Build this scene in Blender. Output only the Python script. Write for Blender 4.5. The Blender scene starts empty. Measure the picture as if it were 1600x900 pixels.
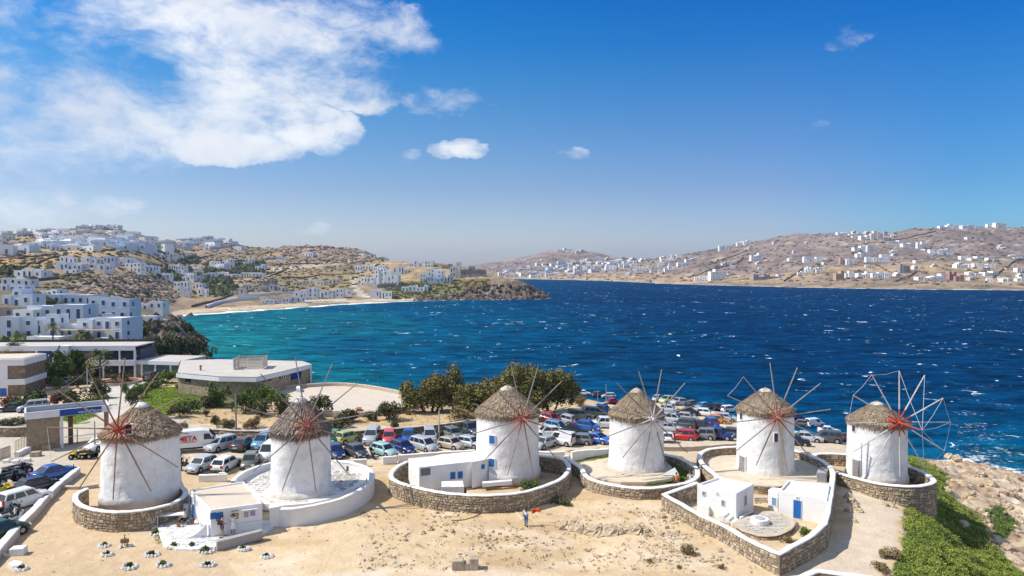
import bpy, math, random
import numpy as np
from mathutils import Vector, Matrix

# ---------------------------------------------------------------- camera, sky, sun, exposure
SC = bpy.context.scene
COL = SC.collection
R = math.radians
F = 1100.0
CZ = 31.0
PITCH = math.atan(30.0 / F)
cam_d = bpy.data.cameras.new('camera')
cam_d.lens = 36.0 * F / 1600.0
cam_d.sensor_width = 36.0
cam_d.clip_start = 0.5
cam_d.clip_end = 20000
cam = bpy.data.objects.new('camera', cam_d)
cam.location = (0, 0, CZ)
cam.rotation_euler = (R(90) - PITCH, 0, 0)
COL.objects.link(cam)
SC.camera = cam
SC.view_settings.view_transform = 'Standard'
SC.view_settings.look = 'None'
SC.view_settings.exposure = 0.5
SC.view_settings.gamma = 1.0
SC.cycles.max_bounces = 6
SC.cycles.volume_bounces = 0
SC.cycles.transparent_max_bounces = 8

SUN_EL, SUN_AZ = 49.0, 4.0      # sun stands to the left (-X) and a little behind the camera (-Y)
sdir = Vector((-math.cos(R(SUN_EL)) * math.cos(R(SUN_AZ)), -math.cos(R(SUN_EL)) * math.sin(R(SUN_AZ)), math.sin(R(SUN_EL))))
sl = bpy.data.lights.new('sun', 'SUN')
sl.energy = 4.0
sl.angle = R(0.5)
sl.color = (1.0, 0.955, 0.89)
so = bpy.data.objects.new('sun', sl)
so.rotation_euler = sdir.to_track_quat('Z', 'Y').to_euler()
so.location = (-200, -60, 300)
COL.objects.link(so)


class NT:
    """small node-tree helper"""
    def __init__(s, tree):
        s.t = tree; s.n = tree.nodes; s.l = tree.links
    def node(s, kind, ins=None, **props):
        nd = s.n.new(kind)
        for k, v in props.items():
            setattr(nd, k, v)
        if ins:
            for k, v in ins.items():
                sock = nd.inputs[k]
                if isinstance(v, bpy.types.NodeSocket):
                    s.l.new(v, sock)
                else:
                    sock.default_value = v
        return nd
    def math(s, op, a, b=0.0, c=0.0, clamp=False):
        nd = s.node('ShaderNodeMath', operation=op, use_clamp=clamp)
        for i, v in enumerate((a, b, c)):
            if isinstance(v, bpy.types.NodeSocket): s.l.new(v, nd.inputs[i])
            else: nd.inputs[i].default_value = v
        return nd.outputs[0]
    def ramp(s, fac, stops):
        nd = s.node('ShaderNodeValToRGB', {0: fac})
        el = nd.color_ramp.elements
        while len(el) < len(stops): el.new(0.5)
        for e, (p, c) in zip(el, stops):
            e.position = p; e.color = (c[0], c[1], c[2], 1) if not isinstance(c, (int, float)) else (c, c, c, 1)
        return nd.outputs[0]
    def mix(s, fac, a, b, mode='MIX'):
        nd = s.node('ShaderNodeMix', data_type='RGBA', blend_type=mode)
        for i, v in ((0, fac), (6, a), (7, b)):
            if isinstance(v, bpy.types.NodeSocket): s.l.new(v, nd.inputs[i])
            else: nd.inputs[i].default_value = v if i == 0 else (v[0], v[1], v[2], 1)
        return nd.outputs[2]
    def noise(s, vec, scale, detail=3, rough=0.55, out=0, distortion=0.0):
        nd = s.node('ShaderNodeTexNoise', {'Scale': scale, 'Detail': detail, 'Roughness': rough, 'Distortion': distortion})
        if vec is not None: s.l.new(vec, nd.inputs['Vector'])
        return nd.outputs[out]


def build_world():
    w = bpy.data.worlds.new("World"); SC.world = w; w.use_nodes = True
    t = NT(w.node_tree); t.n.clear()
    sky = t.node('ShaderNodeTexSky', sky_type='NISHITA', sun_disc=False)
    sky.sun_elevation = R(SUN_EL)
    sky.sun_rotation = math.atan2(sdir.x, sdir.y) % (2 * math.pi)
    sky.altitude = 30; sky.air_density = 1.0; sky.dust_density = 0.6; sky.ozone_density = 2.0
    tc = t.node('ShaderNodeTexCoord').outputs['Generated']
    sep = t.node('ShaderNodeSeparateXYZ', {0: tc})
    X, Y, Z = sep.outputs
    # deeper blue higher up (polarised look), plain at the horizon
    hs = t.node('ShaderNodeHueSaturation', {'Saturation': 1.45, 'Value': 1.0, 'Color': sky.outputs[0]}).outputs[0]
    fz = t.ramp(Z, [(0.0, 0.0), (0.30, 1.0)])
    base = t.mix(fz, sky.outputs[0], hs)
    base = t.mix(1.0, base, t.ramp(Z, [(0.0, (.70, .72, .96)), (0.05, (.64, .68, .93)), (0.11, (.55, .61, .86)), (0.20, (.46, .66, .91)), (0.262, (.37, .69, .96)), (0.311, (.24, .68, 1.0)), (0.40, (.06, .58, 1.03)), (0.62, (.40, .76, 1.0)), (1.0, (.62, .88, 1.0))]), 'MULTIPLY')
    # lighter towards the sun's side (left), deepest at a right angle to it
    base = t.mix(1.0, base, t.ramp(t.math('ADD', t.math('MULTIPLY', X, .8333), .5), [(0.0, (1.35, 1.22, 1.03)), (.5, (1.26, 1.16, 1.01)), (.78, (1.04, 1.02, 1.0)), (.94, (.55, .93, 1.0))]), 'MULTIPLY')
    # ---- clouds: a layer of soft cumulus; banks where they stand in the sky (unit direction, size)
    zz = t.math('MAXIMUM', Z, 0.02)
    lay = t.node('ShaderNodeCombineXYZ', {0: t.math('DIVIDE', X, t.math('ADD', Z, 0.25)), 1: t.math('DIVIDE', Y, t.math('ADD', Z, 0.25)), 2: 0.0}).outputs[0]
    vs = t.node('ShaderNodeVectorMath', {0: tc, 1: (1.0, 1.0, 1.75)}, operation='MULTIPLY').outputs[0]
    warp = t.noise(vs, 5.0, 4, 0.6, out=1)
    vsw = t.node('ShaderNodeVectorMath', {0: warp, 1: (0.10, 0.10, 0.10), 2: vs}, operation='MULTIPLY_ADD').outputs[0]
    banks = CLOUDS
    wc = t.node('ShaderNodeVectorMath', {0: t.noise(vs, 9.0, 5, .65, out=1), 1: (.5, .5, .5)}, operation='SUBTRACT').outputs[0]
    tcw = t.node('ShaderNodeVectorMath', {0: wc, 1: (.085, .085, .05), 2: tc}, operation='MULTIPLY_ADD').outputs[0]
    dens = None
    for (px, py, rx, ry, st) in banks:
        u, v = (px - 800) / F, -(py - 420) / F
        d = Vector((u, 1, v)).normalized()
        # tangent frame
        rt = Vector((d.y, -d.x, 0)).normalized(); up = rt.cross(d)
        a = t.node('ShaderNodeVectorMath', {0: tcw, 1: tuple(rt * (F / rx) * d.y)}, operation='DOT_PRODUCT').outputs['Value']
        b = t.node('ShaderNodeVectorMath', {0: tcw, 1: tuple(up * (F / ry) * d.y)}, operation='DOT_PRODUCT').outputs['Value']
        f = t.node('ShaderNodeVectorMath', {0: tc, 1: tuple(d)}, operation='DOT_PRODUCT').outputs['Value']
        rr = t.math('ADD', t.math('MULTIPLY', a, a), t.math('MULTIPLY', b, b))
        g = t.math('SUBTRACT', 1.0, rr, clamp=True)
        g = t.math('MULTIPLY', t.math('POWER', g, .7), st * .62)
        g = t.math('MULTIPLY', g, t.math('GREATER_THAN', f, 0.3))
        dens = g if dens is None else t.math('MAXIMUM', dens, g)
    # unseen cloud behind and beside the camera, cover raised to whiten the light
    wide = t.noise(lay, 0.9, 2, 0.5)
    side = t.math('SUBTRACT', 1.0, t.math('MULTIPLY', t.math('SUBTRACT', Y, 0.55, clamp=True), 8.0), clamp=True)
    oth = t.math('MULTIPLY', t.math('MULTIPLY', t.math('SUBTRACT', wide, 0.42, clamp=True), 4.0, clamp=True), side)
    oth = t.math('MULTIPLY', oth, t.math('MULTIPLY', Z, 4.0, clamp=True))
    dens = t.math('MAXIMUM', dens, oth)
    n1 = t.noise(vsw, 7.5, 8, 0.62)
    n2 = t.noise(vsw, 2.6, 2, 0.5)
    cov = t.math('ADD', t.math('MULTIPLY', t.math('SUBTRACT', n1, 0.5), 2.0), t.math('MULTIPLY', t.math('SUBTRACT', n2, 0.5), 0.8))
    m = t.math('ADD', dens, t.math('MULTIPLY', cov, 1.25))
    m = t.math('MULTIPLY', m, t.math('MULTIPLY', dens, 5.0, clamp=True))
    alpha = t.node('ShaderNodeMapRange', {0: m, 1: 0.08, 2: 0.95, 3: 0.0, 4: 0.92}, interpolation_type='SMOOTHSTEP').outputs[0]
    thin = t.math('MULTIPLY', t.math('MULTIPLY', t.math('SUBTRACT', t.noise(vsw, 1.8, 6, 0.6), 0.50, clamp=True), 1.6, clamp=True), 0.35)
    lite = t.noise(vsw, 4.0, 4, 0.55)
    ccol = t.ramp(lite, [(0.34, (5.3, 5.6, 6.3)), (0.50, (6.6, 6.8, 7.1)), (0.66, (7.6, 7.6, 7.6))])
    col = t.mix(alpha, base, ccol)
    bg = t.node('ShaderNodeBackground', {'Color': col, 'Strength': 0.1})
    t.node('ShaderNodeOutputWorld', {'Surface': bg.outputs[0]})


# cloud banks: picture-free description (azimuth/elevation given through the pixel the direction has in a level view)
CLOUDS = [(60, 55, 260, 60, 1.0), (250, 60, 170, 60, .85), (60, 138, 290, 58, 1.1), (300, 128, 185, 44, .95), (480, 108, 160, 50, 1.0), (560, 125, 75, 50, 1.0),
          (340, 25, 130, 40, .9), (545, 35, 120, 42, .95), (640, 65, 55, 30, .7), (455, 80, 120, 50, .9), (352, 230, 115, 24, .88), (494, 206, 68, 38, .92),
          (695, 160, 76, 26, 1.0), (730, 230, 36, 15, .8), (690, 234, 34, 11, .6), (893, 244, 28, 11, .85), (630, 245, 24, 12, .7), (1318, 62, 32, 16, .5), (1262, 203, 26, 12, .6),
          (215, 200, 60, 25, .6), (120, 205, 60, 20, .5), (90, 255, 40, 14, .45), (60, 318, 85, 22, .7), (150, 322, 70, 18, .6), (485, 358, 34, 9, .6), (100, 205, 130, 26, .6),
          (-300, 100, 300, 120, .9), (-150, 230, 200, 50, .5)]
build_world()


# ---------------------------------------------------------------- helpers
def tag(o, label=None, cat=None, group=None, kind=None):
    if label: o['label'] = label
    if cat: o['category'] = cat
    if group: o['group'] = group
    if kind: o['kind'] = kind
    return o


def empty(name, loc, rz=0.0, label=None, cat=None, group=None, scale=1.0):
    o = bpy.data.objects.new(name, None)
    o.empty_display_size = 0.3
    o.location = loc; o.rotation_euler = (0, 0, rz); o.scale = (scale,) * 3
    COL.objects.link(o)
    return tag(o, label, cat, group)


class MB:
    """mesh collector: vertices, faces, a material slot per face"""
    def __init__(s):
        s.v = []; s.f = []; s.m = []; s.mi = 0; s.sm = []; s.smooth = False
    def add(s, vs, fs):
        b = len(s.v); s.v.extend([tuple(p) for p in vs])
        for f in fs:
            s.f.append(tuple(i + b for i in f)); s.m.append(s.mi); s.sm.append(s.smooth)
        return s
    def quad(s, a, b, c, d): return s.add([a, b, c, d], [(0, 1, 2, 3)])
    def box(s, x0, x1, y0, y1, z0, z1, rz=0.0, o=(0, 0, 0)):
        c, n = math.cos(rz), math.sin(rz)
        vs = [(o[0] + x * c - y * n, o[1] + x * n + y * c, o[2] + z) for z in (z0, z1) for x, y in ((x0, y0), (x1, y0), (x1, y1), (x0, y1))]
        return s.add(vs, [(3, 2, 1, 0), (4, 5, 6, 7), (0, 1, 5, 4), (1, 2, 6, 5), (2, 3, 7, 6), (3, 0, 4, 7)])
    def tube(s, a, b, r0, r1=None, n=6, caps=True):
        a, b = Vector(a), Vector(b); r1 = r0 if r1 is None else r1
        d = (b - a).normalized() if (b - a).length > 1e-6 else Vector((0, 0, 1))
        u = d.orthogonal().normalized(); w = d.cross(u)
        vs = []
        for p, r in ((a, r0), (b, r1)):
            for i in range(n):
                t = 2 * math.pi * i / n
                vs.append(p + (u * math.cos(t) + w * math.sin(t)) * r)
        fs = [(i, (i + 1) % n, n + (i + 1) % n, n + i) for i in range(n)]
        if caps: fs += [tuple(range(n - 1, -1, -1)), tuple(range(n, 2 * n))]
        return s.add(vs, fs)
    def lathe(s, prof, n=48, o=(0, 0, 0), wob=0.0, seed=0, cap=True):
        rnd = random.Random(seed); ph = [rnd.uniform(0, 6.28) for _ in range(4)]
        vs = []
        for (r, z) in prof:
            for i in range(n):
                t = 2 * math.pi * i / n
                k = 1 + wob * (math.sin(2 * t + ph[0] + z) + math.sin(5 * t + ph[1] - 2 * z)) * .5
                vs.append((o[0] + r * k * math.cos(t), o[1] + r * k * math.sin(t), o[2] + z))
        m = len(prof)
        fs = [(j * n + i, j * n + (i + 1) % n, (j + 1) * n + (i + 1) % n, (j + 1) * n + i) for j in range(m - 1) for i in range(n)]
        if cap:
            fs += [tuple(range(n - 1, -1, -1)), tuple((m - 1) * n + i for i in range(n))]
        return s.add(vs, fs)
    def rock(s, c, sx, sy, sz, rnd, rz=None, jag=.25):
        """irregular boulder from a jittered, flattened 3-ring hull"""
        rz = rnd.uniform(0, 6.28) if rz is None else rz
        co, si = math.cos(rz), math.sin(rz)
        vs = []; n = 7
        for (z, r) in ((-0.5, .8), (0.05, 1.0), (0.55, .72), (.85, .38)):
            for i in range(n):
                t = 2 * math.pi * i / n + z
                rr = r * (1 + rnd.uniform(-jag, jag))
                x, y, q = rr * math.cos(t) * sx, rr * math.sin(t) * sy, (z + rnd.uniform(-.12, .12)) * sz
                vs.append((c[0] + x * co - y * si, c[1] + x * si + y * co, c[2] + q))
        fs = [(j * n + i, j * n + (i + 1) % n, (j + 1) * n + (i + 1) % n, (j + 1) * n + i) for j in range(3) for i in range(n)]
        fs += [tuple(3 * n + i for i in range(n))]
        return s.add(vs, fs)
    def mesh(s, name, mats):
        me = bpy.data.meshes.new(name)
        me.from_pydata(s.v, [], s.f)
        if not isinstance(mats, (list, tuple)): mats = [mats]
        for m in mats: me.materials.append(m)
        if len(mats) > 1: me.polygons.foreach_set('material_index', s.m)
        if any(s.sm): me.polygons.foreach_set('use_smooth', s.sm)
        me.update()
        return me
    def obj(s, name, mats, parent=None, label=None, cat=None, group=None, kind=None, loc=None, rz=0.0):
        o = bpy.data.objects.new(name, s.mesh(name, mats))
        COL.objects.link(o)
        if parent is not None: o.parent = parent
        if loc is not None: o.location = loc
        if rz: o.rotation_euler = (0, 0, rz)
        return tag(o, label, cat, group, kind)


def inst(name, me, parent=None, loc=(0, 0, 0), rot=(0, 0, 0), sc=(1, 1, 1), label=None, cat=None, group=None, kind=None):
    o = bpy.data.objects.new(name, me)
    COL.objects.link(o)
    if parent is not None: o.parent = parent
    o.location = loc; o.rotation_euler = rot
    o.scale = sc if isinstance(sc, (tuple, list)) else (sc,) * 3
    return tag(o, label, cat, group, kind)


def bevel(o, w=.04, seg=2, angle=40):
    m = o.modifiers.new('edge', 'BEVEL'); m.width = w; m.segments = seg; m.limit_method = 'ANGLE'; m.angle_limit = R(angle)
    return o


# pixel direction -> world, used to measure positions in the photograph
_cp, _sp = math.cos(PITCH), math.sin(PITCH)
def ray(px, py):
    u, v = (px - 800) / F, -(py - 450) / F
    return u, _cp + v * _sp, -_sp + v * _cp
def P(px, py, z):
    x, y, w = ray(px, py); k = (z - CZ) / w
    return Vector((x * k, y * k, z))
def D(px, py, d):
    x, y, w = ray(px, py); k = d / y
    return Vector((x * k, d, CZ + w * k))
def Yz(d, py):
    x, y, w = ray(800, py); return CZ + d * w / y
def proj(x, y, z):
    dy = y * _cp - (z - CZ) * _sp; dz = y * _sp + (z - CZ) * _cp
    return 800 + F * x / dy, 450 - F * dz / dy


# numpy value noise
_rs = np.random.RandomState(7)
_lat = _rs.rand(256, 256)
def vn(x, y):
    xi = np.floor(x).astype(int); yi = np.floor(y).astype(int)
    fx = x - xi; fy = y - yi
    fx = fx * fx * (3 - 2 * fx); fy = fy * fy * (3 - 2 * fy)
    g = lambda a, b: _lat[a & 255, b & 255]
    return (g(xi, yi) * (1 - fx) + g(xi + 1, yi) * fx) * (1 - fy) + (g(xi, yi + 1) * (1 - fx) + g(xi + 1, yi + 1) * fx) * fy
def fbm(x, y, o=4, g=.5):
    t = 0; a = 1; s = 0
    for i in range(o):
        t = t + a * vn(x * 2 ** i + 17 * i, y * 2 ** i + 31 * i); s += a; a *= g
    return t / s


# ---------------------------------------------------------------- ground heights: profiles of height against distance along bearings
def S(near, mid, far): return near + mid + far
L0 = [(5, 9.3), (150, 9.3), (183, Yz(183, 545)), (205, Yz(205, 518)), (230, Yz(230, 478)), (300, Yz(300, 450)), (400, Yz(400, 430)), (500, Yz(500, 415)), (600, Yz(600, 405)), (750, Yz(750, 385)), (900, Yz(900, 372)), (1000, Yz(1000, 366)), (1400, 50), (4000, 30)]
def far(coast, ridges):
    return [(coast * .93, -3), (coast * .985, -1.2), (coast, 0.2)] + ridges + [(ridges[-1][0] * 1.25, max(ridges[-1][1] * .6, 5)), (6000, 10)]
def YY(*a): return [(d, Yz(d, py)) for d, py in a]
ST = {
 -1500: L0, -300: L0, 0: L0,
 100: [(5, 9.3), (165, 9.3)] + YY((195, 540), (210, 507), (240, 492), (300, 467), (380, 440), (450, 425), (550, 412), (650, 400), (800, 375), (950, 359)) + [(1200, 50), (4000, 30)],
 160: [(5, 9.3), (165, 9.2)] + YY((190, 545), (212, 507), (250, 494), (310, 475), (380, 448), (450, 430), (550, 412), (650, 400), (800, 376), (950, 355)) + [(1200, 50), (4000, 30)],
 215: [(5, 9.3), (160, 9.2), (225, 8.6)] + YY((270, 508), (330, 490), (400, 475), (450, 462), (520, 440), (600, 425), (700, 405), (850, 382), (950, 362)) + [(1250, 60), (4000, 30)],
 245: [(5, 9.3), (155, 9.2), (175, 7.4), (230, 6.6), (300, 9.0), (400, 6.5)] + YY((470, 480), (520, 460), (600, 440), (700, 420), (850, 395), (1000, 372)) + [(1300, 60), (4000, 30)],
 270: [(5, 9.3), (150, 9.2), (165, 7), (210, 4.5), (260, 6.2), (310, 8.6), (335, 4), (400, 1.2), (470, 1.2), (487, 1.4)] + YY((560, 467), (650, 447), (800, 422), (950, 402), (1150, 380), (1300, 372)) + [(1600, 50), (4000, 30)],
 300: [(5, 9.3), (140, 9.2), (155, 7), (200, 3.2), (250, 4.2), (298, 5.4), (316, 3), (330, -2), (440, -2), (474, -.6), (486, 0.2), (500, 1), (512, 2.2)] + YY((580, 465), (680, 448), (800, 430), (950, 410), (1150, 388), (1300, 373)) + [(1600, 50), (4000, 30)],
 328: [(5, 9.3), (136, 9), (150, 6), (175, 3.2), (215, 2.2), (235, 1), (246, -2), (450, -2), (482, -.6), (494, .2), (510, 1), (522, 2.2)] + YY((600, 463), (700, 446), (820, 430), (1000, 405), (1200, 380), (1350, 373)) + [(1650, 50), (4000, 30)],
 345: [(5, 9.3), (134, 9), (145, 4), (158, 0), (165, -2), (455, -2), (486, -.6), (500, .2), (516, 1), (528, 2.2)] + YY((620, 461), (720, 445), (850, 430), (1050, 402), (1250, 380), (1350, 375)) + [(1650, 50), (4000, 30)],
 400: [(5, 9.3), (143, 9), (150, 2), (156, -2), (490, -2), (512, -.6), (526, .2), (544, 1), (556, 2.2)] + YY((640, 460), (720, 447), (850, 432), (1000, 415), (1150, 395), (1250, 388)) + [(1600, 50), (4000, 30)],
 450: [(5, 9.3), (144, 9), (151, 1), (157, -2), (520, -2), (543, -.6), (558, .2), (576, 1), (588, 2.2)] + YY((660, 460), (740, 450), (850, 436), (1000, 416), (1150, 394), (1250, 385)) + [(1600, 50), (4000, 30)],
 500: [(5, 9.3), (139, 9), (145, 1), (150, -2), (550, -2), (572, -.6), (588, .2), (606, 1), (618, 2.2)] + YY((680, 462), (760, 450), (860, 437), (1000, 417), (1150, 394), (1250, 383)) + [(1600, 50), (4000, 30)],
 560: [(5, 9.3), (134, 9), (140, 1), (145, -2), (590, -2), (618, -.6), (636, .2), (654, 1), (666, 2.2)] + YY((720, 455), (800, 440), (880, 425), (1000, 410), (1150, 393), (1250, 388)) + [(1600, 50), (4000, 30)],
 600: [(5, 9.3), (131, 9), (137, 1), (142, -2), (610, -2), (640, -.6), (656, .2), (674, 1), (686, 2.4)] + YY((740, 452), (800, 437), (880, 421), (980, 411), (1100, 405)) + [(1500, 40), (4000, 30)],
 650: [(5, 9.3), (127, 8.8), (133, 1), (138, -2), (640, -2), (672, -.6), (686, .2), (692, 2.4)] + YY((720, 456), (760, 445), (820, 428), (900, 412), (1000, 410)) + [(1400, 20), (4000, 30)],
 700: [(5, 9.3), (125, 8.8), (131, 1), (136, -2), (650, -2), (698, -.8), (708, .4), (714, 4)] + YY((725, 453), (760, 442), (820, 424), (880, 411), (960, 411)) + [(1100, 10), (1300, -2), (2000, -2), (2500, 10), (2900, 30), (4000, 20)],
 750: [(5, 9.3), (124, 8.8), (130, 1), (135, -2), (660, -2), (706, -.8), (716, .4), (722, 9)] + YY((734, 439), (780, 431), (860, 421), (920, 418)) + [(1000, 5), (1050, -2), (2150, -2)] + [(2300, 0.3), (2500, 10), (3000, Yz(3000, 412)), (4000, 20)],
 790: [(5, 9.3), (123, 8.8), (129, 1), (134, -2), (670, -2), (712, -.8), (721, .4), (727, 10)] + YY((738, 436), (775, 433), (820, 431)) + [(870, 8), (920, -2), (2080, -2), (2180, .3), (2500, Yz(2500, 424)), (3000, Yz(3000, 407)), (4000, 40)],
 822: [(5, 9.3), (122, 8.8), (128, 1), (133, -2), (690, -2), (714, -.8), (722, .4), (728, 9), (736, Yz(736, 436)), (772, 20), (800, 6), (826, -2), (2000, -2), (2120, .3), (2500, Yz(2500, 420)), (2950, Yz(2950, 399)), (4000, 50)],
 842: [(5, 9.3), (121, 8.8), (127, 1), (132, -2), (700, -2), (722, -.8), (727, .4), (732, 5), (742, Yz(742, 449)), (765, 6), (785, -2), (1950, -2), (2080, .3), (2400, Yz(2400, 424)), (2900, Yz(2900, 393)), (4000, 50)],
 862: [(5, 9.3), (120, 8.8), (126, 1), (131, -2), (1900, -2), (2030, .3), (2350, Yz(2350, 424)), (2900, Yz(2900, 391)), (4000, 50)],
 890: [(5, 9.3), (92, 8.8), (104, 7.6), (112, 9.2), (123, 9.2), (129, 1), (134, -2), (1850, -2), (1960, .3), (2300, Yz(2300, 424)), (2900, Yz(2900, 388)), (4000, 50)],
 930: [(5, 9.3), (88, 9.0), (100, 7.6), (110, 8.2), (123, 8.4), (129, 1), (134, -2), (1760, -2), (1870, .3), (2200, Yz(2200, 424)), (2850, Yz(2850, 394)), (4000, 50)],
 960: [(5, 9.4), (86, 9.3), (95, 8.0), (110, 7.2), (131, 6.8), (136, 0), (140, -2), (1640, -2), (1750, .3), (2100, Yz(2100, 424)), (2750, Yz(2750, 401)), (4000, 50)],
 1000: [(5, 9.4), (86, 9.3), (95, 8.0), (110, 7.1), (131, 6.7), (136, 0), (140, -2), (1500, -2), (1610, .3), (1800, Yz(1800, 430)), (2100, Yz(2100, 416)), (2300, Yz(2300, 405)), (4000, 50)],
 1060: [(5, 9.4), (85, 9.3), (94, 8.0), (110, 6.9), (129, 6.6), (134, 0), (138, -2)] + far(1420, YY((1600, 430), (1900, 412), (2100, 398))),
 1100: [(5, 9.4), (85, 9.3), (94, 8.0), (110, 6.8), (126, 6.5), (131, 0), (135, -2)] + far(1364, YY((1500, 433), (1750, 412), (2050, 389))),
 1150: [(5, 9.4), (85, 9.3), (92, 8.1), (108, 6.8), (122, 6.4), (127, 0), (131, -2)] + far(1300, YY((1450, 432), (1700, 408), (2000, 379))),
 1200: [(5, 9.4), (84, 9.3), (90, 8.1), (104, 6.9), (116, 6.4), (121, 0), (125, -2)] + far(1240, YY((1400, 430), (1650, 405), (1950, 371))),
 1240: [(5, 9.4), (83, 9.3), (90, 8.2), (101, 7), (111, 6.5), (116, 0), (120, -2)] + far(1200, YY((1350, 430), (1600, 402), (1900, 363))),
 1290: [(5, 9.4), (82, 9.3), (89, 8.2), (97, 7.4), (105, 6.8), (110, 0), (114, -2)] + far(1160, YY((1300, 431), (1550, 403), (1850, 363))),
 1330: [(5, 9.4), (80, 9.2), (88, 8.2), (94, 7.6), (97, 7), (103, 0), (107, -2)] + far(1130, YY((1280, 432), (1500, 408), (1850, 364))),
 1380: [(5, 9.3), (60, 9.1), (78, 9.0), (86, 8.2), (91, 7.4), (95, 6), (100, 1), (106, -2)] + far(1105, YY((1250, 433), (1500, 405), (1850, 364))),
 1420: [(5, 9.2), (60, 8.9), (76, 8.2), (86, 7.4), (92, 6.6), (98, 4), (104, .5), (110, -1.5)] + far(1080, YY((1230, 432), (1480, 402), (1850, 358))),
 1455: [(5, 9.0), (52, 8.6), (62, 8.0), (70, 7.0), (80, 6.4), (90, 5.6), (99, 4.4), (106, 1.4), (110, -.2), (114, -1.6)] + far(1065, YY((1220, 432), (1470, 402), (1850, 354))),
 1500: [(5, 8.4), (50, 7.8), (58, 6.4), (66, 5.2), (75, 4.4), (85, 4.0), (96, 3.4), (106, 2.0), (112, 0.3), (116, -1.2)] + far(1055, YY((1210, 434), (1460, 403), (1850, 352))),
 1550: [(5, 7), (48, 6.6), (56, 5.2), (64, 3.6), (72, 3.4), (85, 3.0), (99, 2.0), (108, 0.3), (112, -1.2)] + far(1045, YY((1200, 435), (1450, 404), (1850, 354))),
 1600: [(5, 5.5), (48, 4.6), (58, 2.9), (66, 2.6), (80, 2.3), (96, 1.4), (104, .2), (109, -1.2)] + far(1035, YY((1190, 436), (1450, 405), (1850, 353))),
 1800: [(5, 4), (45, 3), (70, 1.6), (86, .2), (92, -1.6)] + far(1010, YY((1190, 436), (1450, 405), (1850, 350))),
 3100: [(5, 3), (35, 2), (48, 0), (56, -2)] + far(1000, YY((1190, 436), (1450, 405), (1850, 352))),
}
for k in ST:                                  # a little sea floor everywhere
    ST[k] = [(d, z if z > -1.9 else -6.0) for d, z in ST[k]]
_sg = np.arange(-1500, 3101, 10.0)
_lg = np.arange(math.log(5), math.log(6000), .012)
_keys = sorted(ST)
_rows = np.array([np.interp(np.exp(_lg), [p[0] for p in ST[k]], [p[1] for p in ST[k]]) for k in _keys])
# between bearings, blend profiles stretched so that their shorelines run on
def _blend():
    T = np.zeros((len(_sg), len(_lg)))
    for j in range(len(_lg)):
        T[:, j] = np.interp(_sg, _keys, _rows[:, j])
    k = np.exp(-.5 * (np.arange(-5, 6) / 1.6) ** 2); k /= k.sum()
    Tp = np.pad(T, ((5, 5), (0, 0)), mode='edge')
    T = sum(k[i] * Tp[i:i + len(_sg)] for i in range(11))
    k = np.exp(-.5 * (np.arange(-2, 3) / .9) ** 2); k /= k.sum()
    Tp = np.pad(T, ((0, 0), (2, 2)), mode='edge')
    return sum(k[i] * Tp[:, i:i + len(_lg)] for i in range(5))
_T = _blend()


def sstep(a, b, x):
    t = np.clip((x - a) / (b - a), 0, 1); return t * t * (3 - 2 * t)


def Hn(x, y):
    """terrain height, vectorised"""
    x = np.asarray(x, float); y = np.maximum(np.asarray(y, float), 5.0)
    s = 800 + F * x / y
    a = np.clip((s + 1500) / 10.0, 0, len(_sg) - 1.001); b = np.clip((np.log(y) - math.log(5)) / .012, 0, len(_lg) - 1.001)
    ai = a.astype(int); bi = b.astype(int); fa = a - ai; fb = b - bi
    z = (_T[ai, bi] * (1 - fa) + _T[ai + 1, bi] * fa) * (1 - fb) + (_T[ai, bi + 1] * (1 - fa) + _T[ai + 1, bi + 1] * fa) * fb
    land = sstep(-.3, 2.5, z)
    # foreground earth: soft rolls and small bumps
    nearm = 1 - sstep(84, 110, y)
    z = z + nearm * land * ((fbm(x / 9 + 3, y / 9, 3) - .5) * .35 + (fbm(x * 1.1, y * 1.1 + 5, 3) - .5) * .10)
    # bare rock shelf on the right coast
    rk = sstep(1440, 1500, s + (fbm(x / 4, y / 4, 2) - .5) * 60) * (y < 150)
    rk = rk * sstep(-2, 1, z)
    rid = 1 - np.abs(2 * fbm(x / 5 + y / 9, y / 3.2 - x / 8, 4, .6) - 1)
    z = z + rk * ((rid - .75) * 1.7 + (fbm(x * .9, y * .9, 3) - .5) * .9)
    # low cliff lip behind the car park
    # hills: relief grows with distance
    hm = sstep(300, 600, y) * sstep(3, 14, z)
    rid2 = 1 - np.abs(2 * fbm(x / 70 + 9, y / 90, 4) - 1)
    z = z + hm * ((rid2 - .75) * 6 + (fbm(x / 14, y / 18, 3) - .5) * 2.4)
    fm = sstep(1200, 1600, y) * sstep(3, 20, z)
    rid3 = 1 - np.abs(2 * fbm(x / 190 + 2, y / 260, 4) - 1)
    z = z + fm * ((rid3 - .78) * 14 + (fbm(x / 30, y / 40, 3) - .5) * 4)
    # headland cliff folds
    cm = sstep(690, 740, s) * (1 - sstep(835, 850, s)) * sstep(690, 712, y) * (1 - sstep(780, 840, y))
    z = z - cm * sstep(1, 6, z) * (np.abs(2 * fbm(x / 9, y / 16, 4, .6) - 1) * 7)
    # rocky bluff at the left of the bay
    bm = sstep(236, 262, s) * (1 - sstep(338, 350, s)) * sstep(170, 200, y) * (1 - sstep(330, 360, y))
    z = z + bm * sstep(-1, 3, z) * (1 - np.abs(2 * fbm(x / 7, y / 7, 4, .6) - 1) - .7) * 3.0
    return z


def H(x, y): return float(Hn(np.array([x]), np.array([y]))[0])


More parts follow.
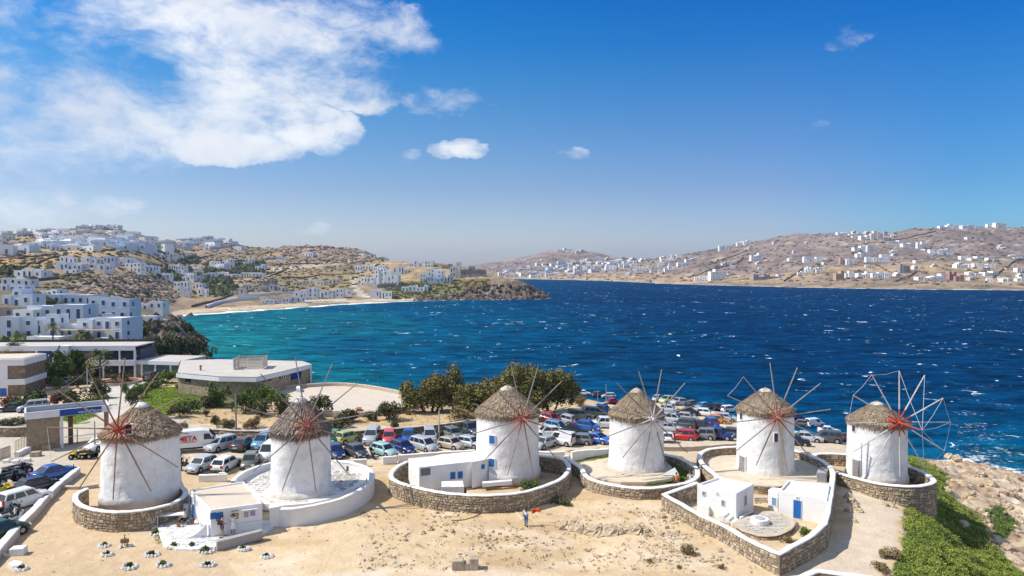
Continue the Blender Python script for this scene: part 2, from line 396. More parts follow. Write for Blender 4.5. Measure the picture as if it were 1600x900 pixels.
def G(px, py, dmin=30.0, dmax=3500.0):
    """where the line of sight through a pixel meets the ground"""
    x, y, w = ray(px, py)
    ds = np.exp(np.arange(math.log(dmin), math.log(dmax), .0015))
    k = ds / y
    zr = CZ + w * k
    zt = np.maximum(Hn(x * k, ds), 0.0)
    hit = np.nonzero(zr <= zt)[0]
    if len(hit) == 0:
        gap = zr - zt; i = int(np.argmin(np.where(ds > 200, gap, 1e9)))
    else: i = hit[0]
    return Vector((x * k[i], ds[i], float(zt[i])))
# ---------------------------------------------------------------- materials
_mats = {}
def M(name, col=(.5, .5, .5), rough=.8, spec=.3, var=0.0, vscale=3.0, bump=0.0, bscale=20.0, metal=0.0, trans=0.0, stain=None, coat=0.0, emit=None, detail=4):
    if name in _mats: return _mats[name]
    m = bpy.data.materials.new(name); m.use_nodes = True
    t = NT(m.node_tree); t.n.clear()
    p = t.node('ShaderNodeBsdfPrincipled', {'Roughness': rough, 'Specular IOR Level': spec, 'Metallic': metal})
    tc = t.node('ShaderNodeTexCoord').outputs['Object']
    c = col
    if var > 0 or stain:
        n = t.noise(tc, vscale, detail, .6)
        lo = tuple(max(0, x * (1 - var)) for x in col); hi = tuple(min(1, x * (1 + var)) for x in col)
        c = t.ramp(n, [(0.32, lo), (0.68, hi)])
        if stain:                                   # (colour, scale, amount)
            sm = t.node('ShaderNodeMapping', {'Vector': tc, 'Scale': (1, 1, .35)}).outputs[0]
            n2 = t.noise(sm, stain[1], 5, .65)
            c = t.mix(t.math('MULTIPLY', t.math('SUBTRACT', n2, .52, clamp=True), stain[2] * 6, clamp=True), c, stain[0])
        t.l.new(c, p.inputs['Base Color'])
    else:
        p.inputs['Base Color'].default_value = (*col, 1)
    if bump > 0:
        nb = t.noise(tc, bscale, 4, .6)
        b = t.node('ShaderNodeBump', {'Strength': bump, 'Distance': .06, 'Height': nb})
        t.l.new(b.outputs[0], p.inputs['Normal'])
    if coat: p.inputs['Coat Weight'].default_value = coat; p.inputs['Coat Roughness'].default_value = .08
    t.node('ShaderNodeOutputMaterial', {'Surface': p.outputs[0]})
    _mats[name] = m
    return m


def mat_attr(name, dots=None, fine=1.2, bump=.5, bscale=6.0, rough=.95, amt=.35, bd=.15):
    """ground whose own colour is stored per vertex, broken up by grain; dots = (colour, scale, cover)"""
    m = bpy.data.materials.new(name); m.use_nodes = True
    t = NT(m.node_tree); t.n.clear()
    a = t.node('ShaderNodeAttribute', attribute_name='albedo').outputs['Color']
    tc = t.node('ShaderNodeTexCoord').outputs['Object']
    n = t.noise(tc, fine, 6, .65); n2 = t.noise(tc, fine * .13, 4, .6); n3 = t.noise(tc, fine * 9, 3, .7)
    k = t.math('ADD', t.math('MULTIPLY', t.math('SUBTRACT', n, .5), amt * 2.6), 1.0)
    k = t.math('ADD', k, t.math('MULTIPLY', t.math('SUBTRACT', n2, .5), amt * 1.6))
    k = t.math('ADD', k, t.math('MULTIPLY', t.math('SUBTRACT', n3, .5), amt * 1.5))
    kc = t.node('ShaderNodeCombineXYZ', {0: k, 1: t.math('POWER', k, 1.06), 2: t.math('POWER', k, 1.22)}).outputs[0]
    c = t.mix(1.0, a, kc, 'MULTIPLY')
    if dots:
        for (dc, ds, cov) in dots:
            nd = t.noise(tc, ds, 3, .7)
            mk = t.node('ShaderNodeMapRange', {0: nd, 1: cov, 2: cov + .05}).outputs[0]
            c = t.mix(mk, c, dc)
    nb = t.noise(tc, bscale, 6, .68)
    b = t.node('ShaderNodeBump', {'Strength': bump, 'Distance': bd, 'Height': nb})
    p = t.node('ShaderNodeBsdfPrincipled', {'Base Color': c, 'Roughness': rough, 'Specular IOR Level': .15, 'Normal': b.outputs[0]})
    t.node('ShaderNodeOutputMaterial', {'Surface': p.outputs[0]})
    return m


def mat_sea():
    m = bpy.data.materials.new('sea_water'); m.use_nodes = True
    t = NT(m.node_tree); t.n.clear()
    a = t.node('ShaderNodeAttribute', attribute_name='albedo').outputs['Color']
    at = t.node('ShaderNodeAttribute', attribute_name='albedo').outputs['Alpha']
    tc = t.node('ShaderNodeTexCoord').outputs['Object']
    mp = t.node('ShaderNodeMapping', {'Vector': tc, 'Scale': (.45, 1.0, 1.0), 'Rotation': (0, 0, R(8))}).outputs[0]
    # wind-driven chop: ridges a few metres apart, ripples on them
    w1 = t.noise(mp, .16, 3, .6, distortion=.4); w2 = t.noise(mp, .55, 4, .65); w3 = t.noise(mp, 2.2, 3, .6)
    h = t.math('ADD', t.math('MULTIPLY', w1, 1.0), t.math('MULTIPLY', w2, .45))
    h = t.math('ADD', h, t.math('MULTIPLY', w3, .14))
    b = t.node('ShaderNodeBump', {'Strength': 1.0, 'Distance': 1.5, 'Height': h})
    # chop shading put into the colour: darker troughs, paler backs; larger gust patches
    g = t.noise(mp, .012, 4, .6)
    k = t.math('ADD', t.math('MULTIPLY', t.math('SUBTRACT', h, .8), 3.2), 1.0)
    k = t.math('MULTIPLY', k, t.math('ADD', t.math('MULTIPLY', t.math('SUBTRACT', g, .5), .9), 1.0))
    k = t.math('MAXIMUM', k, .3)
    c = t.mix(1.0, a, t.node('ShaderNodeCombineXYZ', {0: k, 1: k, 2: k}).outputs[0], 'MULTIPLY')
    # whitecaps: short broken crests, thicker where the swell bunches up
    fm = t.node('ShaderNodeMapping', {'Vector': tc, 'Scale': (.9, 1.0, 1.0), 'Rotation': (0, 0, R(4))}).outputs[0]
    f1 = t.noise(fm, .19, 4, .62, distortion=.9); f2 = t.noise(fm, .017, 4, .65); f3 = t.noise(fm, .9, 4, .7)
    fo = t.math('ADD', f1, t.math('MULTIPLY', t.math('SUBTRACT', f2, .5), .34))
    fo = t.math('ADD', fo, t.math('MULTIPLY', t.math('SUBTRACT', f3, .5), .15))
    cap = t.node('ShaderNodeMapRange', {0: fo, 1: .682, 2: .712}).outputs[0]
    haze = t.node('ShaderNodeMapRange', {0: fo, 1: .58, 2: .68, 3: 0.0, 4: .22}).outputs[0]   # aerated water round the crests
    sh = t.node('ShaderNodeMapRange', {0: t.math('ADD', at, t.math('MULTIPLY', t.math('SUBTRACT', f3, .5), 1.3)), 1: .62, 2: .85}).outputs[0]  # surf along the shore
    c = t.mix(haze, c, (.02, .20, .30))
    white = t.math('MAXIMUM', cap, sh)
    c = t.mix(white, c, (.82, .86, .88))
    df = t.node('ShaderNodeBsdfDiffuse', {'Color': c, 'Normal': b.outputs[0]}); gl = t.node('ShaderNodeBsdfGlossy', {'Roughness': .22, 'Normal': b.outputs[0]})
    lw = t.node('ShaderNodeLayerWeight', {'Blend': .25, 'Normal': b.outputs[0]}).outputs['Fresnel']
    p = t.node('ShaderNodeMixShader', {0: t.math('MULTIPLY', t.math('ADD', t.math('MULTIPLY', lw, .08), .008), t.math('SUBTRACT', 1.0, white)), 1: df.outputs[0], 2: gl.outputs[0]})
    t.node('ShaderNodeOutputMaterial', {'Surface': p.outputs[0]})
    return m


WHITE = M('limewash', (.76, .745, .715), .85, .2, .05, 1.4, .35, 3.5, stain=((.60, .57, .52), 1.1, .10))
WHITE2 = M('limewash_walls', (.75, .74, .715), .85, .2, .05, 1.0, .4, 5.0, stain=((.50, .47, .42), .9, .16))
FARWHITE = M('far_limewash', (.82, .80, .76), .9, .15, .05, .2)
FARSHADE = M('far_window', (.06, .075, .10), .6, .3)
FARGREY = M('far_stone', (.36, .31, .26), .9, .2, .2, .3)
ROOFTAN = M('roof_screed', (.60, .51, .40), .9, .2, .06, .8, .2, 6)
ROOFGREY = M('pale_roof', (.50, .455, .40), .9, .2, .08, .5, .1, 6, stain=((.42, .40, .37), .5, .14))
BLUE = M('blue_paint', (.015, .12, .38), .5, .4, .06, 8)
DBLUE = M('navy_blind', (.01, .03, .17), .6, .3, .1, 3)
GLASS = M('dark_glass', (.025, .032, .04), .08, .6)
REDW = M('red_painted_wood', (.36, .055, .03), .6, .3, .15, 4)
WOOD = M('weathered_wood', (.28, .20, .135), .8, .2, .2, 3, .2, 8)
WOODG = M('grey_weathered_wood', (.26, .23, .21), .8, .2, .2, 3, .2, 8)
DARKW = M('dark_wood', (.09, .06, .045), .8, .2, .2, 3)
PALEW = M('pale_pole', (.55, .50, .45), .7, .2, .1, 3)
ROPE = M('white_rope', (.62, .60, .56), .9, .1)
MORTAR = M('wall_core', (.20, .16, .115), .95, .1, .2, 3)
STONEC = [M('field_stone_a', (.40, .31, .20), .9, .15, .22, 2.5, .4, 6), M('field_stone_b', (.30, .23, .155), .9, .15, .2, 2.5, .4, 6), M('field_stone_c', (.46, .38, .27), .9, .15, .18, 2.5, .4, 6), M('field_stone_d', (.25, .20, .15), .9, .15, .2, 2.5, .4, 6)]
ROCKM = M('pale_rock', (.47, .37, .25), .9, .15, .25, 1.2, .7, 3.5, stain=((.26, .19, .12), 1.5, .3))
ROCKG = M('grey_rock', (.27, .22, .18), .9, .15, .3, .6, .6, 2.5)
METAL = M('grey_metal', (.40, .40, .40), .4, .5, metal=.6)
BLACKM = M('black_metal', (.03, .03, .032), .5, .4)
RUBBER = M('rubber', (.018, .018, .019), .8, .2)
SEAM = mat_sea()


def mat_tower(name, rust=0.0):
    m = bpy.data.materials.new(name); m.use_nodes = True
    t = NT(m.node_tree); t.n.clear()
    tc = t.node('ShaderNodeTexCoord').outputs['Object']
    z = t.node('ShaderNodeSeparateXYZ', {0: tc}).outputs[2]
    pt = t.noise(tc, .9, 5, .6); st = t.noise(t.node('ShaderNodeMapping', {'Vector': tc, 'Scale': (1, 1, .16)}).outputs[0], 2.4, 5, .7)
    c = t.ramp(pt, [(.36, (.66, .645, .615)), (.5, (.76, .745, .715)), (.66, (.80, .79, .77))])
    sk = t.math('MULTIPLY', t.math('SUBTRACT', st, .56, clamp=True), 3.2, clamp=True)
    c = t.mix(sk, c, (.52, .46, .38))
    gr = t.math('MULTIPLY', t.math('SUBTRACT', 1.0, t.math('ADD', t.math('MULTIPLY', z, 1.1), t.math('MULTIPLY', t.math('SUBTRACT', pt, .5), 2.2)), clamp=True), .55)
    c = t.mix(gr, c, (.46, .37, .27))
    if rust:
        x = t.node('ShaderNodeSeparateXYZ', {0: tc}).outputs[0]
        band = t.math('SUBTRACT', 1.0, t.math('ABSOLUTE', t.math('MULTIPLY', t.math('SUBTRACT', x, .75), 1.9)), clamp=True)
        c = t.mix(t.math('MULTIPLY', t.math('MULTIPLY', band, st, clamp=True), rust, clamp=True), c, (.50, .38, .20))
    h = t.math('ADD', t.math('MULTIPLY', t.noise(tc, 1.3, 3, .5), 1.0), t.math('MULTIPLY', t.noise(tc, 6.0, 4, .6), .22))
    b = t.node('ShaderNodeBump', {'Strength': .75, 'Distance': .16, 'Height': h})
    p = t.node('ShaderNodeBsdfPrincipled', {'Base Color': c, 'Roughness': .88, 'Specular IOR Level': .15, 'Normal': b.outputs[0]})
    t.node('ShaderNodeOutputMaterial', {'Surface': p.outputs[0]})
    return m
TOWER = mat_tower('tower_limewash'); TOWER_RUST = mat_tower('tower_limewash_rusty', 1.3)


def inpoly(px, py, poly):
    res = np.zeros(px.shape, bool); n = len(poly); j = n - 1
    for i in range(n):
        xi, yi = poly[i]; xj, yj = poly[j]
        c = ((yi > py) != (yj > py)) & (px < (xj - xi) * (py - yi) / ((yj - yi) if yj != yi else 1e-9) + xi)
        res ^= c; j = i
    return res


def grid_mesh(name, xs, ys, zs, colr, mat, keep=None):
    """xs, ys, zs: 2-D arrays"""
    r, c = xs.shape
    v = np.stack([xs, ys, zs], -1).reshape(-1, 3)
    idx = np.arange(r * c).reshape(r, c)
    q = np.stack([idx[:-1, :-1], idx[:-1, 1:], idx[1:, 1:], idx[1:, :-1]], -1).reshape(-1, 4)
    if keep is not None:
        k = keep.reshape(-1)[q].any(1); q = q[k]
    used = np.unique(q); remap = np.full(r * c, -1); remap[used] = np.arange(len(used)); q = remap[q]; v = v[used]; colr = colr.reshape(-1, 4)[used]
    me = bpy.data.meshes.new(name)
    me.vertices.add(len(v)); me.vertices.foreach_set('co', v.ravel().astype(np.float32))
    me.loops.add(q.size); me.loops.foreach_set('vertex_index', q.ravel().astype(np.int32))
    me.polygons.add(len(q)); me.polygons.foreach_set('loop_start', np.arange(0, q.size, 4, dtype=np.int32)); me.polygons.foreach_set('loop_total', np.full(len(q), 4, dtype=np.int32))
    me.polygons.foreach_set('use_smooth', np.ones(len(q), bool))
    ca = me.color_attributes.new('albedo', 'FLOAT_COLOR', 'POINT')
    ca.data.foreach_set('color', colr.ravel().astype(np.float32))
    me.materials.append(mat); me.update(); me.validate()
    o = bpy.data.objects.new(name, me); COL.objects.link(o)
    return o


def lerp(c, col, m):
    m = m[..., None]; return c * (1 - m) + np.array(col)[None, None, :] * m


# ---- albedo of the ground, zone by zone (lawn, path, tarmac, scrub, rock, beach ...); outlines measured in the photograph
SAND = (.60, .452, .275)
Z_NEAR = [
    # (outline, colour, ragged edge)
    ([(-2000, 705), (120, 650), (160, 640), (310, 655), (310, 668), (300, 690), (265, 800), (-2000, 1500)], (.50, .43, .34), 2),   # road and square, left
    ([(-2000, 640), (130, 640), (120, 660), (-2000, 690)], (.55, .49, .40), 0),
    ([(128, 704), (118, 736), (89, 760), (55, 795), (22, 829), (0, 853), (-400, 1200), (700, 1800), (330, 800), (300, 716), (165, 700)], (.55, .405, .25), 3),
    ([(300, 665), (720, 668), (950, 640), (1330, 690), (1330, 720), (880, 712), (600, 722), (300, 745)], (.55, .45, .33), 3),     # car park
    ([(150, 600), (205, 590), (262, 596), (215, 640), (190, 660), (160, 650), (150, 625)], (.55, .50, .43), 0),                 # drive
    ([(216, 624), (236, 609), (262, 605), (330, 607), (328, 615), (302, 626), (276, 640), (264, 650), (240, 646)], (.20, .25, .03), 1),             # lawn
    ([(75, 652), (95, 632), (140, 634), (152, 650), (120, 662)], (.13, .18, .03), 4),
    ([(280, 640), (320, 628), (420, 636), (720, 640), (720, 668), (300, 664)], (.50, .36, .20), 4),                             # scrub strip
    ([(270, 595), (480, 600), (430, 612), (360, 640), (262, 640), (280, 622)], (.13, .13, .05), 6),
    ([(890, 704), (950, 701), (1062, 714), (1090, 735), (1060, 760), (960, 758), (915, 744), (888, 714)], (.12, .14, .035), 3),  # grass round the mill
    ([(905, 722), (940, 716), (1000, 716), (1050, 736), (1040, 747), (960, 748), (915, 738)], (.60, .50, .38), 3),
    ([(1300, 745), (1335, 745), (1410, 790), (1400, 850), (1370, 905), (1210, 905), (1340, 830)], (.60, .49, .36), 6),
]
GREEN_SLOPE = [(1415, 712), (1440, 716), (1478, 740), (1482, 775), (1500, 790), (1535, 810), (1550, 850), (1580, 880), (1610, 905), (1610, 1100), (1390, 1100), (1396, 885), (1408, 862), (1418, 840), (1412, 815), (1416, 785), (1430, 775), (1462, 785), (1462, 750), (1440, 735), (1418, 728)]
GREEN_PATCH = [(1540, 798), (1562, 793), (1595, 822), (1570, 842), (1555, 832)]


def near_colour(x, y, z):
    px, py = proj(x, y, z)
    c = np.ones(x.shape + (3,)) * np.array(SAND)[None, None, :]
    n = fbm(x / 3.3, y / 3.3, 4); n2 = fbm(x / 14 + 5, y / 14, 3)
    c = lerp(c, (.46, .315, .165), sstep(.48, .66, n2) * .5)
    c = lerp(c, (.64, .51, .37), sstep(.52, .68, n) * .6)
    n3 = fbm(x / 11 + 3, y / 2.6 + x / 30, 4)
    c = lerp(c, (.44, .30, .16), sstep(.54, .66, n3) * .55); c = lerp(c, (.68, .56, .42), sstep(.56, .70, fbm(x / 16, y / 3.4 + 20 - x / 20, 4)) * .6)
    jx = (fbm(x / 1.7, y / 1.7, 3) - .5); jy = (fbm(x / 1.7 + 40, y / 1.7 + 9, 3) - .5)
    for poly, col, rag in Z_NEAR:
        c = lerp(c, col, inpoly(px + jx * rag * 6, py + jy * rag * 4, poly).astype(float))
    # coast rock on the right
    rk = sstep(1440, 1480, px + jx * 90) * (y < 140)
    c = lerp(c, (.52, .40, .27), rk); c = lerp(c, (.62, .51, .38), rk * sstep(.5, .66, n)); c = lerp(c, (.33, .22, .13), rk * sstep(.56, .7, fbm(x / 2.1 + 8, y / 1.1, 4)))
    for g in (GREEN_SLOPE, GREEN_PATCH):
        c = lerp(c, (.07, .10, .02), inpoly(px + jx * 14, py + jy * 10, g).astype(float))
    wet = 1 - sstep(.1, 1.0, z)
    c = lerp(c, (.20, .16, .11), wet * .8)
    # cliff faces behind the plateau
    cl = (y > 104) * (1 - sstep(4.5, 8.0, z))
    return np.concatenate([c, np.ones(x.shape + (1,))], -1)


def hill_colour(x, y, z):
    px, py = proj(x, y, z)
    n = fbm(x / 60, y / 60, 4); n2 = fbm(x / 22 + 7, y / 30, 3)
    c = np.ones(x.shape + (3,)) * np.array((.34, .245, .165))[None, None, :]
    c = lerp(c, (.47, .33, .17), sstep(.45, .62, n) * .75)                       # straw grass
    c = lerp(c, (.16, .135, .085), sstep(.52, .70, n2) * .7)                      # phrygana scrub
    gold = inpoly(px, py, [(-300, 405), (0, 405), (70, 400), (100, 404), (60, 420), (20, 430), (-300, 430)])
    c = lerp(c, (.45, .28, .10), gold.astype(float) * .9)
    olive = inpoly(px, py, [(430, 425), (545, 420), (560, 450), (440, 452)])
    c = lerp(c, (.25, .20, .085), olive.astype(float) * .6)
    town = inpoly(px, py, [(-400, 440), (120, 440), (200, 470), (262, 500), (232, 560), (-400, 600)])
    c = lerp(c, (.20, .17, .11), town.astype(float) * .7)
    # dry-stone field walls drawn as dark contour lines on the far slopes
    band = np.abs(((z + (n - .5) * 16) / 6.5) % 1.0 - .5)
    c = lerp(c, (.15, .12, .09), (band < .06) * (y > 550) * .55)
    roads = [[(420, 420), (560, 405), (590, 396), (592, 399), (562, 409), (424, 424)], [(548, 432), (556, 432), (560, 450), (575, 462), (612, 468), (600, 470), (560, 463), (550, 449)], [(560, 400), (558, 410), (566, 404)],
             [(130, 397), (140, 408), (138, 412), (126, 399)], [(28, 379), (42, 393), (52, 398), (36, 395)], [(205, 497), (245, 500), (262, 496), (262, 503), (235, 512), (195, 541), (182, 548), (172, 546), (205, 520)]]
    for p in roads: c = lerp(c, (.50, .43, .33), inpoly(px, py, p).astype(float))
    # headland green top, dark cliff
    hd = inpoly(px, py, [(600, 440), (650, 438), (760, 436), (770, 445), (740, 452), (700, 462), (660, 464), (600, 468)])
    c = lerp(c, (.16, .17, .05), hd.astype(float) * .8)
    c = lerp(c, (.26, .14, .05), hd * sstep(.5, .62, n2) * .6)
    cf = inpoly(px, py, [(650, 466), (700, 455), (760, 440), (820, 436), (860, 472), (640, 474)])
    c = lerp(c, (.19, .145, .10), cf * (1 - hd) * .9)
    c = lerp(c, (.33, .25, .17), cf * (1 - hd) * sstep(.5, .6, fbm(x / 9, y / 9, 3)) * .9)
    # wet sand and beach
    beach = (px > 255) & (px < 652) & (z < 2.0) & (y > 440)
    c = lerp(c, (.60, .47, .31), beach.astype(float))
    c = lerp(c, (.40, .31, .20), (beach & (z < .45)).astype(float))
    bl = (px > 236) & (px < 345) & (y < 345) & (y > 165)
    c = lerp(c, (.23, .165, .10), bl.astype(float) * .8)
    c = lerp(c, (.12, .13, .05), bl * sstep(.45, .6, n2) * .7)
    gr = (y < 260) & (px > 330)
    c = lerp(c, (.22, .18, .10), gr.astype(float) * .7)
    return np.concatenate([c, np.ones(x.shape + (1,))], -1)


def far_colour(x, y, z):
    px, py = proj(x, y, z)
    n = fbm(x / 150, y / 190, 4); n2 = fbm(x / 50 + 7, y / 80, 3)
    c = np.ones(x.shape + (3,)) * np.array((.265, .20, .165))[None, None, :]
    c = lerp(c, (.36, .275, .205), sstep(.45, .6, n) * .6)
    c = lerp(c, (.19, .15, .13), sstep(.54, .68, n2) * .6)
    c = lerp(c, (.46, .31, .17), (1 - sstep(8, 26, z)) * .8)
    c = lerp(c, (.42, .35, .27), (1 - sstep(1.5, 5, z)) * .9)
    band = np.abs(((z + (n - .5) * 40) / 13) % 1.0 - .5)
    c = lerp(c, (.12, .09, .075), (band < .05) * .5)
    trk = np.abs(((z * 1.0 + (n2 - .5) * 30 + x * .02) / 44) % 1.0 - .5)
    c = lerp(c, (.50, .41, .31), (trk < .018) * .8)
    return np.concatenate([c, np.ones(x.shape + (1,))], -1)


def build_ground():
    sx = np.concatenate([np.arange(-1500, -120, 30.), np.arange(-120, 1730, 5.), np.arange(1730, 3101, 30.)])
    def rng(ds):
        d, s = np.meshgrid(ds, sx, indexing='ij'); x = (s - 800) / F * d
        return x, d, Hn(x, d)
    d1 = np.concatenate([np.arange(5, 44, 2.), np.arange(44, 120, .4), np.arange(120, 151, 1.)])
    x, y, z = rng(d1)
    grain = mat_attr('dry_earth', [((.33, .25, .16), 1.9, .655), ((.70, .60, .46), 3.4, .69), ((.16, .14, .05), .8, .755)], fine=.8, bump=.7, bscale=2.6, amt=.22, bd=.14)
    grid_mesh('ground', x, y, z, near_colour(x, y, z), grain, keep=z > -3.5)['kind'] = 'structure'
    d2 = np.concatenate([[150.], 150 * 1.0075 ** np.arange(1, 300)]); d2 = d2[d2 < 1390]
    d2 = np.append(d2, 1400.)
    x, y, z = rng(d2)
    hm = mat_attr('dry_hillside', [((.085, .08, .04), .13, .62), ((.10, .085, .05), .45, .66), ((.42, .35, .27), .33, .70)], fine=.06, bump=1.0, bscale=.25, amt=.5, bd=2.5)
    grid_mesh('hillside', x, y, z, hill_colour(x, y, z), hm, keep=z > -3.5)['kind'] = 'structure'
    d3 = 1400 * 1.008 ** np.arange(0, 135)
    x, y, z = rng(d3)
    fm = mat_attr('distant_hill', [((.10, .085, .06), .05, .60), ((.40, .34, .28), .10, .70)], fine=.022, bump=1.0, bscale=.08, amt=.55, bd=7)
    grid_mesh('distant_hills', x, y, z, far_colour(x, y, z), fm, keep=z > -3.5)['kind'] = 'structure'
    d4 = 950 * 1.007 ** np.arange(0, 60)
    # sea
    sx2 = np.concatenate([np.arange(-1500, -120, 40.), np.arange(-120, 1730, 6.), np.arange(1730, 3101, 40.)])
    d5 = np.concatenate([np.arange(40, 95, 6.), np.arange(95, 330, 1.1), 330 * 1.006 ** np.arange(0, 240), [1500, 1900, 2300, 2700, 3200]])
    d, s = np.meshgrid(d5, sx2, indexing='ij'); x = (s - 800) / F * d; y = d
    amp = .55 * sstep(95, 130, y)
    zz = ((fbm(x / 15 + 1, y / 6.5, 3) - .5) * 1.3 + (fbm(x / 5, y / 2.4 + 3, 3) - .5) * .5) * amp
    bed = Hn(x, y)
    px, py = proj(x, y, np.zeros_like(x))
    # depth of water, from the measured tints: turquoise over sand on the left, navy on the open right
    jj = (fbm(x / 60, y / 60, 4) - .5)
    T1 = np.interp(px + jj * 160, [250, 330, 470, 620, 760, 900, 1100, 1400], [1.0, .95, .78, .56, .36, .20, .08, .0])
    T2 = np.interp(py + jj * 30, [437, 455, 480, 500, 540, 600, 640, 700, 740], [-.05, -.15, .0, .05, .05, .15, .30, .50, .75])
    sh = np.clip(T1 + T2 * np.interp(px, [300, 700, 1000, 1600], [.8, .8, .75, .75]), 0, 1)
    blot = fbm(x / 34 + 11, y / 60, 4)
    c = np.ones(x.shape + (3,)) * np.array((.0001, .027, .088))[None, None, :]
    c = lerp(c, (.0002, .062, .140), sstep(.05, .5, sh)); c = lerp(c, (.002, .115, .158), sstep(.45, .85, sh + (blot - .5) * .7)); c = lerp(c, (.01, .21, .20), sstep(.8, 1.1, sh + (blot - .5) * .5) * .6)
    c = lerp(c, (.003, .06, .13), sstep(.56, .68, blot) * .55 * (sh > .4))
    # surf where the sea floor comes up to the surface
    dist = sstep(-2.6, -.2, bed)
    surf = dist * np.interp(y, [90, 130, 200, 400, 1000, 1800], [.78, .8, .95, 1.1, 1.0, .6])
    surf = surf + (fbm(x / 7, y / 5, 3) - .5) * .5 * (dist > 0)
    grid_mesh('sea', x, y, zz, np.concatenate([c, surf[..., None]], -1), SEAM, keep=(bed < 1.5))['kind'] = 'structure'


build_ground()


def build_haze():
    m = bpy.data.materials.new('haze'); m.use_nodes = True
    t = NT(m.node_tree); t.n.clear()
    v = t.node('ShaderNodeVolumePrincipled', {'Color': (.36, .62, 1.0, 1), 'Density': HAZE, 'Anisotropy': .25})
    t.node('ShaderNodeOutputMaterial', {'Volume': v.outputs[0]})
    o = MB().box(-9500, 9500, -200, 6900, -8.5, 190).obj('haze', m, kind='stuff')
    o.display_type = 'WIRE'
HAZE = 0.00007
build_haze()
# ---------------------------------------------------------------- walls that follow a line
def spline(pts, step=.45, closed=False):
    pts = [Vector(p) for p in pts]; n = len(pts); out = []
    rng = range(n) if closed else range(n - 1)
    for i in rng:
        p1, p2 = pts[i], pts[(i + 1) % n]
        p0 = pts[i - 1] if (closed or i > 0) else p1 * 2 - p2
        p3 = pts[(i + 2) % n] if (closed or i + 2 < n) else p2 * 2 - p1
        k = max(1, int((p2 - p1).length / step))
        for j in range(k):
            t = j / k
            out.append(.5 * ((2 * p1) + (p2 - p0) * t + (2 * p0 - 5 * p1 + 4 * p2 - p3) * t * t + (3 * p1 - p0 - 3 * p2 + p3) * t ** 3))
    if not closed: out.append(pts[-1])
    return out


def straight(pts, step=.6):
    out = []
    for a, b in zip(pts, pts[1:]):
        a, b = Vector(a), Vector(b); k = max(1, int((b - a).length / step))
        out += [a.lerp(b, j / k) for j in range(k)]
    return out + [Vector(pts[-1])]


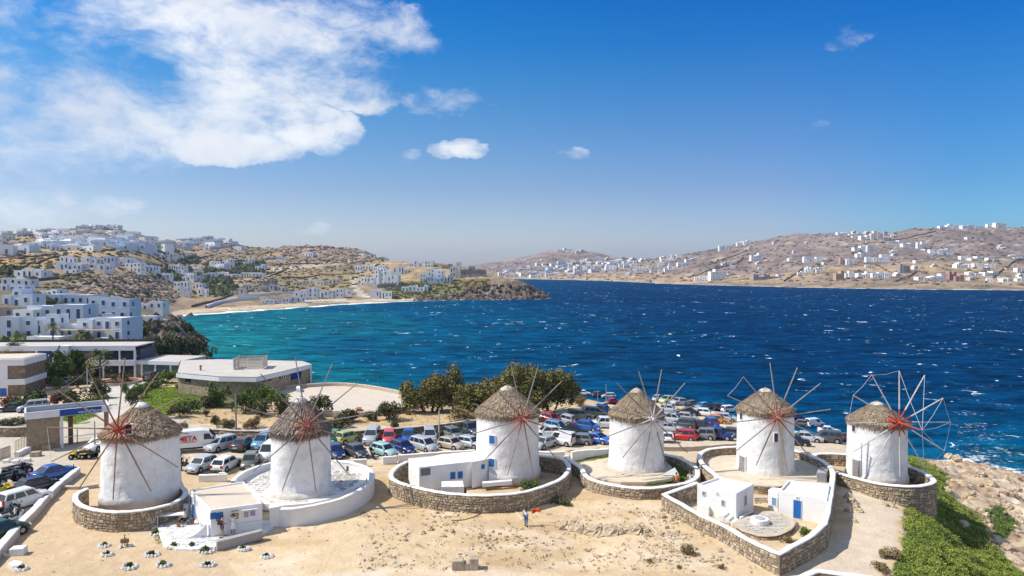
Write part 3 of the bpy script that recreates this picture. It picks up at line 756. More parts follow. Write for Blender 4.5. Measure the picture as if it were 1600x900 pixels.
def wall(pts, th=.40, label='', cat='wall', group=None, painted=False, closed=False, smooth=True, name='terrace_wall', cope=.09, cw=None, zb=None, stones=True, copemat=None, seed=0, facemat=None, sides=(1, -1), mult=1.0):
    """pts: world points of the wall's top centre line"""
    rnd = random.Random(seed)
    path = spline(pts, closed=closed) if smooth else straight(pts)
    n = len(path); org = Vector((path[0].x, path[0].y, H(path[0].x, path[0].y)))
    root = empty(name, org, 0, label, cat, group)
    nor = []
    for i in range(n):
        a = path[(i - 1) % n] if (closed or i > 0) else path[i]
        b = path[(i + 1) % n] if (closed or i < n - 1) else path[i]
        d = (b - a); d.z = 0; d.normalize(); nor.append(Vector((d.y, -d.x, 0)))
    gz = Hn(np.array([p.x for p in path]), np.array([p.y for p in path]))
    bot = [(zb if zb is not None else float(gz[i])) - .5 for i in range(n)]
    cw = (th + .06) if cw is None else cw
    idx = list(range(n)) + ([0] if closed else [])
    core = MB()
    face = facemat or (WHITE2 if painted else MORTAR)
    for i, j in zip(idx, idx[1:]):
        for s in (1, -1):
            a, b = path[i] + nor[i] * s * th / 2, path[j] + nor[j] * s * th / 2
            q = [(a.x, a.y, bot[i]), (b.x, b.y, bot[j]), (b.x, b.y, b.z - cope * .5), (a.x, a.y, a.z - cope * .5)]
            if s < 0: q.reverse()
            core.add([Vector(p) - org for p in q], [(0, 1, 2, 3)])
    if not closed:
        for i in (0, n - 1):
            a, b = path[i] + nor[i] * th / 2, path[i] - nor[i] * th / 2
            core.add([Vector(p) - org for p in ((a.x, a.y, bot[i]), (b.x, b.y, bot[i]), (b.x, b.y, path[i].z - .03), (a.x, a.y, path[i].z - .03))], [(0, 1, 2, 3)])
    core.smooth = False
    core.obj('wall_core', face, root)
    # rounded coping
    cp = MB(); cp.smooth = True
    prof = [(-.5, -1), (-.5, -.15), (-.38, .2), (-.15, .38), (.15, .38), (.38, .2), (.5, -.15), (.5, -1)]
    m = len(prof); vs = []
    for i in idx:
        k = 1 + (rnd.random() - .5) * .16; dz = (rnd.random() - .5) * .05
        for (u, w) in prof:
            p = path[i] + nor[i] * u * cw * k
            vs.append((p.x - org.x, p.y - org.y, p.z - org.z + w * cope + dz))
    fs = [(a * m + b, (a + 1) * m + b, (a + 1) * m + b + 1, a * m + b + 1) for a in range(len(idx) - 1) for b in range(m - 1)]
    cp.add(vs, fs)
    if not closed: cp.add(vs[:m], [tuple(range(m))]); cp.add(vs[-m:], [tuple(range(m - 1, -1, -1))])
    cp.obj('coping', copemat or WHITE, root)
    if stones and not painted:
        st = MB(); L = [0.0]
        for i, j in zip(idx, idx[1:]): L.append(L[-1] + (path[j] - path[i]).xy.length)
        tot = L[-1]
        def at(s):
            k = min(max(0, int(np.searchsorted(L, s)) - 1), len(idx) - 2)
            f = (s - L[k]) / max(1e-6, L[k + 1] - L[k]); i, j = idx[k], idx[k + 1]
            return path[i].lerp(path[j], f), nor[i].lerp(nor[j], f), bot[i] * (1 - f) + bot[j] * f
        for sd in sides:
            z0 = min(bot) + .3; ztop = max(p.z for p in path)
            z = z0
            while z < ztop - .1:
                h = rnd.uniform(.15, .30) * mult; s = rnd.uniform(0, .2)
                while s < tot:
                    w = rnd.uniform(.2, .52) * mult
                    p, nn, bz = at(min(s + w / 2, tot)); 
                    if z + h * .5 > bz + .2 and z + h < p.z - cope * .3:
                        p1, n1, _ = at(s + .02); p2, n2, _ = at(min(s + w - .02, tot))
                        e = rnd.uniform(.02, .085); z1 = z + .02 + rnd.uniform(-.06, .04); z2 = z + h - .02 + rnd.uniform(-.07, .05)
                        o1, o2 = p1 + n1 * sd * (th / 2 - .01), p2 + n2 * sd * (th / 2 - .01); f1, f2 = p1 + n1 * sd * (th / 2 + e), p2 + n2 * sd * (th / 2 + e * rnd.uniform(.5, 1.1))
                        ix = (o2 - o1) * .14; iz = h * .16
                        V = [(o1.x, o1.y, z1), (o2.x, o2.y, z1), (o2.x, o2.y, z2), (o1.x, o1.y, z2)]
                        W = [(f1.x + ix.x, f1.y + ix.y, z1 + iz * rnd.uniform(.3, 1.5)), (f2.x - ix.x, f2.y - ix.y, z1 + iz * rnd.uniform(.3, 1.5)), (f2.x - ix.x, f2.y - ix.y, z2 - iz * rnd.uniform(.3, 1.5)), (f1.x + ix.x, f1.y + ix.y, z2 - iz * rnd.uniform(.3, 1.5))]
                        st.mi = rnd.choice((0, 0, 1, 1, 2, 2, 3))
                        vv = [Vector(q) - org for q in V + W]
                        ff = [(4, 5, 6, 7), (0, 1, 5, 4), (1, 2, 6, 5), (2, 3, 7, 6), (3, 0, 4, 7)]
                        if sd < 0: ff = [tuple(reversed(f)) for f in ff]
                        st.add(vv, ff)
                    s += w
                z += h
        st.obj('stones', STONEC, root, kind='stuff')
    return root


def PW(lst, z=None):
    return [P(a[0], a[1], a[2] if len(a) > 2 else z) for a in lst]


# ---------------------------------------------------------------- windmills
THATCH = [M('thatch_straw', (.31, .235, .16), .95, .1, .25, 2.0), M('thatch_dark', (.20, .145, .10), .95, .1, .25, 2.0), M('thatch_pale', (.41, .32, .22), .95, .1, .2, 2.0)]
THATCH2 = [M('old_thatch', (.25, .205, .17), .95, .1, .25, 2.0), M('old_thatch_dark', (.12, .09, .075), .95, .1, .25, 2.0), M('old_thatch_pale', (.33, .27, .21), .95, .1, .2, 2.0)]


def windmill(cx, yb, z0, wpx, yeave, ytip, hub, rs, phase, label, spoke_mat, hub_mat, cap, seed, thatch=THATCH, windows=(), ropes=None, sprit=1.5, shag=.6, doors=(), stain=False, capx=0.0, skirt=.06, tilt=5):
    rnd = random.Random(seed)
    pf = P(cx, yb, z0); df = pf.y
    r = wpx / 2 / F * df; r = wpx / 2 / F * (df + r); c = Vector((D(cx, yb, df + r).x, df + r, z0))
    zt = D(cx, yeave, df).z; ztip = D(cx, ytip, c.y).z
    root = empty('windmill', c, 0, label, 'windmill', 'windmills in the row above the bay')
    hh = zt - z0
    rt = r * .965
    tw = MB(); tw.smooth = True
    prof = [(r * 1.03 + skirt, -.6), (r * 1.03 + skirt, .10), (r * 1.02 + skirt * .3, .34), (r * 1.0, .5)]
    for i in range(1, 9): prof.append((r + (rt - r) * i / 8, .5 + (hh - .12 - .5) * i / 8))
    tw.lathe(prof, 56, wob=.006, seed=seed)
    twm = TOWER_RUST if stain else TOWER
    tw.obj('tower', twm, root)
    # ---- thatched cone
    re = rt * 1.065; ze = hh - .22; za = ztip - z0 - .1; ck = .17
    cone = MB(); cone.smooth = True
    def slope(t):                                   # t 0 at the eave, 1 at the apex
        return re * (1 - t) ** .93 + .02, ze + (za - ze) * t
    cone.lathe([(re * .90, ze - .06)] + [slope(t / 8) for t in range(0, 8)] + [(.12, za)], 40, wob=.03, seed=seed)
    rf = cone.obj('thatched_roof', thatch[1], root)
    st = MB()
    for i in range(3600):
        t = 1 - math.sqrt(rnd.random()) * .985; t = min(t, .93)
        th = rnd.uniform(0, 2 * math.pi); ln = rnd.uniform(.35, .95) * shag * 1.3
        r1, z1 = slope(min(.97, t + ln / 5)); r2, z2 = slope(max(0, t))
        lift = rnd.uniform(.02, .13) * (.6 + shag)
        dr = rnd.uniform(-.035, .035) * 2
        w = rnd.uniform(.02, .05) * (1.2 if t < .5 else .8)
        a = Vector((math.cos(th), math.sin(th), 0)); tt = Vector((-a.y, a.x, 0))
        p1 = a * (r1 + .02) + Vector((0, 0, z1)); p2 = a * (r2 + lift) + tt * dr * r2 * .5 + Vector((0, 0, z2 + lift * .3))
        st.mi = rnd.choice((0, 0, 2, 1, 0, 2))
        st.add([p1 - tt * w * .5, p1 + tt * w * .5, p2 + tt * w, p2 - tt * w], [(0, 1, 2, 3)])
    for i in range(1500):                           # ragged fringe hanging at the eave
        th = rnd.uniform(0, 2 * math.pi); a = Vector((math.cos(th), math.sin(th), 0)); tt = Vector((-a.y, a.x, 0))
        ln = rnd.uniform(.12, .42) * (.6 + shag) * (1.0 + .6 * max(0, math.sin(th * 5 + seed)) * rnd.random())
        w = rnd.uniform(.018, .04); p1 = a * (re + rnd.uniform(-.12, .06)) + Vector((0, 0, ze + rnd.uniform(.0, .16))); p2 = p1 + Vector((0, 0, -ln)) + a * rnd.uniform(-.10, .08) + tt * rnd.uniform(-.12, .12)
        st.mi = rnd.choice((0, 1, 2, 1, 0))
        st.add([p1 - tt * w, p1 + tt * w, p2 + tt * w * .4, p2 - tt * w * .4], [(0, 1, 2, 3)])
    st.obj('straw', thatch, rf, kind='stuff')
    cp = MB(); cp.smooth = True
    cp.lathe([(slope(1 - ck)[0] + .07, slope(1 - ck)[1] - .03), (slope(1 - ck)[0] + .07, slope(1 - ck)[1] + .06), (slope(1 - ck * .5)[0] + .07, slope(1 - ck * .5)[1] + .04), (.16, za - .05), (.03, za + .01)], 20, wob=.08, seed=seed + 3)
    cp.obj('roof_cap', cap, rf)
    # ---- windshaft and sail frame
    L = r + .95
    hx = D(hub[0], hub[1], c.y - L * .93)
    yaw = math.asin(max(-.75, min(.75, (hx.x - c.x) / L)))
    ax = Vector((math.sin(yaw), -math.cos(yaw), 0))
    hp = D(hub[0], hub[1], c.y + ax.y * L); hz = hp.z - z0
    tl = R(tilt)
    axis = (ax * math.cos(tl) + Vector((0, 0, math.sin(tl)))).normalized()
    side = Vector((ax.y, -ax.x, 0)) * -1            # screen right when facing the sails
    if side.x < 0: side = -side
    upv = axis.cross(side); upv = -upv if upv.z < 0 else upv
    hc = Vector((ax.x * L, ax.y * L, hz))
    sh = MB(); sh.tube(hc - axis * (L * .8), hc + axis * .25, .17, .15, 10)
    sh.obj('windshaft', hub_mat, root)
    hb = MB(); hb.tube(hc - axis * .16, hc + axis * .16, .30, .30, 12); hb.tube(hc + axis * .16, hc + axis * .34, .2, .13, 10)
    hb.obj('hub', hub_mat, root)
    if sprit:
        sp = MB(); sp.tube(hc + axis * .3, hc + axis * sprit, .10, .05, 8); sp.obj('bowsprit', hub_mat, root)
    tips = []
    for k in range(12):
        a = R(phase + 30 * k) + rnd.uniform(-.03, .03)
        dv = side * math.cos(a) + upv * math.sin(a)
        ln = rs * rnd.uniform(.96, 1.03); o = axis * (.1 if k % 2 else -.1)
        m = MB(); m.mi = 1
        m.tube(hc + o, hc + o + dv * ln * .29, .075, .06, 7)
        m.mi = 0
        bend = axis * rnd.uniform(-.12, .05) + Vector((0, 0, -.06 * abs(math.cos(a))))
        q1 = hc + o + dv * ln * .26; q2 = hc + o + dv * ln * .66 + bend * .5; q3 = hc + o + dv * ln + bend
        m.tube(q1, q2, .07, .06, 6); m.tube(q2, q3, .06, .048, 6)
        tips.append(q3)
        m.obj('sail_pole', [spoke_mat, hub_mat], root)
    if ropes:
        for (i, j) in ropes:
            m = MB(); a = tips[i % 12]; b = (hc + axis * sprit) if j is None else tips[j % 12]
            mid = (a + b) / 2 + Vector((0, 0, -.15)); m.tube(a, mid, .016, .016, 4); m.tube(mid, b, .016, .016, 4)
            m.obj('rope', ROPE, root)
    # ---- openings on the tower, found by where they show
    for (px, py, w, h, mat, fr) in windows:
        d = c.y - r * .9; x = D(px, py, d).x - c.x; s = max(-.97, min(.97, x / (r * .985))); th = math.asin(s)
        d = c.y - r * math.cos(th); z = D(px, py, d).z - z0
        t_ = min(1, max(0, z / hh)); rr = r + (rt - r) * t_
        m = MB(); m.box(-w / 2 - .07, w / 2 + .07, -.07, .14, -h / 2 - .07, h / 2 + .07)
        o = m.obj('window', fr, root, loc=(rr * math.sin(th), -rr * math.cos(th), z), rz=th)
        MB().box(-w / 2, w / 2, -.085, -.04, -h / 2, h / 2).obj('pane', mat, o)
    for (deg, w, h, mat) in doors:
        th = R(deg)
        m = MB(); m.box(-w / 2 - .1, w / 2 + .1, -.10, .2, 0, h + .1)
        o = m.obj('door', WHITE, root, loc=(r * math.sin(th), -r * math.cos(th), .12), rz=th)
        MB().box(-w / 2, w / 2, -.12, -.05, .02, h).obj('door_leaf', mat, o)
    return root, c, r


PINK = M('faded_red_paint', (.34, .12, .08), .7, .2, .2, 4)
MILLS = []
MILLS.append(windmill(222, 787, 10.6, 114, 684, 625, (187, 671), 5.95, -3, 'largest windmill, with smooth straw thatch and a bright red hub, leftmost of the row', WOOD, REDW, WHITE, 1, shag=.5, ropes=[(4, 5), (6, 7), (3, 4)], windows=[(203, 671, .5, .8, GLASS, WHITE)], sprit=.9))
MILLS.append(windmill(471, 779, 9.9, 92, 678, 617, (479, 664), 6.1, 7, 'windmill with dark shaggy thatch behind the shop with the tan roof', WOODG, PINK, WHITE, 2, thatch=THATCH2, shag=.85, sprit=1.3, skirt=.28))
MILLS.append(windmill(793, 750, 9.7, 100, 650, 600, (817, 655), 5.6, 10, 'windmill with two small blue windows joined to the long white house', WOODG, PINK, M('mottled_cap', (.58, .52, .45), .9, .1, .35, 3), 3, shag=.6, windows=[(769, 687, .62, .8, BLUE, WHITE), (769, 723, .62, .8, BLUE, WHITE)]))
MILLS.append(windmill(994, 742, 9.65, 86, 653, 604, (1020, 655), 5.25, 15, 'windmill with pale unpainted hub standing in a ring of grass', WOODG, PALEW, M('straw_cap', (.46, .38, .29), .9, .1, .3, 3), 4, shag=.6, sprit=0, skirt=.05))
MILLS.append(windmill(1195, 748, 9.75, 87, 645, 604, (1213, 652), 5.35, 8, 'windmill with rust streaked wall and a narrow dark slit window', WOODG, PINK, M('mottled_cap', (.58, .52, .45)), 5, shag=.55, ropes=[(4, 5)], windows=[(1211, 684, .34, .85, GLASS, WHITE), (1156, 649, .4, .8, GLASS, WHITE)], stain=True, doors=[(-68, .8, 1.7, WOODG)]))
MILLS.append(windmill(1369, 755, 9.7, 87, 664, 625, (1402, 660), 5.25, 0, 'rightmost windmill, its red sail frame strung with white ropes', PALEW, M('bright_red_wood', (.40, .055, .03), .6, .3, .12, 4), M('mottled_cap', (.58, .52, .45)), 6, shag=.55, sprit=3.7, tilt=1,
                 ropes=[(i, i + 1) for i in (0, 3, 4, 5, 10, 11)] + [(i, None) for i in (0, 1, 2, 3, 10, 11)], windows=[(1331, 668, .4, .8, GLASS, WHITE)], doors=[(-66, .85, 1.75, WOODG)]))

# ---------------------------------------------------------------- ring walls round the mills
wall(PW([(136, 763), (121, 770), (118, 780), (128, 789), (152, 796), (190, 799), (232, 795), (268, 786), (287, 775), (290, 766), (284, 761)], 10.9), .38, 'pale rubble stone ring wall with white rim round the leftmost windmill', seed=1)
wall(PW([(425, 722, 10.4), (395, 731, 10.5), (372, 743, 10.6), (364, 752, 10.6)]), .4, 'short curved white wall between the parked cars and the shop roof', painted=True)
wall(PW([(424, 793), (455, 794), (490, 789), (525, 781), (556, 768), (576, 754), (582, 742), (573, 730), (552, 723), (522, 719)], 10.7), .4, 'smooth white ring wall around the paved yard of the second windmill', painted=True)
wall(PW([(742, 706), (700, 710), (660, 716), (634, 722), (617, 732), (611, 742), (617, 750), (640, 758), (680, 767), (725, 772), (767, 773), (812, 769), (850, 759), (877, 747), (888, 734), (887, 724), (875, 715), (842, 711)], 10.72), .4, 'long brown stone ring wall with white rim around the house with blue windows', seed=2)
wall(PW([(950, 701, 9.95), (915, 703, 9.95), (893, 706, 9.95)]), .35, 'straight low white wall between the grass strip and parked cars', painted=True)
wall(PW([(885, 712, 10.25), (893, 720, 10.25), (908, 731, 10.3), (916, 743, 10.4), (936, 752, 10.4), (975, 760, 10.4), (1012, 762, 10.4), (1050, 758, 10.4), (1080, 751, 10.4), (1090, 741, 10.4), (1086, 729, 10.4), (1064, 716, 10.4), (1037, 709, 10.4)]), .45, 'low stone wall with white rim enclosing the grassy windmill yard', seed=3)
wall(PW([(1151, 697, 10.9), (1115, 700, 10.8), (1097, 706, 10.8), (1093, 716, 10.8), (1103, 729, 10.8), (1117, 740, 10.8), (1123, 748, 11.0)]), .45, 'curving stone wall with white rim left of the rust streaked windmill', seed=4)
wall(PW([(1240, 703, 10.8), (1262, 709, 10.8), (1283, 718, 10.85), (1297, 728, 10.95), (1302, 738, 11.1), (1300, 756, 11.3), (1297, 776, 11.4), (1293, 800, 11.3), (1288, 818, 11.2), (1268, 836, 11.1), (1244, 849, 11.0), (1217, 864, 10.9), (1178, 847, 10.8), (1133, 821, 10.8), (1095, 804, 10.7), (1067, 788, 10.7), (1038, 772, 10.7), (1066, 762, 10.8), (1089, 754, 10.9)]), .42, 'long pointed stone wall with white rim enclosing the two white huts', seed=5, smooth=False)
wall(PW([(1325, 709, 10.5), (1289, 708, 10.5), (1272, 711, 10.5), (1284, 724, 10.5), (1304, 736, 10.5), (1334, 745, 10.5), (1369, 754, 10.5), (1412, 759, 10.5), (1441, 758, 10.5), (1459, 752, 10.5), (1452, 743, 10.5), (1434, 733, 10.5), (1414, 727, 10.5)]), .45, 'stone wall with white rim around the rightmost windmill', seed=7)
wall(PW([(1240, 906, 10.0), (1262, 896, 10.05), (1278, 891, 10.1), (1300, 894, 10.1), (1345, 899, 10.1), (1380, 906, 10.1)]), .45, 'low wall with white rim at the bottom edge right of centre', seed=8)
# car park walls
wall(PW([(302, 671), (340, 670), (369, 672), (425, 673), (480, 677), (550, 673), (640, 667), (690, 662), (742, 656)], 10.55) + PW([(842, 651, 9.6), (880, 644, 9.4), (920, 636, 9.3), (948, 628, 9.0)]), .45, 'dark stone retaining wall along the back of the car park', seed=9, cope=.08, copemat=M('dusty_coping', (.50, .42, .32), .9, .15, .15, 2), facemat=M('dark_wall', (.13, .105, .08), .95, .1, .2, 2))
wall(PW([(1037, 697), (1075, 697), (1110, 695), (1150, 692)], 9.9), .45, 'low dusty wall between the parked cars and the path', painted=True, facemat=M('tan_render', (.47, .38, .28), .9, .15, .1, 2), copemat=M('tan_coping', (.56, .47, .36), .9, .15, .1, 2))
for i, (pts, lb) in enumerate([([(311, 742), (340, 741), (355, 740)], 'low white block wall in front of the silver hatchback'), ([(342, 739), (352, 738)], 'short white block left of the curved white wall'), ([(553, 718), (573, 717)], 'low pale kerb in front of the scooter'), ([(598, 714), (620, 712)], 'low white kerb in front of the mint green car'), ([(622, 711), (690, 706), (742, 703)], 'long low white kerb along the back of the long white house'), ([(842, 705), (862, 706), (882, 705)], 'low tan kerb in front of the white van')]):
    wall(PW(pts, 9.9 if i != 1 else 10.0), .35, lb, painted=True, smooth=False, name='kerb_wall', cope=.07)
# road edge wall, lower left
wall(PW([(121, 731), (105, 744), (89, 757), (68, 778), (55, 793), (35, 812), (22, 827), (0, 852), (-25, 880)], 9.95), .55, 'long low white wall running diagonally beside the parked cars', painted=True, facemat=M('stained_white', (.55, .50, .44), .9, .2, .15, 2, stain=((.3, .26, .2), 1.5, .3)))
wall(PW([(82, 757), (100, 759), (130, 759), (154, 756)], 9.6), .3, 'low dusty kerb left of the large windmill', painted=True, name='kerb_wall', facemat=M('tan_render'), copemat=M('tan_coping'))
# round terrace by the sea
wall(PW([(640, 632, 9.9), (618, 638, 9.85), (580, 643, 9.8), (530, 644, 9.8), (490, 640, 9.8)]), .4, 'front edge wall of the round seaside terrace', painted=True, facemat=M('tan_render'), copemat=M('tan_coping'))
wall(PW([(424, 615), (428, 609), (445, 603), (480, 600), (520, 598), (560, 600), (600, 606), (627, 612), (632, 617)], 10.0), .5, 'curved pale wall along the sea side of the round terrace', seed=12, copemat=M('dusty_coping'), facemat=M('tan_render'), stones=False)
wall(PW([(0, 667), (20, 667), (42, 666)], 10.6), .5, 'tan stone wall left of the gatehouse', seed=13, copemat=M('dusty_coping'))
# ---------------------------------------------------------------- small buildings beside the mills
def on_plane(px, py, p0, p1):
    """point where a line of sight meets the upright plane through p0 and p1"""
    rx, ry, rw = ray(px, py); d = Vector(p1) - Vector(p0); n = Vector((d.y, -d.x, 0))
    k = (n.x * p0[0] + n.y * p0[1]) / (n.x * rx + n.y * ry)
    return Vector((rx * k, ry * k, CZ + rw * k))


def hut(name, label, top, zt, zb, cat='house', group=None, roof=None, rim=.16, wallm=None, parapet=.14, rimm=None, facemats=None):
    """top: roof corners as pixels, seen at height zt (front left, front right, back right, back left)"""
    pts = [P(a, b, zt) for a, b in top]
    org = Vector((sum(p.x for p in pts) / len(pts), sum(p.y for p in pts) / len(pts), zb))
    root = empty(name, org, 0, label, cat, group)
    n = len(pts); w = MB()
    loc = [Vector((p.x - org.x, p.y - org.y, 0)) for p in pts]
    cen = Vector((0, 0, 0)); h = zt - zb
    ins = [l + (cen - l).normalized() * rim * 1.4 for l in loc]
    o = lambda l, z: (l.x, l.y, z)
    for i in range(n):
        j = (i + 1) % n
        w.add([o(loc[i], -.5), o(loc[j], -.5), o(loc[j], h), o(loc[i], h)], [(0, 1, 2, 3)])
        w.add([o(loc[i], h), o(loc[j], h), o(ins[j], h), o(ins[i], h)], [(0, 1, 2, 3)])
        w.add([o(ins[i], h), o(ins[j], h), o(ins[j], h - parapet - .05), o(ins[i], h - parapet - .05)], [(0, 1, 2, 3)])
    wo = w.obj('walls', wallm or WHITE2, root)
    bpy_weld(wo); bevel(wo, .07, 3, 50)
    MB().add([o(l, h - parapet) for l in ins], [tuple(range(n))]).obj('roof', roof or ROOFTAN, root)
    root['_p'] = 0; del root['_p']
    return root, pts, org


def bpy_weld(o):
    import bmesh
    bm = bmesh.new(); bm.from_mesh(o.data); bmesh.ops.remove_doubles(bm, verts=bm.verts, dist=.001); bmesh.ops.recalc_face_normals(bm, faces=bm.faces); bm.to_mesh(o.data); bm.free()


def win(root, org, p0, p1, px, py, w, h, mat, frame=None, name='window', out=.05, fw=.06, sill=False):
    c = on_plane(px, py, p0, p1); d = (Vector(p1) - Vector(p0)); rz = math.atan2(d.y, d.x)
    l = c - org
    m = MB()
    for a in ((-w / 2 - fw, -w / 2, -h / 2 - fw, h / 2 + fw), (w / 2, w / 2 + fw, -h / 2 - fw, h / 2 + fw), (-w / 2, w / 2, h / 2, h / 2 + fw), (-w / 2, w / 2, -h / 2 - fw, -h / 2)):
        m.box(a[0], a[1], -out, .05, a[2], a[3])
    o = m.obj(name, frame or WHITE, root, loc=l, rz=rz)
    MB().box(-w / 2, w / 2, -.012, .03, -h / 2, h / 2).obj('pane' if name == 'window' else 'panel', mat, o)
    if sill: MB().box(-w / 2 - .1, w / 2 + .1, -.14, 0, -h / 2 - fw - .07, -h / 2 - fw).obj('sill', frame or WHITE, o)
    return o


def slab(name, label, pix, z, th, mat, cat, kind=None, bev=0.0):
    pts = [P(a, b, z) for a, b in pix]; n = len(pts)
    org = Vector((sum(p.x for p in pts) / n, sum(p.y for p in pts) / n, z))
    m = MB(); T = [tuple(Vector((p.x, p.y, z)) - org) for p in pts]; B = [(a[0], a[1], -th) for a in T]
    m.add(T + B, [tuple(range(n))] + [(i, (i + 1) % n, n + (i + 1) % n, n + i) for i in range(n)])
    o = m.obj(name, mat, label=label, cat=cat, loc=org, kind=kind)
    bpy_weld(o)
    if bev: bevel(o, bev, 2, 50)
    return o, pts, org


def pip(x, y, poly):
    c = False; j = len(poly) - 1
    for i in range(len(poly)):
        xi, yi = poly[i][0], poly[i][1]; xj, yj = poly[j][0], poly[j][1]
        if (yi > y) != (yj > y) and x < (xj - xi) * (y - yi) / (yj - yi) + xi: c = not c
        j = i
    return c


def crazy(root, org, poly, cell, mat_list, z, seed, holes=(), single=False, gap=.1, limit=290):
    """irregular flagstones clipped to an outline; one object each when single"""
    rnd = random.Random(seed); xs = [p[0] for p in poly]; ys = [p[1] for p in poly]
    nx = int((max(xs) - min(xs)) / cell) + 2; ny = int((max(ys) - min(ys)) / cell) + 2
    g = {}
    for i in range(nx + 1):
        for j in range(ny + 1):
            g[i, j] = (min(xs) + (i + (j % 2) * .5 + rnd.uniform(-.3, .3)) * cell, min(ys) + (j + rnd.uniform(-.3, .3)) * cell)
    allm = MB(); k = 0
    for i in range(nx):
        for j in range(ny):
            q = [g[i, j], g[i + 1, j], g[i + 1, j + 1], g[i, j + 1]]
            cx = sum(a[0] for a in q) / 4; cy = sum(a[1] for a in q) / 4
            if not pip(cx, cy, poly) or any((cx - hx) ** 2 + (cy - hy) ** 2 < hr * hr for hx, hy, hr in holes): continue
            if not all(pip(a[0], a[1], poly) for a in q): continue
            f = 1 - gap * rnd.uniform(.8, 1.6) / cell
            t = z + rnd.uniform(.01, .035)
            tv = [(cx + (a[0] - cx) * f - org.x, cy + (a[1] - cy) * f - org.y, t - org.z) for a in q]
            bv = [(v[0], v[1], v[2] - .06) for v in tv]
            m = MB() if single and k < limit else allm
            m.mi = rnd.randrange(len(mat_list))
            m.add(tv + bv, [(0, 1, 2, 3), (0, 4, 5, 1), (1, 5, 6, 2), (2, 6, 7, 3), (3, 7, 4, 0)])
            if m is not allm:
                mm = mat_list[m.mi]; m.m = [0] * len(m.m); m.obj('flagstone', mm, root)
            k += 1
    if allm.f: allm.obj('flagstones', mat_list, root, kind='stuff')


PAVE = [M('pale_flag_a', (.44, .41, .36), .9, .15, .12, 3), M('pale_flag_b', (.37, .34, .29), .9, .15, .12, 3), M('pale_flag_c', (.50, .47, .42), .9, .15, .12, 3)]
PAVEW = [M('white_flag_a', (.60, .585, .56), .9, .15, .08, 3), M('white_flag_b', (.52, .50, .47), .9, .15, .1, 3)]

# --- shop with the tan roof
sh, sp, so_ = hut('shop', 'low white shop with tan flat roof and pictures on its front wall', [(329, 797), (410, 786), (381, 752), (297, 765)], 11.6, 9.25, 'shop', parapet=.12)
FLc, FRc, BRc, BLc = sp
for (px, py, w, h, nm) in [(333, 806, .42, .5, 'blue_board'), (343, 807, .5, .66, 'blue_board')]:
    win(sh, so_, FLc, FRc, px, py, w, h, BLUE, BLUE, nm, out=.04, fw=.01)
PICM = [M('olive_print', (.30, .27, .08), .6, .2, .5, 6), M('pink_print', (.45, .28, .30), .6, .2, .5, 7), M('mauve_print', (.30, .27, .42), .6, .2, .5, 7)]
win(sh, so_, FLc, FRc, 369, 806, .40, .5, PICM[0], WHITE, 'picture', fw=.07)
win(sh, so_, FLc, FRc, 384.5, 803.5, .36, .46, PICM[1], WHITE, 'picture', fw=.05)
win(sh, so_, FLc, FRc, 395, 801.5, .38, .46, PICM[2], WHITE, 'picture', fw=.05)
c = on_plane(390, 795.5, FLc, FRc) - so_; d = FRc - FLc
MB().box(-.62, .62, -.22, 0, -.03, .04).obj('shelf', WHITE, sh, loc=c, rz=math.atan2(d.y, d.x))
c = on_plane(388, 817, FLc, FRc) - so_
MB().box(-1.3, 1.3, -.16, 0, -.04, .04).obj('ledge', WHITE2, sh, loc=c, rz=math.atan2(d.y, d.x))
c = on_plane(368, 798, FLc, FRc) - so_      # small lettering above the framed print
m = MB(); rnd = random.Random(4); x = -.3
for i in range(9):
    w = rnd.uniform(.03, .06); m.box(x, x + .02, -.02, 0, -.04, .04); m.box(x, x + w, -.02, 0, rnd.choice((-.04, 0, .02)), rnd.choice((-.02, .04))) ; x += w + .02
m.obj('lettering', BLACKM, sh, loc=c, rz=math.atan2(d.y, d.x))
# left wall: blue door, blue shutters, blue flower emblem
win(sh, so_, BLc, FLc, 299, 782, .8, .8, BLUE, WHITE, 'window', fw=.05)
win(sh, so_, BLc, FLc, 302, 800, .9, 1.4, BLUE, WHITE, 'door', fw=.06)
def flower(root, l, rz, r):
    m = MB()
    for k in range(6):
        a = k * math.pi / 3
        m.box(-.02 * r * 4, .02 * r * 4, -.03, 0, r * .25, r, 0) if False else None
        p = (math.cos(a), math.sin(a)); q = (-p[1], p[0])
        v = [(p[0] * r * .25, -.02, p[1] * r * .25), (p[0] * r * .7 + q[0] * r * .2, -.02, p[1] * r * .7 + q[1] * r * .2), (p[0] * r, -.02, p[1] * r), (p[0] * r * .7 - q[0] * r * .2, -.02, p[1] * r * .7 - q[1] * r * .2)]
        m.add(v, [(0, 1, 2, 3)])
    m.obj('flower_emblem', BLUE, root, loc=l, rz=rz)
dl = FLc - BLc; rzl = math.atan2(dl.y, dl.x)
flower(sh, on_plane(308, 786, BLc, FLc) - so_ + Vector((-.02, -.02, 0)), rzl, .28)
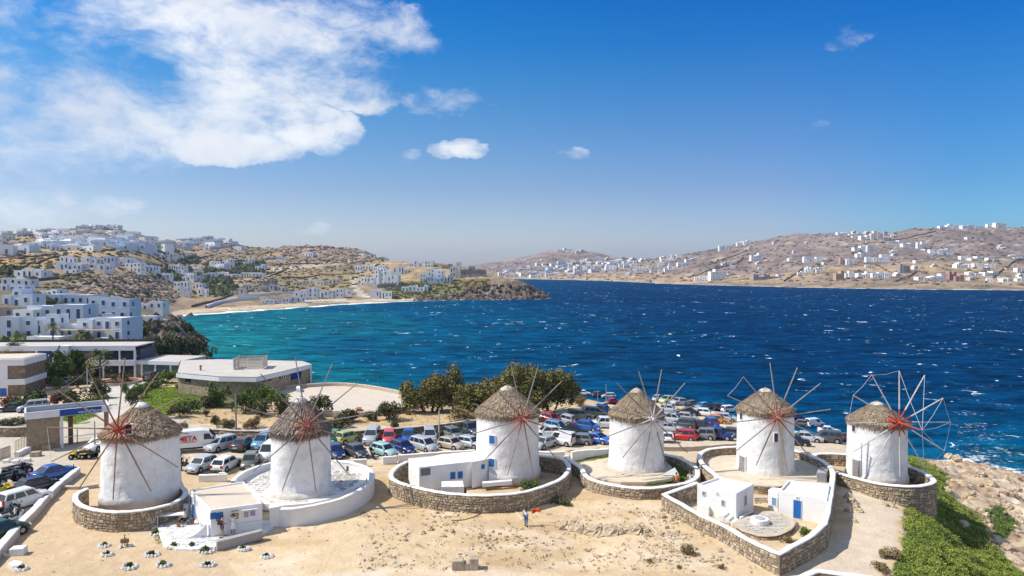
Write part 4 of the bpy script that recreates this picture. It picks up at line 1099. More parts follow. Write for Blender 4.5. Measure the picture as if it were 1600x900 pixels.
# picket rail and curved white fin by the corner
m = MB()
for k in range(7): m.box(k * .2, k * .2 + .05, -.03, .03, 0, .75)
m.box(0, 1.25, -.02, .02, .6, .66); m.box(0, 1.25, -.02, .02, .2, .26)
m.obj('picket_rail', WHITE, sh, loc=P(312, 826, 9.4) - so_, rz=R(-48))
m = MB(); prev = None
for k in range(9):
    t = k / 8; x = -1.35 * t; z = .95 * (1 - t) ** 1.6 + .12
    cur = [(x, -.09, 0), (x, .09, 0), (x, .09, z), (x, -.09, z)]
    if prev: b = len(m.v); m.add(prev + cur, [(0, 4, 7, 3), (3, 7, 6, 2), (1, 2, 6, 5)] + ([(4, 5, 6, 7)] if k == 8 else []))
    prev = cur
fin = m.obj('curved_fin', WHITE2, sh, loc=P(322, 838, 9.4) - so_ + Vector((.1, -.1, 0)), rz=R(14))
flower(sh, P(317, 838, 9.75) - so_ + Vector((.1, -.22, 0)), R(14), .17)
m = MB(); m.box(-.25, .25, -.1, .5, 0, 1.05); o = m.obj('buttress', WHITE, sh, loc=P(331, 839, 9.3) - so_, rz=R(20))
# patio
pat, pp, po = slab('patio', 'whitewashed crazy-paved patio in front of the shop', [(242, 807), (268, 800), (292, 800), (326, 832), (420, 812), (427, 821), (408, 833), (336, 854), (300, 858), (275, 857), (256, 852), (249, 835)], 9.42, .3, WHITE, 'patio', bev=.04)
crazy(pat, po, [(po.x + (p.x - po.x) * .93, po.y + (p.y - po.y) * .9) for p in pp], .42, PAVEW, 9.42, 5)
slab('low_wall', 'grey fronted low wall along the edge of the shop patio', [(337, 843), (408, 826), (411, 829), (339, 847)], 9.92, .7, M('grey_render', (.36, .34, .32), .9, .15, .1, 2), 'wall', bev=.03)
# paved yard of the second mill
yard, yp, yo = slab('windmill_yard', 'paved yard with white joints around the dark-thatched windmill', [(372, 757), (381, 752), (400, 738), (425, 729), (522, 722), (553, 726), (574, 741), (570, 755), (550, 766), (520, 778), (485, 786), (440, 790), (405, 786)], 9.82, .6, WHITE, 'yard')
mc = MILLS[1][1]
crazy(yard, yo, [(yo.x + (p.x - yo.x) * .97, yo.y + (p.y - yo.y) * .97) for p in yp], .62, PAVE, 9.82, 6, holes=[(mc.x, mc.y, MILLS[1][2] + .6)], single=True, gap=.11)
bx, _, _ = slab('cupboard', 'plain white box built against the ring wall by the shop', [(421, 794), (437, 791), (437, 786), (421, 789)], 10.9, 1.7, WHITE, 'box', bev=.03)
slab('wall_shrine', 'tiny niche box on the inner side of the white ring wall', [(541, 729), (545, 729), (545, 728), (541, 728)], 10.7, .5, M('brown_niche', (.25, .2, .14), .8), 'niche')

# --- long house with blue windows
lh, lp, lo = hut('long_house', 'long low white house with blue windows inside the stone ring wall', [(655, 730), (737, 721), (744, 706), (638, 716)], 11.65, 9.6, parapet=.05, roof=M('white_roof', (.74, .73, .71), .9, .15, .06, .8, .15, 5))
lx, lxp, lxo = hut('annex', 'small white annex between the long house and the third windmill', [(737, 722), (762, 717), (768, 708), (744, 708)], 11.75, 9.6, parapet=.05, roof=M('white_roof'))
A, B = lp[0], lp[1]
for (px, py) in ((707.5, 743), (719, 742)): win(lh, lo, A, B, px, py, .42, .6, BLUE, M('blue_frame', (.12, .25, .50), .5))
win(lx, lxo, lxp[0], lxp[1], 754.5, 729, .32, .36, BLUE, M('blue_frame'))
o = win(lh, lo, A, B, 665, 737, .92, .68, M('grille_grey', (.16, .15, .15), .6), M('grille_frame', (.35, .34, .33), .6), 'vent_grille', fw=.03)
for k in range(6): MB().box(-.46, .46, -.05, 0, -.30 + k * .11, -.27 + k * .11).obj('louver', M('grille_frame'), o)
slab('box_hut', 'knee-high white box with flat lid in front of the long house', [(690, 761), (725, 760), (723, 751), (690, 752)], 10.35, 1.0, WHITE, 'box', bev=.03)
slab('vent_box', 'tiny dark vent beside the white box hut', [(719, 766), (729, 765), (729, 763), (719, 763)], 9.9, .4, BLACKM, 'vent')
MBx = MB(); MBx.add([(0, -.3, 0), (1.4, -.3, 0), (0, -.3, 1.0), (0, .5, 0), (1.4, .5, 0), (0, .5, 1.0)], [(0, 1, 2), (5, 4, 3), (1, 4, 5, 2), (0, 2, 5, 3)])
MBx.obj('buttress', WHITE, label='small white sloping buttress at the foot of the third windmill', cat='buttress', loc=P(764, 750, 9.6) + Vector((0, -.1, 0)))
slab('step', 'low pale kerb step curving at the foot of the third windmill', [(754, 755), (800, 751), (800, 749), (754, 752)], 9.8, .4, WHITE, 'step', bev=.04)
slab('windmill_floor', 'dusty paved floor under the grass-ring windmill', [(905, 733), (935, 748), (970, 753), (1010, 753), (1050, 747), (1054, 740), (1046, 728), (1000, 718), (940, 718), (912, 724)], 9.72, .3, M('dusty_paving', (.58, .49, .37), .9, .15, .12, 1.2, .3, 4), 'paving', bev=.03)
m = MB(); m.lathe([(3.75, -.4), (3.75, .12), (3.65, .17), (2.5, .17)], 40)
m.obj('plinth', M('dusty_coping'), label='round pale plinth under the windmill with the unpainted hub', cat='plinth', loc=(MILLS[3][1].x, MILLS[3][1].y, 9.66))
# stone bench/boat shaped planter beside fourth mill
m = MB(); m.add([(-.9, -.1, 0), (.9, -.25, 0), (1.0, .5, 0), (-.5, .5, 0), (.5, .1, .75)], [(0, 1, 4), (1, 2, 4), (2, 3, 4), (3, 0, 4), (3, 2, 1, 0)])
m.obj('white_buttress', WHITE, label='white sloping lump at the right foot of the grass-ring windmill', cat='buttress', loc=P(1047, 742, 9.8))

# --- compound of the fifth mill
slab('mill_terrace', 'raised stone-edged terrace under the rust streaked windmill', [(1104, 741), (1125, 749), (1150, 753), (1178, 758), (1217, 759), (1298, 757), (1300, 740), (1290, 727), (1262, 713), (1236, 706), (1152, 700), (1116, 705), (1098, 714), (1098, 724)], 9.98, 1.0, M('terrace_floor', (.58, .49, .37), .9, .15, .14, 1.0, .4, 4), 'terrace')
wall(PW([(1176, 757), (1196, 759), (1219, 759)], 10.05), .3, 'short stone retaining wall between the two white huts', smooth=False, cope=.05, copemat=M('dusty_coping'), seed=31)
hutm = WHITE2
h1, p1, o1 = hut('white_hut', 'left white hut with rounded rim in the walled compound', [(1089, 756), (1151, 771), (1178, 756), (1122, 745)], 11.75, 9.3, parapet=.18, rim=.2, roof=M('white_roof'))
win(h1, o1, p1[0], p1[1], 1100, 771, .22, .3, M('grey_shutter', (.22, .22, .22), .6), M('frame_grey', (.5, .5, .5)))
win(h1, o1, p1[0], p1[1], 1130, 786, .22, .42, M('grey_shutter'), M('frame_grey'))
win(h1, o1, p1[0], p1[1], 1121, 771, .12, .16, M('grey_shutter'), WHITE)
win(h1, o1, p1[1], p1[2], 1164.5, 782, .36, .8, M('grey_shutter'), M('frame_grey'))
win(h1, o1, p1[1], p1[2], 1165, 771.5, .14, .12, BLACKM, WHITE, 'lamp')
slab('bench', 'white masonry bench along the end wall of the left hut', [(1158, 811), (1179, 802), (1177, 798), (1155, 806)], 9.75, .7, WHITE, 'bench', bev=.04)
h2, p2, o2 = hut('white_hut', 'right white hut with the blue door in the walled compound', [(1217, 766), (1293, 781), (1297, 757), (1231, 750)], 11.55, 9.3, parapet=.18, rim=.2, roof=M('white_roof'))
win(h2, o2, p2[0], p2[1], 1246, 796, .62, 1.55, BLUE, M('pale_blue_frame', (.40, .50, .62), .5), 'door')
win(h2, o2, p2[0], p2[1], 1246, 778, .16, .12, BLACKM, WHITE, 'lamp')
h3, p3, o3 = hut('side_block', 'small low white block with a pale blue shutter left of the blue door hut', [(1200, 765), (1216, 769), (1222, 763), (1206, 761)], 11.1, 9.3, parapet=.05, roof=M('white_roof'))
win(h3, o3, p3[0], p3[1], 1210, 784, .42, .72, M('pale_blue', (.16, .30, .46), .6), WHITE)
for i, (x, y, z) in enumerate([(1129, 801, 9.95), (1137, 806, 9.75), (1145, 811, 9.55)]):
    slab('step', ['upper', 'middle', 'lowest'][i] + ' white step below the left hut of the compound', [(x - 7, y + 3), (x + 3, y + 5), (x + 10, y - 1), (x, y - 4)], z, .6, WHITE, 'step', group=None, bev=.03) if False else slab('step', ['upper', 'middle', 'lowest'][i] + ' white step below the left hut of the compound', [(x - 7, y + 3), (x + 3, y + 5), (x + 10, y - 1), (x, y - 4)], z, .6, WHITE, 'step', bev=.03)
for i in range(3):
    slab('step', ['lowest', 'middle', 'upper'][i] + ' broad stair tread between the two white huts', [(1179, 784 - i * 3.2), (1199, 784 - i * 3.2), (1199, 781 - i * 3.2), (1179, 781 - i * 3.2)], 9.45 + i * .17, .4, M('dusty_coping'), 'step')
slab('outdoor_oven', 'small white masonry oven against the left hut wall', [(1094, 788), (1108, 792), (1112, 784), (1099, 781)], 10.1, .9, WHITE, 'oven', bev=.08)
ter, tp, to = slab('round_platform', 'semicircular paved platform in the middle of the walled compound', [(1144, 818), (1160, 829), (1185, 836), (1210, 836), (1230, 829), (1240, 818), (1237, 808), (1222, 801), (1207, 798), (1178, 800), (1152, 812)], 9.75, .1, M('dusty_coping'), 'platform')
crazy(ter, to, [(to.x + (p.x - to.x) * .95, to.y + (p.y - to.y) * .95) for p in tp], .4, [M('pale_flag_c'), M('pale_flag_a')], 9.76, 8)
wall(PW([(1162, 829), (1185, 836), (1210, 836), (1230, 829), (1240, 818), (1238, 809)], 9.75), .25, 'curved stone edge of the semicircular platform', seed=22, cope=.03, zb=9.0, copemat=M('dusty_coping'), sides=(1, -1))
t = empty('round_table', P(1187, 817, 9.78), 0, 'round white masonry table on the semicircular platform', 'table')
m = MB(); m.smooth = False; m.lathe([(.75, 0), (.75, .35), (.72, .40)], 20); m.obj('base', WHITE, t)
m = MB(); m.lathe([(.42, .40), (.42, .47)], 16); m.obj('tabletop', M('grey_marble', (.40, .42, .44), .4), t)
m = MB(); m.box(-.05, .05, -.05, .05, 0, 1.0); m.box(-.75, .75, -.6, .6, .95, 1.05)
slab('water_tank', 'grey boxy water tank on the terrace behind the blue door hut', [(1276, 738), (1292, 739), (1293, 731), (1279, 730)], 10.95, 1.3, M('tank_render', (.34, .34, .35), .8, .2, .1, 2), 'tank', bev=.05)  # one even grey render over the whole tank

# --- planters, rocks and bits on the bare slope
LEAF = [M('leaf_dark', (.05, .075, .018), .7, .25, .3, 3), M('leaf_mid', (.095, .14, .028), .7, .25, .3, 3), M('leaf_bright', (.13, .19, .03), .7, .25, .3, 3)]
OLIVE = [M('olive_dark', (.045, .050, .022), .75, .2, .3, 3), M('olive_mid', (.10, .105, .04), .75, .2, .3, 3), M('olive_pale', (.18, .165, .065), .75, .2, .3, 3)]
DRYL = [M('dry_dark', (.12, .085, .04), .9, .1, .2, 3), M('dry_mid', (.26, .19, .09), .9, .1, .2, 3), M('dry_pale', (.38, .29, .14), .9, .1, .2, 3)]


def leaves(m, blobs, n, size, rnd, asp=.55, up=.3, hollow=.55):
    """leaf-sized faces spread through lumpy volumes; blobs = (x, y, z, rx, ry, rz)"""
    wts = [b[3] * b[4] * b[5] for b in blobs]; tot = sum(wts)
    for b, w in zip(blobs, wts):
        for _ in range(max(6, int(n * w / tot))):
            th = rnd.uniform(0, 6.283); u = rnd.uniform(-.75, 1)
            rr = (hollow + (1 - hollow) * rnd.random() ** .6) * (1 + .16 * math.sin(th * 3 + b[0] * 7) + .12 * math.sin(u * 9 + b[1] * 5) + rnd.uniform(-.12, .12))
            k = math.sqrt(max(0, 1 - u * u))
            c = Vector((b[0] + b[3] * rr * k * math.cos(th), b[1] + b[4] * rr * k * math.sin(th), b[2] + b[5] * rr * u))
            a = Vector((rnd.gauss(0, 1), rnd.gauss(0, 1), rnd.gauss(0, .6) + up)).normalized(); q = a.orthogonal().normalized()
            q = (q * math.cos(th) + a.cross(q) * math.sin(th)); s = size * rnd.uniform(.6, 1.4)
            m.mi = rnd.choice((0, 1, 1, 2) if u > .1 else (0, 0, 1, 1))
            w2 = q.cross(a) * s * asp
            m.add([c - w2 * .5, c + a * s * .5 - w2 * .1 + q * s * .1, c + w2 * .5, c - a * s * .5], [(0, 1, 2, 3)])
    return m


def tuft(m, c, r, h, n, rnd):
    for _ in range(n):
        th = rnd.uniform(0, 6.283); l = rnd.uniform(.2, 1) * r
        a = Vector(c) + Vector((math.cos(th) * l * .4, math.sin(th) * l * .4, 0)); b = Vector(c) + Vector((math.cos(th) * l, math.sin(th) * l, h * rnd.uniform(.5, 1)))
        w = Vector((-math.sin(th), math.cos(th), 0)) * r * .07; m.mi = rnd.choice((0, 1, 1, 2))
        m.add([a - w, a + w, b], [(0, 1, 2)])


SOIL = M('soil', (.14, .09, .05), .95, .1, .2, 5)
def planter(px, py, w, label, plant=1, seed=0, stretch=1.5, loc=None):
    rnd = random.Random(seed); c = G(px, py) if loc is None else loc
    t = empty('planter', c, rnd.uniform(-.3, .3), label, 'planter', 'planters edged with white stones')
    r = w / 2 / F * c.y * .82
    m = MB(); k = 11
    for i in range(k):
        a = 2 * math.pi * i / k + rnd.uniform(-.1, .1)
        m.rock((math.cos(a) * r * stretch * .8, math.sin(a) * r * .95, .04), .15, .13, rnd.uniform(.16, .24), rnd)
    m.obj('stone_edge', M('painted_stone', (.70, .68, .64), .9, .15, .1, 3), t)
    MB().lathe([(r * .9, 0), (r * .8, .07), (.02, .09)], 12).obj('soil', SOIL, t)
    if plant:
        m = MB(); 
        for i in range(3): leaves(m, [(rnd.uniform(-.3, .3) * r, rnd.uniform(-.2, .2) * r, .2, r * .55 * plant, r * .5 * plant, .24 * plant)], 60, .16, rnd, hollow=.2)
        tuft(m, (0, 0, .05), r * .6, .5 * plant, 40, rnd)
        m.obj('plant', LEAF if plant != .51 else DRYL, t)
for i, a in enumerate([
    (17, 867, 18, 'stone-edged planter just right of the road wall, bottom left corner', .5), (34, 890, 18, 'stone-edged planter lowest at the bottom left corner', .5),
    (163, 854, 15, 'small stone-edged planter left of the stick tripod', .6), (167, 868, 16, 'small stone-edged planter just below the one by the stick tripod', .6),
    (203, 887, 22, 'wide stone-edged planter with dark plants at the bottom edge, left', .6), (237, 868, 21, 'stone-edged planter with a low green plant left of the patio corner', .6),
    (255, 884, 19, 'stone-edged planter with a taller spiky plant below the patio', .9), (271, 856, 18, 'stone-edged planter touching the patio edge, left one', .8),
    (299, 856, 19, 'stone-edged planter with a round green bush touching the patio edge', .9), (322, 862, 25, 'largest stone-edged planter full of green below the patio', 1.0),
    (325, 884, 22, 'oval planter ring of white stones nearly empty of plants', .3), (381, 859, 17, 'stone-edged planter below the picture wall of the shop', .6),
    (417, 871, 17, 'rightmost white stone planter standing alone on the sand', .4), (237, 815, 17, 'leafy planter at the upper left corner of the patio', 1.1),
    (240, 824, 17, 'leafy planter midway along the left side of the patio', 1.2), (244, 835, 18, 'leafy planter at the lower left side of the patio', 1.1)]):
    planter(*a, seed=i)
slab('stone_slab', 'flat whitish stone slab lying near the bottom left corner', [(11, 881), (20, 885), (33, 882), (35, 877), (22, 875)], 9.5, .3, M('painted_stone'), 'slab')
t = empty('stick_tripod', G(195, 855), 0, 'small tripod of sticks on a stone base in the sand', 'tripod')
m = MB(); [m.tube((math.cos(a) * .28, math.sin(a) * .28, 0), (-.05 * math.cos(a), 0, 1.0), .03, .025, 5) for a in (0, 2.1, 4.2)]; m.obj('sticks', WOOD, t)
m = MB(); rnd = random.Random(2)
for i in range(5): m.rock((rnd.uniform(-.35, .35), rnd.uniform(-.25, .25), .05), .2, .15, .2, rnd)
m.obj('base_stones', M('painted_stone'), t)
m = MB(); m.smooth = False; m.box(-.28, .28, -.12, .12, .35, .65); m.obj('bundle', M('brown_bundle', (.20, .12, .07), .9), t)

rnd = random.Random(11)
RK = [(877, 827, 9), (886, 824, 12), (896, 827, 16), (905, 831, 13), (914, 832, 11), (925, 834, 14), (935, 834, 17), (947, 834, 13), (957, 833, 15), (967, 833, 13), (977, 832, 14), (986, 831, 12), (994, 831, 13), (1003, 829, 14), (1010, 831, 10), (880, 820, 8),
      (660, 834, 9), (672, 828, 10), (692, 838, 9), (706, 832, 10), (808, 794, 11), (1325, 778, 14), (1331, 786, 16), (1338, 796, 13), (1344, 800, 10), (1326, 800, 12), (1383, 790, 10), (1393, 791, 11), (1402, 788, 9), (1411, 791, 8), (1335, 815, 9),
      (1043, 796, 10), (1036, 808, 11), (1076, 801, 8), (1088, 812, 9), (1483, 716, 14), (1495, 719, 13), (1480, 768, 12), (1504, 822, 16), (1520, 775, 13), (1548, 760, 15), (1576, 795, 13), (1590, 770, 14), (1530, 742, 14), (633, 845, 8)]
where = lambda x, y: 'in the row of boulders below the walking person' if 860 < x < 1020 else ('on the sand below the long house' if x < 850 else ('on the rocky shore at the far right' if x > 1420 else ('beside the shadowed compound wall' if x > 1300 else 'on the slope left of the compound')))
def bl(x, y, w):
    same = sorted([q for q in RK if where(q[0], q[1]) == where(x, y)])
    k = same.index((x, y, w)); o = ['leftmost', 'second', 'third', 'fourth', 'fifth', 'sixth', 'seventh', 'eighth', 'ninth', 'tenth', 'eleventh', 'twelfth', 'thirteenth', 'fourteenth', 'fifteenth', 'sixteenth']
    sz = 'large' if w >= 14 else ('small' if w <= 9 else 'medium')
    return sz + ' tan boulder, ' + (o[k] + (' from the left' if k else '')) + ', ' + where(x, y)
for i, (x, y, w) in enumerate(RK):
    c = G(x, y); s = w / F * c.y / 2; m = MB(); k = rnd.uniform(1.2, 2.1) if 860 < x < 1020 else 1.0; m.rock((0, 0, 0), s * 1.15 * k ** .7, s * 1.1 * k, s * 1.1 * k ** .8, rnd, rz=rnd.uniform(-1.5, 1.5), jag=.3)
    o = m.obj('boulder', ROCKM, loc=c + Vector((0, 0, s * .15)), label=bl(x, y, w), cat='rock', group='boulders ' + where(x, y))
b = empty('concrete_block', G(727, 889), R(6), 'broken grey concrete block with a notch, at the bottom edge', 'block')
m = MB(); m.box(-1.0, -.1, -.35, .35, -.2, .72); m.box(-.1, .3, -.33, .33, -.2, .5); m.box(.3, .95, -.37, .37, -.2, .84); o = m.obj('block', M('old_concrete', (.42, .35, .26), .95, .1, .25, 2, .5, 6), b); bevel(o, .06, 2)
def scatter(n, polys, dmin, dmax, seed, rag=0):
    """points on the ground inside outlines measured in the photograph"""
    rs = np.random.RandomState(seed); X = np.zeros(0); Y = np.zeros(0)
    xs = [p[0] for q in polys for p in q]
    for _ in range(12):
        y = np.sqrt(rs.uniform(dmin ** 2, dmax ** 2, n * 3)); s = rs.uniform(min(xs) - 10, max(xs) + 10, n * 3)
        x = (s - 800) / F * y * 1.006; z = Hn(x, y); px, py = proj(x, y, z)
        px = px + (fbm(x / 2, y / 2, 2) - .5) * rag; py = py + (fbm(x / 2 + 9, y / 2, 2) - .5) * rag * .6
        k = np.zeros(px.shape, bool)
        for q in polys: k |= inpoly(px, py, q)
        X = np.append(X, x[k]); Y = np.append(Y, y[k])
        if len(X) >= n: break
    X, Y = X[:n], Y[:n]
    return np.stack([X, Y, Hn(X, Y)], -1)


def rect(x0, x1, y0, y1): return [(x0, y0), (x1, y0), (x1, y1), (x0, y1)]
m = MB(); r2 = random.Random(5)
for q, (x0, x1, y0, y1, n, s0) in enumerate([(560, 860, 800, 895, 420, .09), (0, 560, 820, 895, 120, .05), (860, 1190, 780, 895, 420, .09), (1300, 1420, 760, 895, 110, .07), (290, 600, 790, 850, 90, .06), (1440, 1600, 730, 895, 160, .10), (330, 720, 640, 668, 120, .10), (1000, 1130, 830, 880, 200, .1), (600, 640, 752, 790, 30, .14), (1030, 1085, 790, 840, 90, .13), (640, 860, 796, 806, 60, .1)]):
    for (cx, cy, cz) in scatter(n * 2, [rect(x0, x1, y0, y1)], 44, 118, q + 20):
        if float(fbm(np.array([cx / 3.2]), np.array([cy / 3.2]), 3)[0]) < r2.uniform(.42, .66): continue
        s = s0 * r2.uniform(.4, 1.7) ** 1.6
        ox = [(-1, -1, 0), (1, -1, 0), (1, 1, 0), (-1, 1, 0), (-.6, -.6, 1), (.5, -.7, 1), (.6, .5, 1), (-.5, .6, 1)]
        a = r2.uniform(0, 6.28); ca, sa = math.cos(a), math.sin(a)
        m.mi = r2.choice((0, 0, 1, 2))
        m.add([(cx + (p[0] * ca - p[1] * sa) * s * r2.uniform(.7, 1.2), cy + (p[0] * sa + p[1] * ca) * s * r2.uniform(.5, 1), cz - .03 + p[2] * s * .8) for p in ox], [(4, 5, 6, 7), (0, 1, 5, 4), (1, 2, 6, 5), (2, 3, 7, 6), (3, 0, 4, 7)])
m.obj('loose_stones', [ROCKM, STONEC[0], M('pale_rubble', (.52, .44, .32), .9, .1, .15, 2)], kind='stuff')
# hose and pole lying on the ground
def lay(name, pix, r, mat, label, cat, lift=.03):
    pts = [G(a, b) for a, b in pix]; org = pts[0].copy(); m = MB(); pts = spline(pts, .5)
    for a, b in zip(pts, pts[1:]): m.tube(a - org + Vector((0, 0, lift)), b - org + Vector((0, 0, lift)), r, r, 5)
    m.obj(name, mat, label=label, cat=cat, loc=org)
lay('hose', [(705, 814), (725, 813), (740, 809), (752, 803), (770, 800), (790, 797), (803, 796)], .045, M('grey_hose', (.16, .14, .13), .7), 'grey hose snaking across the sand below the long house', 'hose')
lay('pole', [(803, 797), (817, 813)], .06, PALEW, 'pale pole lying on the sand beside the walking person', 'pole')
lay('pole', [(1002, 802), (1027, 835)], .05, PALEW, 'thin pale stick lying on the slope left of the compound', 'pole')
# ---------------------------------------------------------------- vehicles
def paint(c):
    return M('paint_%s' % c, PAINT[c], .3, .5, .04, 1.5, coat=.5)
PAINT = {'white': (.72, .72, .70), 'silver': (.42, .44, .46), 'grey': (.16, .17, .17), 'dark grey': (.06, .065, .07), 'black': (.015, .016, .018), 'navy': (.015, .03, .14), 'blue': (.02, .085, .33), 'light blue': (.12, .30, .46),
         'red': (.38, .02, .025), 'coral red': (.55, .07, .07), 'lime': (.34, .42, .10), 'green': (.03, .14, .04), 'mint': (.34, .52, .50), 'beige': (.42, .36, .28), 'orange': (.55, .20, .03), 'olive': (.13, .13, .09), 'brown': (.17, .12, .09), 'dark green': (.02, .05, .03), 'bright blue': (.05, .13, .45), 'yellow': (.65, .50, .03), 'pale lime': (.45, .50, .22)}
RIM = M('wheel_rim', (.35, .35, .36), .4, .5, metal=.5)
LAMP = M('headlight_glass', (.65, .68, .70), .15, .6)
TAILM = M('taillight_red', (.45, .01, .01), .25, .5)
PLATE = M('number_plate', (.60, .60, .56), .5, .3)
TRIM = M('black_trim', (.02, .02, .022), .6, .3)
#        L     W    H    waist hood  cabin bottom x0,x1  cabin top x0,x1  boot top
CARS = {
 'hatchback': (3.9, 1.68, 1.46, .92, .86, -1.86, 1.02, -1.42, .42, .92),
 'city car':  (2.9, 1.56, 1.52, .96, .90, -1.36, .92, -1.14, .50, .96),
 'sedan':     (4.4, 1.74, 1.44, .92, .88, -1.62, 1.06, -.92, .34, .95),
 'suv':       (4.3, 1.80, 1.70, 1.04, 1.02, -2.06, 1.06, -1.78, .50, 1.04),
 'minivan':   (4.2, 1.74, 1.66, 1.00, .94, -2.02, 1.36, -1.78, .62, 1.0),
 'jeep':      (3.9, 1.66, 1.74, 1.06, 1.04, -1.86, .62, -1.76, .42, 1.06),
 'small van': (4.1, 1.72, 1.86, 1.02, .94, -2.02, 1.30, -1.96, .62, 1.02),
}
_cm = {}
def car_meshes(kind, col):
    if (kind, col) in _cm: return _cm[kind, col]
    L, W, Hh, zw, zh, b0, b1, t0, t1, zb = CARS[kind]; w = W / 2; out = []
    m = MB(); m.smooth = True
    sts = [(-L / 2, .80, .62), (-L / 2 + .04, .88, zb - .12), (-L / 2 + .16, .95, zb - .01), (b0 + .45 if kind == 'sedan' else -L / 2 + .6, .99, zb if kind == 'sedan' else zw), (0, 1.0, zw), (b1 - .15, .99, zw - .01), (b1 + (L / 2 - b1) * .55, .95, zh - .05), (L / 2 - .14, .88, zh - .17), (L / 2 - .02, .78, zh - .30), (L / 2, .70, .46)]
    vs = []
    for x, k, z in sts:
        a = w * k; z = max(z, .45)
        vs += [(x, -a * .9, .20), (x, -a, .40), (x, -a * .985, z - .16), (x, -a * .87, z), (x, 0, z + .02), (x, a * .87, z), (x, a * .985, z - .16), (x, a, .40), (x, a * .9, .20)]
    n = 9; fs = [(i * n + j, i * n + j + 1, (i + 1) * n + j + 1, (i + 1) * n + j) for i in range(len(sts) - 1) for j in range(n - 1)]
    fs += [tuple(range(n - 1, -1, -1)), tuple((len(sts) - 1) * n + j for j in range(n))]
    m.add(vs, fs)
    yb, yt = w * .90, w * .74
    m.smooth = False
    A = [(b0, -yb, zw - .05), (b1, -yb, zw - .05), (b1, yb, zw - .05), (b0, yb, zw - .05)]
    B = [(t0, -yt, Hh - .07), (t1, -yt, Hh - .07), (t1, yt, Hh - .07), (t0, yt, Hh - .07)]
    C_ = [(t0 + .12, -yt * .88, Hh), (t1 - .16, -yt * .88, Hh), (t1 - .16, yt * .88, Hh), (t0 + .12, yt * .88, Hh)]
    m.add(A + B + C_, [(0, 1, 5, 4), (1, 2, 6, 5), (2, 3, 7, 6), (3, 0, 4, 7), (4, 5, 9, 8), (5, 6, 10, 9), (6, 7, 11, 10), (7, 4, 8, 11), (8, 9, 10, 11)])
    for s in (1, -1):
        m.box(b1 - .32, b1 - .16, s * w * .98 - .09, s * w * .98 + .09, zw - .02, zw + .12)
    out.append(('body', m.mesh('body', paint(col)), (0, 0, 0)))
    # glass on the cabin faces
    def on(q0, q1, q2, q3, u0, u1, v0, v1, e=.012):
        q = [Vector(p) for p in (q0, q1, q2, q3)]; nn = (q[1] - q[0]).cross(q[3] - q[0]).normalized() * e
        f = lambda u, v: q[0].lerp(q[1], u).lerp(q[3].lerp(q[2], u), v) + nn
        return [f(u0, v0), f(u1, v0), f(u1, v1), f(u0, v1)]
    g = MB(); g.add(on(A[1], A[2], B[2], B[1], .05, .95, .10, .96), [(0, 1, 2, 3)]); out.append(('windscreen', g.mesh('windscreen', GLASS), 0))
    g = MB(); g.add(on(A[3], A[0], B[0], B[3], .07, .93, .12 if kind != 'small van' else .3, .92), [(0, 1, 2, 3)]); out.append(('rear_window', g.mesh('rear_window', GLASS), 0))
    spl = [(.06, .46), (.50, .92)] if kind not in ('minivan', 'suv') else [(.04, .26), (.30, .60), (.64, .93)]
    if kind == 'small van': spl = [(.62, .93)]
    for (q, r_) in (((A[0], A[1], B[1], B[0]), 0), ((A[2], A[3], B[3], B[2]), 1)):
        for u0, u1 in spl:
            if r_: u0, u1 = 1 - u1, 1 - u0
            g = MB(); g.add(on(*q, u0, u1, .14, .90), [(0, 1, 2, 3)]); out.append(('side_window', g.mesh('side_window', GLASS), 0))
    rw = .31 if kind not in ('suv', 'jeep') else .36
    for x in (-L / 2 + .72 * L / 4, L / 2 - .78 * L / 4):
        for s in (1, -1):
            g = MB(); y = s * w
            g.mi = 0; g.tube((0, -s * .20, 0), (0, s * .005, 0), rw, rw, 14)
            g.mi = 1; g.tube((0, s * .005, 0), (0, s * .02, 0), rw * .62, rw * .55, 10)
            g.mi = 2; g.tube((0, -s * .25, .02), (0, -s * .008 + s * .0, .02), rw + .07, rw + .07, 14)
            out.append(('wheel', g.mesh('wheel', [RUBBER, RIM, TRIM]), (x, y, rw)))
    for s in (1, -1):
        g = MB(); g.box(L / 2 - .22, L / 2 - .005, s * w * .62 - .17, s * w * .62 + .17, zh - .36, zh - .2); out.append(('headlight', g.mesh('headlight', LAMP), 0))
        g = MB(); g.box(-L / 2 - .01, -L / 2 + .1, s * w * .74 - .13, s * w * .74 + .13, zb - .32, zb - .04 + (.25 if kind in ('suv', 'minivan', 'small van') else 0)); out.append(('taillight', g.mesh('taillight', TAILM), 0))
    g = MB(); g.box(L / 2 - .06, L / 2 + .03, -w * .6, w * .6, .30, .44); out.append(('grille', g.mesh('grille', TRIM), 0))
    g = MB(); g.box(L / 2 + .02, L / 2 + .04, -.24, .24, .32, .42); out.append(('number_plate', g.mesh('number_plate', PLATE), 0))
    g = MB(); g.box(-L / 2 - .035, -L / 2 - .01, -.24, .24, .52, .63); out.append(('number_plate', g.mesh('number_plate', PLATE), 0))
    g = MB(); g.box(-L / 2 - .03, -L / 2 + .1, -w * .8, w * .8, .24, .40); out.append(('bumper', g.mesh('bumper', TRIM), 0))
    _cm[kind, col] = out
    return out


def norm_up(c, e=1.2):
    sx = (H(c.x + e, c.y) - H(c.x - e, c.y)) / (2 * e); sy = (H(c.x, c.y + e) - H(c.x, c.y - e)) / (2 * e)
    return sx, sy


